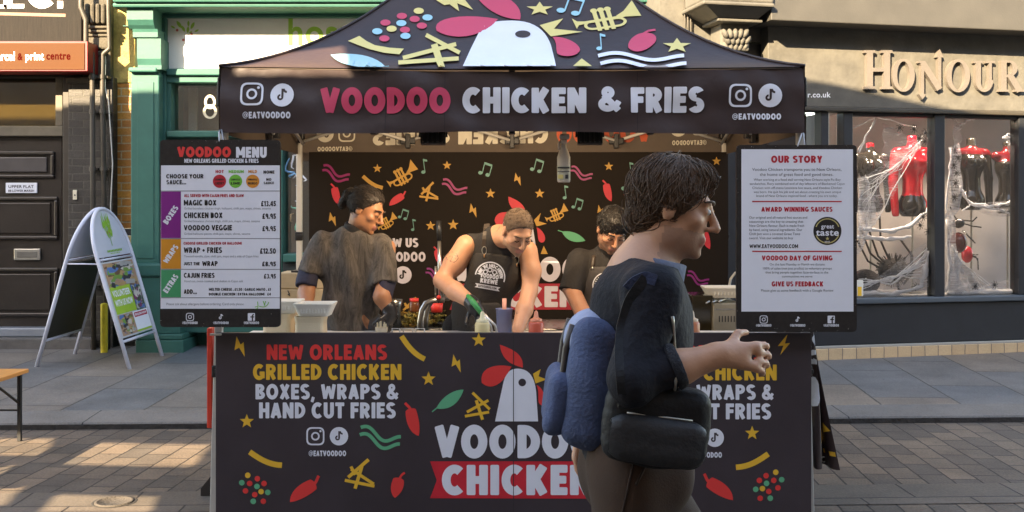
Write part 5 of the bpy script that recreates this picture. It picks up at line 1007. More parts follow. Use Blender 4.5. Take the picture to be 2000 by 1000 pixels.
def web(label, sheets, ropes):
    b = MB()
    for pts, mat, d in sheets:
        c = [hw(x, y, d) for x, y in pts]; nrm = N_
        def fn(i, j, c=c):
            p = c[0].lerp(c[1], i).lerp(c[3].lerp(c[2], i), j); return p + N_ * (.03 * math.sin(6 * i + 3 * j) + .02 * math.sin(11 * j)) + Vector((0, 0, -.05 * math.sin(math.pi * i) * j))
        b.grid(fn, 16, 12, mat)
    rng = random.Random(len(label))
    for pts, r_, d in ropes:
        P = [hw(x, y, d) for x, y in pts]; Q = []
        for k in range(len(P) - 1): Q += [P[k].lerp(P[k + 1], t / 6) for t in range(6)]
        Q.append(P[-1]); Q = [q + Vector((rng.gauss(0, .006), rng.gauss(0, .006), rng.gauss(0, .006))) for q in Q]
        b.tube(Q, r_, m_cot, 6, rr=[r_ * rng.uniform(.5, 1.3) for _ in Q])
    b.build('cobweb', None, hw(*sheets[0][0][0], sheets[0][2]), label, 'cobweb', 'stretched cotton cobwebs in the shop window')
web('wide fan of stretched cotton web across the left pane, from peak to board edge', [([(1798, 276), (1690, 345), (1676, 445), (1716, 428)], wA, .12), ([(1690, 340), (1676, 350), (1672, 500), (1712, 430)], wB, .14), ([(1722, 240), (1800, 276), (1740, 330), (1722, 300)], wA, .16)],
    [([(1798, 276 + 2 * k), (1760 - 9 * k, 330 + 4 * k), (1678 + 2 * k, 350 + 16 * k)], .003, .11) for k in range(8)] + [([(1798, 276), (1715, 425), (1690, 460)], .006, .12), ([(1800, 274), (1745, 328), (1676, 356)], .005, .12), ([(1710, 232), (1676, 300)], .012, .16), ([(1665, 252), (1712, 228), (1790, 250)], .006, .2)])
web('thick white web ropes low across the left pane over the hairy spider', [([(1675, 565), (1815, 470), (1818, 575), (1675, 577)], wA, .10)], [([(1676, 545 + 4 * k), (1740, 550 - 2 * k), (1816, 480 + 11 * k)], .005, .09) for k in range(7)] + [([(1676, 447), (1740, 452), (1780, 440), (1822, 402)], .026, .14), ([(1676, 463), (1730, 467), (1778, 464)], .022, .16), ([(1680, 555), (1740, 545), (1790, 520), (1815, 480)], .014, .10), ([(1676, 572), (1740, 575), (1800, 560), (1816, 490)], .03, .08), ([(1690, 545), (1740, 555), (1800, 515)], .008, .09)])
web('white cotton drape hanging straight down the left edge of the right pane', [([(1852, 288), (1874, 280), (1876, 400), (1848, 430)], wB, .10), ([(1858, 232), (1876, 240), (1874, 282), (1862, 290)], wA, .12), ([(1848, 425), (1862, 415), (1872, 560), (1850, 575)], wB, .10)], [([(1850, 430), (1856, 520), (1852, 570)], .02, .1), ([(1858, 290), (1852, 360), (1848, 425)], .012, .08), ([(1868, 250), (1882, 240), (1905, 230)], .012, .16)])
web('looped web strands under the black mannequins in the right pane', [([(1890, 398), (1985, 392), (1990, 420), (1900, 405)], wA, .15)], [([(1876, 365), (1890, 395), (1930, 405), (1968, 398), (1990, 380)], .016, .15), ([(1880, 412), (1895, 400), (1960, 412), (1985, 428)], .010, .15), ([(1890, 395), (1940, 400), (1990, 395)], .006, .14)])
web('heap of loose web along the sill of the right pane', [([(1850, 575), (1860, 490), (1900, 540), (1945, 572)], wB, .08), ([(1900, 560), (1985, 545), (1985, 575), (1900, 577)], wA, .09)], [([(1862 + 3 * k, 490 + 4 * k), (1870 + 9 * k, 530 + 3 * k), (1862 + 16 * k, 572)], .005, .09) for k in range(7)] + [([(1850, 570), (1900, 572), (1985, 570)], .03, .08), ([(1985, 570), (1990, 480), (1992, 420)], .014, .08), ([(1858, 480), (1880, 530), (1920, 570)], .012, .1), ([(1866, 490), (1870, 560)], .02, .1)])
web('small bright web tuft in the top corner of the right pane', [([(1958, 268), (1990, 258), (1992, 300), (1970, 285)], wB, .12)], [([(1958, 270), (1975, 262), (1992, 262)], .02, .12)])
b = MB(); hb(b, 1674, 1686, hz(580), hz(548), .012, .016, M('sticker', (.7, .68, .6), .5), 0); A = Art(); A.add(ye, [[(1675, 560), (1683, 560), (1683, 578), (1675, 578)]]); b.art(A, lambda x, y, o_: hw(x, y, .012 - o_)); b.build('window_sticker', None, hw(1680, 580, .01), 'small white and yellow sticker in the lower corner of the left pane', 'sticker')

# ------------------------------------------------------------------ things on the worktops
m_foam = M('white foam', (.80, .77, .68), .7, var=.05, bump=.1, bs=150); m_clear = glassmat('clear plastic', (.85, .86, .85), .12)
def tray(b, c, w_, d_, h, mat, taper=.78, th=.006):
    c = Vector(c)
    def loop(sx, sy, z, r_=.025): return [c + Vector((x, y, z)) for x, y in rpoly([(-w_ / 2 * sx, -d_ / 2 * sy), (w_ / 2 * sx, -d_ / 2 * sy), (w_ / 2 * sx, d_ / 2 * sy), (-w_ / 2 * sx, d_ / 2 * sy)], r_, 4)]
    L = [loop(taper, taper, 0), loop(.93, .93, h * .75), loop(1, 1, h), loop(1, 1, h + .005), loop(.94, .94, h + .004), loop(taper - .04, taper - .04, .006)]
    n = len(L[0]); vs = sum(L, []); fs = [[i * n + k, i * n + (k + 1) % n, (i + 1) * n + (k + 1) % n, (i + 1) * n + k] for i in range(len(L) - 1) for k in range(n)] + [list(range(n))[::-1], [(len(L) - 1) * n + k for k in range(n)]]
    b.add(vs, fs, mat)
    for s_ in range(9):
        x = -w_ * .3 + s_ * w_ * .075; b.box(c.x + x - .003, c.x + x + .003, c.y - d_ * .455, c.y - d_ * .43, c.z + h * .3, c.z + h * .7, mat, .001)
for px, lab, yy in ((612, 'open white foam takeaway box on the counter, right one of the pair', 5.50), (549, 'open white foam takeaway box on the counter, partly behind the menu board', 5.66)):
    o = at(px, 640, yy); t = thing('takeaway_box', lab, 'box', (o.x, yy + .02, .93), 'foam boxes on the counter'); b = MB(); tray(b, (o.x - .01, yy, .93), .155, .16, .118, M('cream foam', (.72, .58, .38), .7, var=.06, bump=.1, bs=150), .97); b.build('base', t); b = MB(); tray(b, (o.x + .012, yy, 1.054), .205, .19, .062, m_foam, .75); b.build('lid', t)
b = MB(); o = at(1410, 580, 6.3); tray(b, (o.x + .02, 6.3, 1.085), .27, .22, .058, m_foam, .76); b.build('foam_tray', None, (o.x + .02, 6.3, 1.085), 'white foam food tray resting on top of the steel fryer', 'tray')
m_card = M('buff carton', (.52, .40, .24), .75, var=.18, vs=7)
for z0, z1, dx, lb in ((.87, 1.10, 0, 'lower'), (1.102, 1.205, .02, 'upper')):
    b = MB(); p = at(538, 0, 6.75); q = at(668, 0, 6.75); b.box(p.x + dx, q.x + dx, 6.72, 6.98, z0, z1, m_card, .008)
    if lb == 'upper': b.box(p.x + .1, p.x + .26, 6.75, 6.9, z1, z1 + .012, m_blkp, .003)
    else: 
        for k in range(3): b.tube([at(562 + k * 2, 567 + k * 3, 6.718), at(566 - k * 2, 578 - k, 6.718)], .003, m_ink, 5)
    b.build('carton', None, (p.x + .2, 6.8, z0), lb + ' of two buff cartons stacked behind the cook in the grey shirt', 'carton')
def lath(name, label, cat, px, Y, z0, prof, mat, group=None, parts=()):
    o = at(px, 0, Y); t = thing(name, label, cat, (o.x, Y, z0), group); b = MB(); b.lathe([(max(r_, .0005), z) for r_, z in prof], (o.x, Y, z0), mat); b.build('body', t)
    for nm, pr, mm in parts: b = MB(); b.lathe([(max(r_, .0005), z) for r_, z in pr], (o.x, Y, z0), mm); b.build(nm, t)
    return t
sq_b = [(0, 0), (.036, 0), (.039, .01), (.039, .085), (.034, .095), (.0, .096)]; cap_b = [(.031, .096), (.031, .108), (.020, .112), (.013, .118), (.009, .145), (.004, .152), (0, .152)]
lath('sauce_bottle', 'cream coloured squeeze bottle at the front edge of the counter', 'bottle', 942, 5.42, .93, sq_b, M('cream sauce', (.62, .50, .25), .35), 'squeeze bottles', (('nozzle', cap_b, M('nozzle cream', (.66, .60, .38), .4)),))
lath('sauce_bottle', 'red squeeze bottle beside the passer by', 'bottle', 1047, 5.46, .93, sq_b, M('red sauce', (.50, .09, .05), .35), 'squeeze bottles', (('nozzle', cap_b, M('nozzle orange', (.62, .22, .12), .4)),))
lath('sauce_bottle', 'orange squeeze bottle at the right behind the passer by', 'bottle', 1352, 5.46, .93, sq_b, M('orange sauce', (.55, .20, .10), .35), 'squeeze bottles', (('nozzle', cap_b, M('nozzle pale', (.62, .45, .30), .4)),))
lath('blue_tub', 'tall blue tub of sauce pots behind the tattooed cook', 'tub', 985, 5.76, .93, [(0, 0), (.040, 0), (.046, .13), (.049, .135), (.045, .135), (.038, .01)], M('blue plastic', (.14, .17, .33), .4), None, (('straws', [(0, .05), (.012, .05), (.012, .19), (0, .19)], M('straw stripe', (.6, .3, .25), .5)),))
lath('steel_pot', 'tall steel container by the gloved hand of the cook in grey', 'pot', 771, 6.3, .87, [(0, 0), (.034, 0), (.036, .15), (.040, .16), (.048, .20), (.045, .20), (.036, .155), (.03, .02)], M('pot steel', (.42, .42, .40), .28, .9), None, (('liner', [(0, .17), (.041, .172)], M('liner pale', (.55, .54, .5), .4)),))
lath('sauce_jar', 'brown sauce jar with red screw lid on the back table', 'jar', 809, 6.62, .965, [(0, 0), (.030, 0), (.032, .01), (.032, .055), (.026, .065), (0, .066)], M('brown sauce', (.14, .05, .02), .25), None, (('lid', [(.027, .066), (.029, .068), (.029, .085), (0, .086)], rd),))
lath('red_pot', 'small bright red pot behind the chip cutter', 'pot', 853, 6.6, .965, [(0, 0), (.035, 0), (.04, .06), (.037, .06), (.03, .005)], rd)
b = MB(); o = at(830, 0, 6.62); b.box(o.x - .15, o.x + .13, 6.55, 6.75, .87, .872, m_clear, 0); t = thing('salad_tub', 'clear plastic tub of yellow salad on the back table', 'tub', (o.x, 6.65, .87))
for x0, x1, y0, y1 in ((-.15, .13, 6.55, 6.553), (-.15, .13, 6.747, 6.75), (-.15, -.147, 6.5535, 6.7465), (.127, .13, 6.5535, 6.7465)): b.box(o.x + x0, o.x + x1, y0, y1, .8722, .965, m_clear, 0)
b.build('shell', t); b = MB(); m_slaw = M('yellow salad', (.52, .40, .10), .5, var=.3, bump=.3)
for _ in range(90): q = Vector((o.x + random.uniform(-.13, .11), random.uniform(6.57, 6.73), .885 + random.uniform(0, .055))); b.tube([q, q + Vector((random.uniform(-.03, .03), random.uniform(-.03, .03), random.uniform(-.01, .02)))], .007, m_slaw, 5)
b.build('salad', t)
# chip cutter: bent steel frame, upright rods, long black lever
t = thing('chip_cutter', 'steel chip cutter with bent frame and long upright black handled lever', 'cutter', tuple(at(845, 660, 6.2)[:2]) + (.93,)); b = MB()
t.location = (at(845, 0, 6.2).x, 6.2, .84); t.matrix_world = Matrix.Translation(t.location)
P = [at(x, y, 6.2) for x, y in ((819, 652), (820, 628), (824, 606), (832, 592), (846, 587), (868, 586))]; P[0].z = .84
b.tube(P, .017, m_ss, 10); b.build('frame', t); b = MB(); b.tube([p + Vector((.02, .16, 0)) for p in P], .017, m_ss, 10); b.build('frame', t)
for x in (851, 859, 866): b = MB(); b.tube([at(x, 586, 6.22), at(x, 520, 6.22)], .007, m_ss, 8); b.build('rod', t)
b = MB(); b.tube([at(859, 586, 6.2), at(858, 470, 6.2)], .011, m_ss, 10); lv = b.build('lever', t); b = MB(); b.tube([at(858, 470, 6.2), at(857, 431, 6.2)], .014, m_blkp, 10); b.build('grip', lv)
b = MB(); b.ball(at(857, 581, 6.18), .014, rd); b.build('knob', t)
# fryer box at the right end
t = thing('fryer', 'steel fryer box with vent slots behind the right end of the counter', 'fryer', (at(1418, 0, 6.2).x, 6.3, .84)); b = MB(); p, q = at(1393, 653, 6.15), at(1450, 593, 6.15); b.box(p.x, q.x, 6.15, 6.5, .872, q.z, M('fryer steel', (.46, .42, .33), .4, .6, var=.12), .004)
A = Art(); A.add(m_ink, [bar(1405 + k * 5.8, 617, 1405 + k * 5.8, 629, 2, .8) for k in range(6)]); A.add(m_ss, [[(1394, 603), (1450, 603), (1450, 605), (1394, 605)]]); b.art(A, pp(6.15)); b.build('body', t)
b = MB(); p, q = at(1352, 620, 6.2), at(1392.5, 577, 6.2); b.box(p.x, q.x, 6.2, 6.48, .872, q.z, M('dark fryer glass', (.03, .025, .015), .12, coat=.4), .005); b.build('splash_guard', t)
b = MB(); 
for k in range(3): b.tube([(at(1376 + k * 12, 0, 6.2).x, 6.14, 1.062 + .004 * k), (at(1394 + k * 12, 0, 6.3).x, 6.3, 1.075), (at(1400 + k * 12, 0, 6.4).x, 6.48, 1.07)], .006, m_ss, 6)
b.build('basket_rim', t); b = MB(); b.tube([at(x, y, 6.5) for x, y in ((1424, 600), (1424, 560), (1427, 545), (1436, 533), (1450, 528))], .008, m_alu, 8); b.build('hose', t)
# small things on the front edge
t = thing('fork_cup', 'paper cup bristling with pale wooden forks at the counter edge', 'cup', (at(745, 0, 5.42).x, 5.42, .93)); b = MB(); o = Vector(t.location); b.lathe([(.001, 0), (.026, 0), (.033, .07), (.031, .07), (.024, .004)], o, M('kraft cup', (.45, .36, .24), .7)); b.build('cup', t)
for k in range(7): b = MB(); a = k * .9; x, y = .016 * math.cos(a), .016 * math.sin(a); b.box(o.x + x * 1.4 - .004, o.x + x * 1.4 + .004, o.y + y - .001, o.y + y + .001, .935, 1.018 + .006 * (k % 3), M('pale wood', (.66, .56, .36), .6), .001); b.build('fork', t)
for k, (x0, x1) in enumerate(((766, 781), (788, 806), (812, 829))):
    b = MB(); Y = 5.40; b.tube([at(x0, 0, Y).xy.to_3d() + Vector((0, 0, .931)), at(x0, 642, Y), at(x1, 642, Y), at(x1, 0, Y).xy.to_3d() + Vector((0, 0, .931))], .004, m_alu, 6); b.build('wire_holder', None, (at(x0, 0, Y).x, Y, .93), ('left', 'middle', 'right')[k] + ' one of three white wire holders on the counter edge', 'holder', 'wire holders on the counter')
# hanging spray bottle
t = thing('spray_bottle', 'white spray bottle hung by its trigger from the tent frame', 'bottle', tuple(at(1101, 356, 5.42))); o = at(1101, 356, 5.42); b = MB(); m_sp = M('milky plastic', (.62, .55, .47), .4, var=.05)
b.lathe([(.001, 0), (.030, 0), (.034, .006), (.034, .115), (.034, .13), (.026, .155), (.016, .18), (.013, .20), (.001, .20)], o, m_sp, 22, None, .75); b.lathe([(.0343, .012), (.0345, .085)], o, M('bottle label', (.50, .48, .38), .5), 22, None, .76); A = Art()
A.add(m_ink, [[(1089, 326), (1112, 326), (1112, 329), (1089, 329)], [(1089, 334), (1112, 334), (1112, 335.5), (1089, 335.5)], [(1104, 341), (1110, 341), (1110, 349), (1104, 349)]]); A.add(yl, [[(1090, 341), (1100, 341), (1100, 349), (1090, 349)]]); b.art(A, pp(5.42 - .0275)); b.build('body', t)
b = MB(); b.box(o.x - .014, o.x + .016, 5.40, 5.44, o.z + .20, o.z + .222, m_sp, .006); b.box(o.x - .022, o.x + .03, 5.405, 5.435, o.z + .222, o.z + .25, m_sp, .008); b.tube([(o.x - .012, 5.42, o.z + .22), (o.x - .026, 5.42, o.z + .195), (o.x - .024, 5.42, o.z + .165)], .006, m_sp, 8); b.build('trigger', t)
# ------------------------------------------------------------------ people
from mathutils.bvhtree import BVHTree
def folds(a, f, ph=0, dz=1.0):
    return lambda P: a * np.sin(f * P[..., 0] * 1.3 + 2.2 * np.sin(5 * P[..., 2] + ph) + f * .35 * P[..., 1]) * dz + a * .8 * np.sin(f * .55 * (P[..., 2] + .6 * P[..., 0]) + 2 * np.sin(7 * P[..., 1] + 3 * P[..., 0] + ph))
def skin(nm, c): return M(nm, c, .5, var=.10, vs=18, bump=.06, bs=140, sss=.12)
def surf_on(o_):
    """lays print on a garment: finds the garment surface seen towards the print"""
    me = o_.data; base = o_.matrix_world.translation if o_.parent is None else Vector(o_['_b'])
    t_ = BVHTree.FromPolygons([v.co + base for v in me.vertices], [list(p.vertices) for p in me.polygons]); cp_ = Vector((0, 0, EYE))
    def f(px, py, off):
        d = (at(px, py, 1) - cp_).normalized(); h = t_.ray_cast(cp_ + d * .5, d)
        return (h[0] - d * off) if h[0] is not None else at(px, py, 6.0)
    return f
def facepick(H, stub):
    def f(P):
        q = H.local(P); r_ = np.zeros(len(P), int)
        r_[(q[:, 2] < -.045) & (q[:, 2] > -.13) & (q[:, 1] > -.01) & (np.abs(q[:, 0]) < .075)] = 2 if stub else 0
        lip = (np.abs(q[:, 0]) < .024) & (q[:, 2] < -.052) & (q[:, 2] > -.078) & (q[:, 1] > .082); r_[lip] = 1
        return r_
    return f
def hair(H, parent, mat, grow, cl, extra=None, h=.006, amp=.003, fr=90, name='hair', top=0, st=None):
    """a cap of hair under many separate locks; st = (count, length, flow, thickness)"""
    S = Sdf(); H.e(S, 0, -.020, .040, (.078 + grow, .096 + grow, .083 + grow + top))
    if extra: extra(S)
    for c, n in cl: S.clip(H.p(*c), H.r * n[0] + H.f * n[1] + H.u * n[2])
    def dsp(P): q = (P - np.array(H.c)) @ H.B; return amp * (np.sin(fr * q[..., 0] + 14 * np.sin(16 * q[..., 2])) + .7 * np.sin(fr * 1.7 * q[..., 2] + 20 * q[..., 0]))
    S.disp = dsp if amp else None; b = blob(S, h, mat, smooth=1)
    if st:
        bv = BVHTree.FromPolygons(b.v, b.f); cnt, L, flow, rad = st; rng = random.Random(cnt); C = H.p(0, -.02, .03); k = 0
        while k < cnt:
            d = Vector((rng.gauss(0, 1), rng.gauss(0, 1), rng.gauss(0, 1))).normalized(); w_ = H.r * d.x + H.f * d.y + H.u * d.z; hit = bv.ray_cast(C + w_ * .3, -w_)
            if hit[0] is None or hit[1].dot(w_) < .15: k += .2; continue
            k += 1; p = hit[0]; nrm = hit[1]; P = []; lift = rng.uniform(.0, .004) + (rng.uniform(.003, .012) if rng.random() < .05 and L > .03 else 0); ln = L * rng.uniform(.6, 1.2); jit = Vector((rng.gauss(0, .25), rng.gauss(0, .25), rng.gauss(0, .25))); cur = rng.gauss(0, .35)
            for i in range(7):
                P.append(p + nrm * (lift + .004 * math.sin(i * .55) - .002)); q = H.local(np.array(p)[None])[0]; f_ = Vector(flow(q)); g_ = (H.r * f_.x + H.f * f_.y + H.u * f_.z).normalized() + jit; g_ = (g_ - nrm * g_.dot(nrm)); g_.normalize()
                g_ = (g_ + nrm.cross(g_) * cur * (i / 6)).normalized(); nx = p + g_ * ln / 6; loc = bv.find_nearest(nx)
                if loc[0] is None: break
                if (nx - loc[0]).length > .012: p = nx
                else: p, nrm = loc[0], loc[1] if loc[1].dot(nrm) > 0 else nrm
            if len(P) > 2: b.tube(P, rad, mat, 4, rr=[rad * (1 - (i / (len(P) - 1)) ** 2 * .85) * (.6 if i == 0 else 1) for i in range(len(P))])
    return b.build(name, parent)
m_eye = M('eye dark', (.012, .008, .006), .2); m_apr = M('apron cloth', (.030, .026, .023), .75, var=.2, vs=12, bump=.2, bs=90); m_tee = M('black cotton', (.018, .016, .016), .85, var=.15, bump=.2, bs=70)
m_glv = M('black glove', (.016, .016, .018), .35, bump=.15, bs=60); m_lea = M('dark leather', (.055, .042, .034), .45, var=.2)
def legs(S, hipx, y, hz_=.92):
    for q in (-1, 1): S.chain([(hipx + q * .09, y, hz_), (hipx + q * .10, y - .02, .5), (hipx + q * .10, y, .07)], [.095, .065, .05], .04)
def shoe(S, x, y, dx=0, dy=-1, z=.0):
    S.cap((x, y, z + .045), (x + dx * .17, y + dy * .17, z + .038), .042, .036, .03)

# --- cook in the grey shirt, back to the street
sk = skin('skin brown', (.36, .165, .085)); Hc = Head(at(716, 412, 5.93), (.84, -.30, -.40), (.30, -.04, .93), 1.03); S = Sdf(); Hc.build(S)
nb = at(694, 470, 5.97); S.cap(nb, Hc.p(0, -.025, -.05), .062, .054, .03); S.cap(at(690, 500, 5.97), nb, .09, .06, .05)
S.chain([at(622, 478, 5.98), at(603, 540, 5.92), at(598, 575, 5.86), at(600, 612, 5.74)], [.055, .05, .046, .036], .02); S.chain([at(754, 484, 5.92), at(752, 550, 5.86), at(746, 580, 5.80), at(762, 612, 5.80)], [.055, .05, .046, .032], .02)
S.ell(at(690, 540, 5.98), (.14, .09, .26)); S.chain([at(690, 560, 5.98), at(690, 640, 5.98)], [.12, .13], .05); x_ = at(690, 0, 5.98).x; legs(S, x_, 5.98)
hand(S, at(600, 612, 5.74), (.05, -.3, -1), (1, 0, 0), .5); b = blob(S, .007, [sk, skin('lip brown', (.30, .11, .08)), sk], pick=facepick(Hc, 0))
p1 = b.build('person', None, (x_, 5.98, 0), 'cook in faded grey tee with tied back dark hair and his back turned', 'person')
m_hr = M('dark wavy hair', (.016, .010, .007), .6, var=.5, vs=40, bump=.25, bs=120)
hair(Hc, p1, m_hr, .010, [((0, .048, .060), (0, .80, -.60)), ((0, 0, -.07), (0, .3, -1))], lambda S_: (Hc.e(S_, .01, -.125, .035, (.044, .040, .046), .012), Hc.e(S_, .02, -.140, -.01, (.030, .026, .045), .012), Hc.e(S_, .075, .03, -.012, (.010, .014, .03), .01)), amp=.0012, fr=140, top=.0, st=(1200, .085, lambda q: (-q[0] * .6, -.13 - q[1], .03 - q[2]), .0017))
Hc.details(p1, M('brow black', (.02, .012, .008), .7), m_eye, True, True)
m_tie = bpy.data.materials.new('faded grey cotton'); m_tie.use_nodes = True; n = m_tie.node_tree.nodes; l = m_tie.node_tree.links; g = n.new('ShaderNodeTexCoord'); mp = n.new('ShaderNodeMapping'); mp.inputs['Scale'].default_value = (5, 5, 1.3); l.new(g.outputs['Object'], mp.inputs[0])
nz = n.new('ShaderNodeTexNoise'); nz.inputs['Scale'].default_value = 4; nz.inputs['Detail'].default_value = 9; nz.inputs['Roughness'].default_value = .75; nz.inputs['Distortion'].default_value = 1.2; l.new(mp.outputs[0], nz.inputs[0])
cr = n.new('ShaderNodeValToRGB'); cr.color_ramp.elements[0].position = .35; cr.color_ramp.elements[0].color = (.026, .022, .019, 1); cr.color_ramp.elements[1].position = .68; cr.color_ramp.elements[1].color = (.135, .118, .105, 1); l.new(nz.outputs[0], cr.inputs[0]); l.new(cr.outputs[0], n['Principled BSDF'].inputs['Base Color']); n['Principled BSDF'].inputs['Roughness'].default_value = .9
bp = n.new('ShaderNodeBump'); bp.inputs['Strength'].default_value = .35; bp.inputs['Distance'].default_value = .02; l.new(nz.outputs[0], bp.inputs['Height']); l.new(bp.outputs[0], n['Principled BSDF'].inputs['Normal'])
S = Sdf(); S.ell(at(690, 520, 5.97), (.185, .125, .20), k=.05).ell(at(686, 590, 5.97), (.172, .125, .2), k=.06).ell(at(688, 650, 5.97), (.165, .125, .12), k=.05).cap(at(632, 474, 5.98), at(746, 480, 5.93), .066, k=.05).cap(at(694, 466, 5.97), at(690, 500, 5.97), .085, .1, .05)
S.chain([at(630, 478, 5.98), at(604, 538, 5.92)], [.070, .080], .04, True).chain([at(747, 486, 5.92), at(752, 556, 5.86)], [.072, .080], .04, True); S.clip(at(690, 649, 5.97), (0, 0, -1)).clip(Hc.p(0, -.03, -.06), (Hc.p(0, -.03, -.06) - nb)); S.disp = folds(.0055, 42)
S.clip(at(603, 546, 5.9), (-.25, 0, -1) if False else (0, 0, 0.0001)) if False else None
b = blob(S, .009, m_tie, smooth=1); b.build('tee_shirt', p1)
for pp_, rr_ in (([at(605, 520, 5.93), at(599, 560, 5.88)], [.062, .060]), ([at(752, 552, 5.86), at(748, 582, 5.81)], [.060, .056])): S = Sdf(); S.chain(pp_, rr_, .01, True); S.disp = folds(.003, 60, 1); blob(S, .008, M('navy cotton', (.018, .018, .04), .85, bump=.15), smooth=1).build('undershirt_sleeve', p1)

S = Sdf(); S.ell(at(688, 640, 5.97), (.176, .138, .115)); S.clip(at(690, 604, 5.97), (0, 0, 1)).clip(at(690, 618, 5.97), (0, 0, -1)); S.disp = folds(.003, 40); b = blob(S, .008, m_tee); b.build('apron_band', p1)
S = Sdf(); S.cap(at(693, 470, 5.97), Hc.p(0, -.028, -.075), .080, .066); S.clip(Hc.p(0, -.03, -.088), (Hc.p(0, -.03, -.06) - nb)).clip(at(693, 478, 5.97), (0, 0, -1)); b = blob(S, .007, m_tee); b.build('collar', p1)
S = Sdf(); legs(S, x_, 5.98); S.disp = folds(.004, 30); b = blob(S, .014, M('grey jeans', (.07, .07, .075), .9, bump=.2), grow=.012); b.build('trousers', p1)
S = Sdf(); [shoe(S, x_ + q_ * .10, 5.98, 0, -.8) for q_ in (-1, 1)]; b = blob(S, .012, m_blkp); b.build('shoes', p1)
S = Sdf(); hand(S, at(762, 608, 5.80), (-.12, -.25, -1), (-.8, .3, .1), .55, side=-1, k=1.12); S.cap(at(758, 600, 5.80), at(763, 616, 5.80), .040, .036); b = blob(S, .006, m_glv); b.build('glove', p1)

# --- tattooed cook with cropped hair, sleeveless, bent over his work
sk = skin('skin fair', (.52, .27, .165)); st_ = skin('skin fair stubble', (.30, .175, .115)); Hd = Head(at(1011, 453, 5.70), (.27, -.74, -.60), (.22, -.55, .78), 1.0); S = Sdf(); Hd.build(S)
nb = at(975, 462, 5.86); S.cap(nb, Hd.p(0, -.03, -.055), .070, .058, .035)
S.chain([at(912, 482, 5.93), at(888, 515, 5.90), at(863, 548, 5.85)], [.070, .060, .046], .03).chain([at(863, 548, 5.85), at(888, 568, 5.74), at(922, 592, 5.62)], [.046, .050, .034], .02)
S.chain([at(1030, 490, 5.89), at(1038, 530, 5.86), at(1034, 570, 5.82)], [.058, .052, .044], .03).chain([at(1034, 570, 5.82), at(1024, 605, 5.74), at(1012, 642, 5.66)], [.044, .046, .034], .02)
S.ell(at(965, 530, 5.95), (.14, .09, .22)); S.chain([at(955, 560, 5.98), at(935, 650, 6.02)], [.11, .12], .05); x_ = at(930, 0, 6.02).x; legs(S, x_, 6.02)
hand(S, at(1012, 642, 5.66), (.02, -.35, -1), (-1, .1, 0), .55, side=1)
b = blob(S, .007, [sk, skin('lip pink', (.42, .17, .13)), st_], pick=facepick(Hd, 1)); p2 = b.build('person', None, (x_, 6.02, 0), 'cook with cropped hair and bare tattooed arms in black apron bending over the counter', 'person')
hair(Hd, p2, M('cropped hair', (.135, .092, .064), .95, var=.25, vs=60, bump=.3, bs=300), -.0005, [((0, .053, .062), (0, .80, -.60)), ((0, -.05, -.045), (0, .1, -1))], amp=0, st=(1500, .008, lambda q: (q[0], q[1] + .03, -.04), .0010))
Hd.details(p2, M('brow brown', (.10, .06, .035), .7), m_eye, True, True)
S = Sdf(); S.ell(at(966, 525, 5.94), (.168, .115, .19), k=.05).ell(at(946, 600, 5.99), (.150, .115, .2), k=.06).ell(at(936, 660, 6.02), (.155, .12, .12), k=.05).cap(at(922, 474, 5.94), at(1022, 482, 5.90), .056, k=.045).cap(at(968, 468, 5.88), at(966, 500, 5.92), .082, .1, .04)
S.clip(Hd.p(0, -.035, -.085), (Hd.p(0, -.03, -.06) - nb)).clip(at(894, 500, 5.92), at(890, 520, 5.9) - at(925, 505, 5.92)).clip(at(1046, 500, 5.9), at(1060, 500, 5.9) - at(1030, 498, 5.9)); S.disp = folds(.004, 36, 2)
b = blob(S, .008, m_tee, smooth=2); b.build('vest', p2)
S2 = Sdf(); S2.it = list(S.it); S2.disp = S.disp; S2.clip(at(966, 520, 5.95), (0, .9, .35)).clip(at(966, 498, 5.85), (.12, .2, 1)).clip(at(912, 540, 5.9), (-1, 0, .35)).clip(at(1018, 540, 5.9), (1, 0, .3)); b = blob(S2, .008, m_apr, grow=.009, smooth=2); apn = b.build('apron', p2)
S = Sdf(); S.chain([at(938, 600, 5.99), at(934, 700, 6.0)], [.165, .18], .05); S.clip(at(930, 590, 5.9), (0, 0, 1)).clip(at(930, 0, 6.02), (0, 1, 0)); S.disp = folds(.005, 30); b = blob(S, .010, m_apr); b.build('apron_skirt', p2)
for a_, c_ in (((951, 437), (946, 482)), ((1013, 468), (1009, 500))):
    so_ = surf_on(p2.children[-4] if False else [c for c in p2.children if c.name.startswith('vest')][0]); P = [so_(a_[0] + (c_[0] - a_[0]) * k / 6, a_[1] + (c_[1] - a_[1]) * k / 6, .004) for k in range(7)]
    b = MB(); 
    for k in range(6):
        u, v = P[k], P[k + 1]; wx = Vector((.017, 0, .002)); b.add([u - wx, u + wx, v + wx, v - wx, u - wx + Vector((0, .006, 0)), u + wx + Vector((0, .006, 0)), v + wx + Vector((0, .006, 0)), v - wx + Vector((0, .006, 0))], [[0, 1, 2, 3], [4, 5, 6, 7], [0, 4, 7, 3], [1, 5, 6, 2]], m_lea)
    sp_ = b.build('apron_strap', p2); b = MB(); b.tube([P[-1] + Vector((.013 * math.cos(t), -.008, -.02 + .022 * math.sin(t))) for t in [k * math.pi / 5 for k in range(10)]], .0025, m_brass, 6, closed=True); b.tube([P[-1] + Vector((0, -.008, -.042)), P[-1] + Vector((0, -.008, -.06))], .004, M('copper hook', (.5, .28, .14), .35, .8), 6); b.build('ring', sp_)
sa = surf_on(apn); A = Art(); ecx, ecy = 957, 541
A.add(wv, sect(ecx, ecy, 30, 30, 27.5, 27.5, 190, 380, 30) + sect(ecx, ecy, 17, 17, 16, 16, 190, 370, 20)); 
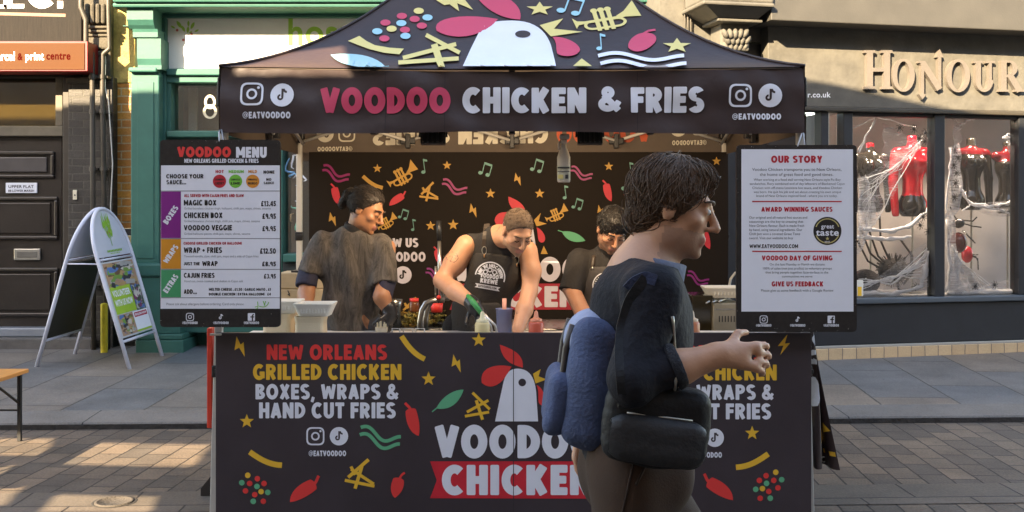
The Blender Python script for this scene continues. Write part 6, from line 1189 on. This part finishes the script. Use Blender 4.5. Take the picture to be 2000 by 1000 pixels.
for k, ch in enumerate('MAKE THE MAGIC HAPPEN'):
    if ch == ' ': continue
    a_ = R(200 + k * 160 / 20); gw_, (vs_, fs_) = gtri(ch, .26); V = []
    for u, v in vs_: u2, v2 = (u - .35) * 7, (v - .5) * 7; V.append((ecx + (22.2 + v2) * math.cos(a_) - u2 * math.sin(a_), ecy + (22.2 + v2) * math.sin(a_) + u2 * math.cos(a_)))
    A.items.append((wv, (V, fs_), 1))
for q_ in ((948, 531, 5), (957, 527, 5), (966, 532, 5)): A.add(wv, sect(q_[0], q_[1], q_[2], q_[2], q_[2] - 2, q_[2] - 2, 0, 360, 12))
A.big(wv, 'VOODOO', 938, 974, 535, 544, W=.28, rot=R(8)); A.big(wv, 'KREWE', 938, 972, 545, 554, W=.28, rot=R(8)); A.add(wv, xf([[(-25, -4), (25, -4), (21, 0), (25, 4), (-25, 4), (-21, 0)]], 952, 561, 1, 10)); A.big(m_apr, 'EATVOODOO.COM', 934, 970, 558.5, 563, W=.25, layer=3, rot=R(10))
b = MB(); b.art(A, sa, .004, .0006, 4); b.build('apron_emblem', p2)
tb = BVHTree.FromPolygons([v.co + p2.location for v in p2.data.vertices], [list(p.vertices) for p in p2.data.polygons])
def onskin(px, py): d = (at(px, py, 1) - Vector((0, 0, EYE))).normalized(); h = tb.ray_cast(Vector((0, 0, EYE)), d); return h[0] if h[0] is not None else at(px, py, 5.8)
m_tat = M('tattoo ink', (.10, .07, .06), .7); b = MB()
for pts in ([(872, 500), (876, 494), (884, 492), (892, 496), (895, 504), (890, 511), (880, 510), (873, 506)], [(870, 506), (880, 500), (890, 505)], [(878, 494), (884, 502), (879, 511), (888, 513)], [(884, 492), (889, 500), (895, 500)], [(866, 500), (873, 503)]): b.tube([onskin(*q) for q in pts], .0016, m_tat, 5)
b.build('tattoo', p2)
for pts in ([(1004, 610), (1002, 614), (1005, 617)], [(1010, 608), (1009, 613), (1012, 611)], [(970, 452), (974, 447), (976, 443)]): b = MB(); b.tube([onskin(*q) for q in pts], .0014, m_tat, 5); b.build('tattoo', p2)
S = Sdf(); hand(S, at(923, 592, 5.62), (.42, -.35, -.62), (-.3, -.5, .1), .7, side=1, k=1.08); S.cap(at(916, 588, 5.645), at(926, 596, 5.61), .037, .036); b = blob(S, .006, m_glv); b.build('glove', p2)
S = Sdf(); legs(S, x_, 6.02); b = blob(S, .014, m_tee, grow=.012); b.build('trousers', p2); S = Sdf(); [shoe(S, x_ + q_ * .10, 6.02) for q_ in (-1, 1)]; b = blob(S, .012, m_blkp); b.build('shoes', p2)
t = thing('tongs', 'steel tongs with green grips in the gloved hand of the tattooed cook', 'tongs', tuple(at(966, 650, 5.46)))
b = MB(); b.tube([at(913, 577, 5.57), at(924, 590, 5.53), at(940, 612, 5.49)], .013, M('green grip', (.03, .30, .08), .5), 10, rr=[.010, .016, .012]); b.build('grip', t)
for dx in (0, 9): b = MB(); b.tube([at(940 + dx * .3, 610, 5.48), at(958 + dx, 636, 5.46), at(962 + dx, 652, 5.45)], .0075, m_ss, 8); b.build('arm', t)

# --- dark haired cook at the right, looking down
sk = skin('skin olive', (.44, .215, .125)); He = Head(at(1196, 450, 5.98), (.13, -.76, -.62), (.20, -.60, .76), 1.03); S = Sdf(); He.build(S); nb = at(1192, 492, 6.10)
S.cap(nb, He.p(0, -.03, -.055), .068, .056, .03); S.chain([at(1128, 512, 6.1), at(1116, 560, 6.05)], [.06, .05], .02).chain([at(1116, 565, 6.04), at(1140, 615, 5.9), at(1176, 640, 5.75)], [.05, .046, .033], .02).chain([at(1266, 515, 6.06), at(1288, 580, 6.0), at(1252, 642, 5.78)], [.06, .046, .033], .02)
S.ell(at(1195, 560, 6.1), (.14, .09, .24)); x_ = at(1195, 0, 6.1).x; S.chain([at(1195, 580, 6.1), at(1195, 660, 6.1)], [.11, .12], .05); legs(S, x_, 6.1); hand(S, at(1176, 640, 5.75), (.3, -.4, -.9), (.5, .3, 0), .6, side=-1); hand(S, at(1252, 642, 5.78), (-.3, -.4, -.9), (-.5, .3, 0), .6, side=1)
b = blob(S, .007, [sk, skin('lip olive', (.36, .15, .11)), skin('skin olive stubble', (.27, .145, .095))], pick=facepick(He, 1)); p3 = b.build('person', None, (x_, 6.1, 0), 'dark haired cook in black tee and apron looking down behind the passer by', 'person')
hair(He, p3, M('short black hair', (.010, .008, .007), .45, var=.5, vs=50, bump=.25, bs=120), .006, [((0, .080, .040), (0, .74, -.66)), ((0, -.05, -.03), (0, .1, -1))], lambda S_: He.e(S_, .0, .035, .090, (.055, .045, .028), .02), amp=.001, top=.004, st=(1100, .045, lambda q: (q[0] * 1.3 + .02, (q[1] + .06) * 1.2, .02 - (.0 if q[2] > .08 else .1)), .0016)); He.details(p3, M('brow black', (.02, .012, .008), .7), m_eye, True, True)
S = Sdf(); S.ell(at(1196, 555, 6.1), (.195, .12, .2), k=.05).ell(at(1196, 630, 6.1), (.17, .12, .2), k=.06).cap(at(1138, 507, 6.12), at(1258, 511, 6.07), .06, k=.05).cap(at(1193, 496, 6.1), at(1194, 530, 6.1), .085, .1, .04).chain([at(1130, 513, 6.1), at(1114, 572, 6.04)], [.076, .076], .03, True).chain([at(1264, 516, 6.06), at(1284, 574, 6.0)], [.076, .074], .03, True); S.clip(He.p(0, -.03, -.085), (He.p(0, -.03, -.06) - nb)); S.disp = folds(.004, 36, 4); b = blob(S, .009, m_tee, smooth=2); b.build('tee_shirt', p3)
S2 = Sdf(); S2.it = S.it[:3]; S2.disp = S.disp; S2.clip(at(1196, 520, 6.1), (0, .9, .3)).clip(at(1196, 520, 6.0), (0, .2, 1)).clip(at(1142, 560, 6.0), (-1, 0, .3)).clip(at(1250, 560, 6.0), (1, 0, .3)); b = blob(S2, .009, M('charcoal apron', (.055, .050, .050), .7, var=.15, bump=.15), grow=.010); apn = b.build('apron', p3)
A = Art(); A.add(wv, sect(1183, 558, 26, 26, 24, 24, 170, 380, 28) + sect(1183, 558, 16, 16, 15, 15, 0, 360, 20)); [A.add(wv, [bar(1183 + 18 * math.cos(R(a_)), 558 + 18 * math.sin(R(a_)), 1183 + 22 * math.cos(R(a_)), 558 + 22 * math.sin(R(a_)), 2, .2)]) for a_ in range(180, 365, 12)]; A.big(wv, 'VOODOO', 1166, 1200, 558, 566); A.big(wv, 'KREWE', 1168, 1198, 568, 577); b = MB(); b.art(A, surf_on(apn), .004, .0006, 4); b.build('apron_emblem', p3)
for a_, c_ in (((1160, 500), (1157, 524)), ((1232, 508), (1236, 528))):
    b = MB(); so_ = surf_on([c for c in p3.children if c.name.startswith('tee_shirt')][0]); b.tube([so_(a_[0] + (c_[0] - a_[0]) * k / 4, a_[1] + (c_[1] - a_[1]) * k / 4, .003) for k in range(5)], .012, m_lea, 6); sp_ = b.build('apron_strap', p3); b = MB(); b.ball(so_(c_[0], c_[1], .012), .010, m_brass, u=10, v=6); b.build('ring', sp_)
S = Sdf(); legs(S, x_, 6.1); b = blob(S, .014, m_tee, grow=.012); b.build('trousers', p3); S = Sdf(); [shoe(S, x_ + q_ * .10, 6.1) for q_ in (-1, 1)]; b = blob(S, .012, m_blkp); b.build('shoes', p3)

# --- passer by striding to the right, close to the camera
sk = skin('skin warm', (.50, .26, .155)); YP = 2.62; Hf = Head(at(1292, 408, YP), (.95, -.18, -.22), (.20, 0, .97), 1.0); S = Sdf(); Hf.build(S); nb = at(1250, 520, YP + .0)
S.cap(nb, Hf.p(0, -.03, -.055), .066, .056, .03); S.chain([at(1238, 575, 2.45), at(1224, 738, 2.38)], [.055, .040], .02).chain([at(1224, 742, 2.38), at(1300, 718, 2.38), at(1382, 692, 2.38)], [.040, .039, .028], .02); S.chain([at(1240, 575, 2.80), at(1150, 700, 2.84), at(1120, 830, 2.80)], [.06, .046, .032], .02)
hand(S, at(1382, 692, 2.38), (.97, .10, -.08), (-.05, .92, -.30), .62, .06, side=1, k=.98); hand(S, at(1120, 830, 2.80), (-.2, 0, -1), (.9, -.3, 0), .5, side=1); S.ell(at(1222, 660, YP), (.11, .15, .25)); 
hx = at(1212, 0, YP).x; hips = [(hx, YP - .09, .93), (hx, YP + .09, .93)]; kn = [(hx - .04, YP - .09, .50), (hx + .26, YP + .09, .54)]; an = [(hx - .34, YP - .08, .17), (hx + .42, YP + .08, .10)]
for q_ in (0, 1): S.chain([hips[q_], kn[q_], an[q_]], [.068, .055, .042], .02)
S.chain([at(1218, 720, YP), (hx, YP, .97)], [.085, .080], .03); b = blob(S, .006, [sk, skin('lip warm', (.42, .18, .13)), skin('skin warm stubble', (.36, .195, .125))], pick=facepick(Hf, 1)); p4 = b.build('person', None, (hx, YP, 0), 'passer by in dark navy jacket and brown trousers walking past the counter', 'person')
hair(Hf, p4, M('brown hair', (.085, .045, .022), .65, var=.4, vs=40, bump=.25, bs=120), .012, [((0, .068, .050), (0, .78, -.62)), ((0, 0, -.085), (0, .25, -1))], lambda S_: (Hf.e(S_, 0, .03, .095, (.06, .06, .03), .03), Hf.e(S_, 0, -.06, -.035, (.066, .05, .05), .02)), amp=.0006, fr=120, top=.002, st=(1700, .07, lambda q: (q[0] * 1.2, (q[1] + .03) * 1.0 - .02, -.05 - (0 if q[2] > .09 else .08)), .0017)); Hf.details(p4, M('brow brown', (.10, .06, .035), .7), m_eye, False)
m_jk = M('navy jacket', (.009, .009, .013), .8, var=.3, vs=7, bump=.3, bs=50, spec=.25)
S = Sdf(); S.ell(at(1230, 630, YP), (.128, .165, .20), k=.06).ell(at(1218, 760, YP), (.120, .155, .22), k=.07).ell((hx, YP, 1.03), (.122, .165, .17), k=.05).cap(at(1244, 566, YP - .14), at(1244, 566, YP + .14), .066, k=.05).cap(at(1246, 530, YP), at(1236, 580, YP), .080, .11, .04)
S.chain([at(1238, 575, 2.44), at(1222, 735, 2.37)], [.070, .056], .015).chain([at(1222, 738, 2.37), at(1292, 716, 2.375)], [.058, .052], .012, True).chain([at(1242, 575, 2.81), at(1150, 700, 2.84), at(1124, 810, 2.80)], [.08, .066, .058], .02); S.clip((hx, YP, .985), (0, 0, -1)).clip(at(1256, 512, YP), (.25, 0, 1)); S.disp = folds(.009, 26, 1); b = blob(S, .008, m_jk, smooth=1); jk = b.build('jacket', p4)
sj = surf_on(jk); b = MB(); b.tube([at(1287 - .0 * k, 540 + 14 * k, 2.52) if False else sj(1296 - abs(k - 9) * 1.2, 590 + 14 * k, .002) for k in range(2, 16)], .004, m_brass, 6); b.build('zip', p4)
S = Sdf(); S.ell((hx, YP, 1.005), (.126, .169, .08)); S.clip((hx, YP, 1.012), (0, 0, 1)).clip((hx, YP, .972), (0, 0, -1)); b = blob(S, .007, M('ribbed hem', (.012, .012, .016), .9, bump=.5, bs=160)); b.build('hem', p4)
S = Sdf(); S.cap(at(1284, 719, 2.375), at(1304, 711, 2.375), .055, .053, flat=True); S.clip(at(1284, 719, 2.375), at(1284, 719, 2.375) - at(1304, 711, 2.375)); b = blob(S, .006, MATS['ribbed hem']); b.build('cuff', p4)
S = Sdf(); S.cap(at(1248, 532, YP), at(1258, 504, YP), .088, .082); S.clip(at(1258, 503, YP), (.25, 0, 1)); S.disp = folds(.003, 40); b = blob(S, .008, M('grey blue collar', (.12, .14, .20), .85, bump=.2)); b.build('collar', p4)
S = Sdf(); 
for q_ in (0, 1): S.chain([hips[q_], kn[q_], tuple(Vector(an[q_]) + Vector((0, 0, .0)))], [.112, .098, .088], .05)
S.cap((hx, YP - .06, .98), (hx, YP + .06, .98), .116, k=.06); S.disp = folds(.011, 24, 3); S.clip((hx, YP, 1.05), (0, 0, 1)); b = blob(S, .009, M('brown trousers', (.042, .021, .011), .95, var=.25, vs=5, bump=.12, bs=200), smooth=2); trs = b.build('trousers', p4); so_ = surf_on(trs); b = MB(); b.tube([so_(1212 - 2 * k, 905 + 9 * k, .001) for k in range(14)], .003, M('trouser seam', (.025, .012, .006), .9), 5); b.build('side_seam', p4); b = MB(); b.tube([so_(1240 - 4 * k, 900 + 8 * k, .001) for k in range(7)], .0035, MATS['trouser seam'], 5); b.build('pocket_edge', p4)
S = Sdf(); shoe(S, an[0][0], an[0][1], .75, 0, .08); shoe(S, an[1][0], an[1][1], 1, 0, .0); b = blob(S, .010, M('tan boots', (.10, .05, .02), .5)); b.build('shoes', p4)
t = thing('backpack', 'pale topped blue denim backpack on the passer by', 'backpack', tuple(at(1115, 838, YP))); m_dn = M('blue denim', (.055, .078, .155), .85, var=.35, vs=9, bump=.3, bs=120); m_fl = M('pale denim flap', (.26, .30, .42), .8, var=.25, bump=.2)  # flap simply paler than the bag body
c0 = at(1126, 728, YP); mt = Matrix.Translation(c0) @ Matrix.Rotation(R(9), 4, 'Y')
def puff(x0, x1, y0, y1, z0, z1, k, h=.009, d=.003):
    """a stuffed box with soft edges"""
    S = Sdf(); r_ = k
    for sx in (x0 + r_, x1 - r_):
        for sy in (y0 + r_, y1 - r_): S.cap((sx, sy, z0 + r_), (sx, sy, z1 - r_), r_, k=.03)
    for sy in (y0 + r_, y1 - r_): S.cap((x0 + r_, sy, z0 + r_), (x1 - r_, sy, z0 + r_), r_, k=.02).cap((x0 + r_, sy, z1 - r_), (x1 - r_, sy, z1 - r_), r_, k=.02)
    S.ell(((x0 + x1) / 2, (y0 + y1) / 2, (z0 + z1) / 2), ((x1 - x0) / 2 * 1.02, (y1 - y0) / 2, (z1 - z0) / 2), k=.05)
    zz_ = [z0 + r_ + (z1 - z0 - 2 * r_) * i / 4 for i in range(5)]
    for z_ in zz_: S.ell(((x0 + x1) / 2, (y0 + y1) / 2, z_), ((x1 - x0) / 2 * .98, (y1 - y0) / 2 * .98, (z1 - z0) / 7), k=.03)
    S.disp = folds(d, 34, x0); return S, h
def put(S_, mat, nm):
    b = blob(S_[0], S_[1], mat, smooth=2); b.v = [mt @ v for v in b.v]; return b.build(nm, t)
put(puff(-.055, .060, -.130, .130, -.165, .14, .036), m_dn, 'body'); put(puff(-.088, -.045, -.095, .095, -.145, -.01, .018, .007), m_dn, 'pocket')
S = Sdf(); S.ell((-.002, 0, .085), (.072, .140, .082)); S.clip((0, 0, .085), (.5, 0, -1)); S.disp = folds(.003, 30); put((S, .008), m_fl, 'flap')
for y in (-.07, .07):
    b = MB(); b.tube([mt @ Vector(v) for v in ((-.062, y, .12), (-.070, y, .06), (-.068, y, .0), (-.090, y, -.04))], .009, m_lea, 6); b.build('buckle_strap', t)
b = MB(); b.tube([mt @ Vector(v) for v in ((.05, -.03, .155), (.045, -.02, .19), (.045, .02, .19), (.05, .03, .155))], .008, m_lea, 8); b.build('handle', t)
b = MB(); b.tube([mt @ Vector(v) for v in ((-.005, -.133, .04), (-.005, -.136, -.02), (-.002, -.133, -.12))], .003, m_brass, 6); b.build('zip', t)
jk = [c for c in p4.children if c.name.startswith('jacket')][0]; sj = surf_on(jk)
def ribbon(px_, wd, th, mat):
    P = [sj(x, y, .006) for x, y in px_]
    for _ in range(2): P = [P[0]] + [(P[k - 1] + P[k] * 2 + P[k + 1]) / 4 for k in range(1, len(P) - 1)] + [P[-1]]
    b = MB(); vs = []
    for k, p in enumerate(P):
        tg = (P[min(k + 1, len(P) - 1)] - P[max(k - 1, 0)]).normalized(); sd_ = tg.cross(Vector((0, -1, 0))).normalized() * wd; vs += [p - sd_, p + sd_, p + sd_ + Vector((0, th, 0)), p - sd_ + Vector((0, th, 0))]
    b.add(vs, [[4 * k + a, 4 * k + (a + 1) % 4, 4 * k + 4 + (a + 1) % 4, 4 * k + 4 + a] for k in range(len(P) - 1) for a in range(4)], mat, False); return b
def dense(p, n=6): return [(p[k][0] + (p[k + 1][0] - p[k][0]) * i / n, p[k][1] + (p[k + 1][1] - p[k][1]) * i / n) for k in range(len(p) - 1) for i in range(n)] + [p[-1]]
ribbon(dense([(1200, 566), (1214, 551), (1236, 541), (1256, 548)]), .013, .010, M('dark denim strap', (.022, .030, .065), .9, bump=.3, bs=120)).build('strap', t)
t = thing('shoulder_bag', 'black shoulder bag carried at the hip of the passer by', 'bag', tuple(at(1250, 890, 2.34))); c0 = at(1256, 826, 2.40); m_bg = M('black nylon', (.008, .008, .009), .6, var=.25, bump=.2, bs=60, spec=.3); mt = Matrix.Translation(c0) @ Matrix.Rotation(R(7), 4, 'Y')
put(puff(-.105, .105, -.03, .035, -.085, .075, .020, .007, .0015), m_bg, 'body'); put(puff(-.085, .085, -.046, -.02, -.072, .005, .011, .006, .001), M('grey nylon', (.014, .014, .016), .6, bump=.2, bs=60), 'pocket')
b = MB(); b.tube([mt @ Vector((x, -.040, .022)) for x in (-.075, 0, .075)], .003, m_brass, 6); b.build('zip', t)
b = MB(); [b.box(x - .012, x + .012, -.040, -.028, .03, .072, m_blkp, .003, mt) for x in (-.085,)]; b.build('buckle', t)
ribbon(dense([(1190, 770), (1184, 700), (1188, 640), (1204, 585), (1236, 542)]), .012, .008, m_bg).build('strap', t)

for o_ in [p4] + [o for o in COL.objects if o.parent is None and o.name in ('backpack', 'shoulder_bag')]: o_.location.x += .03
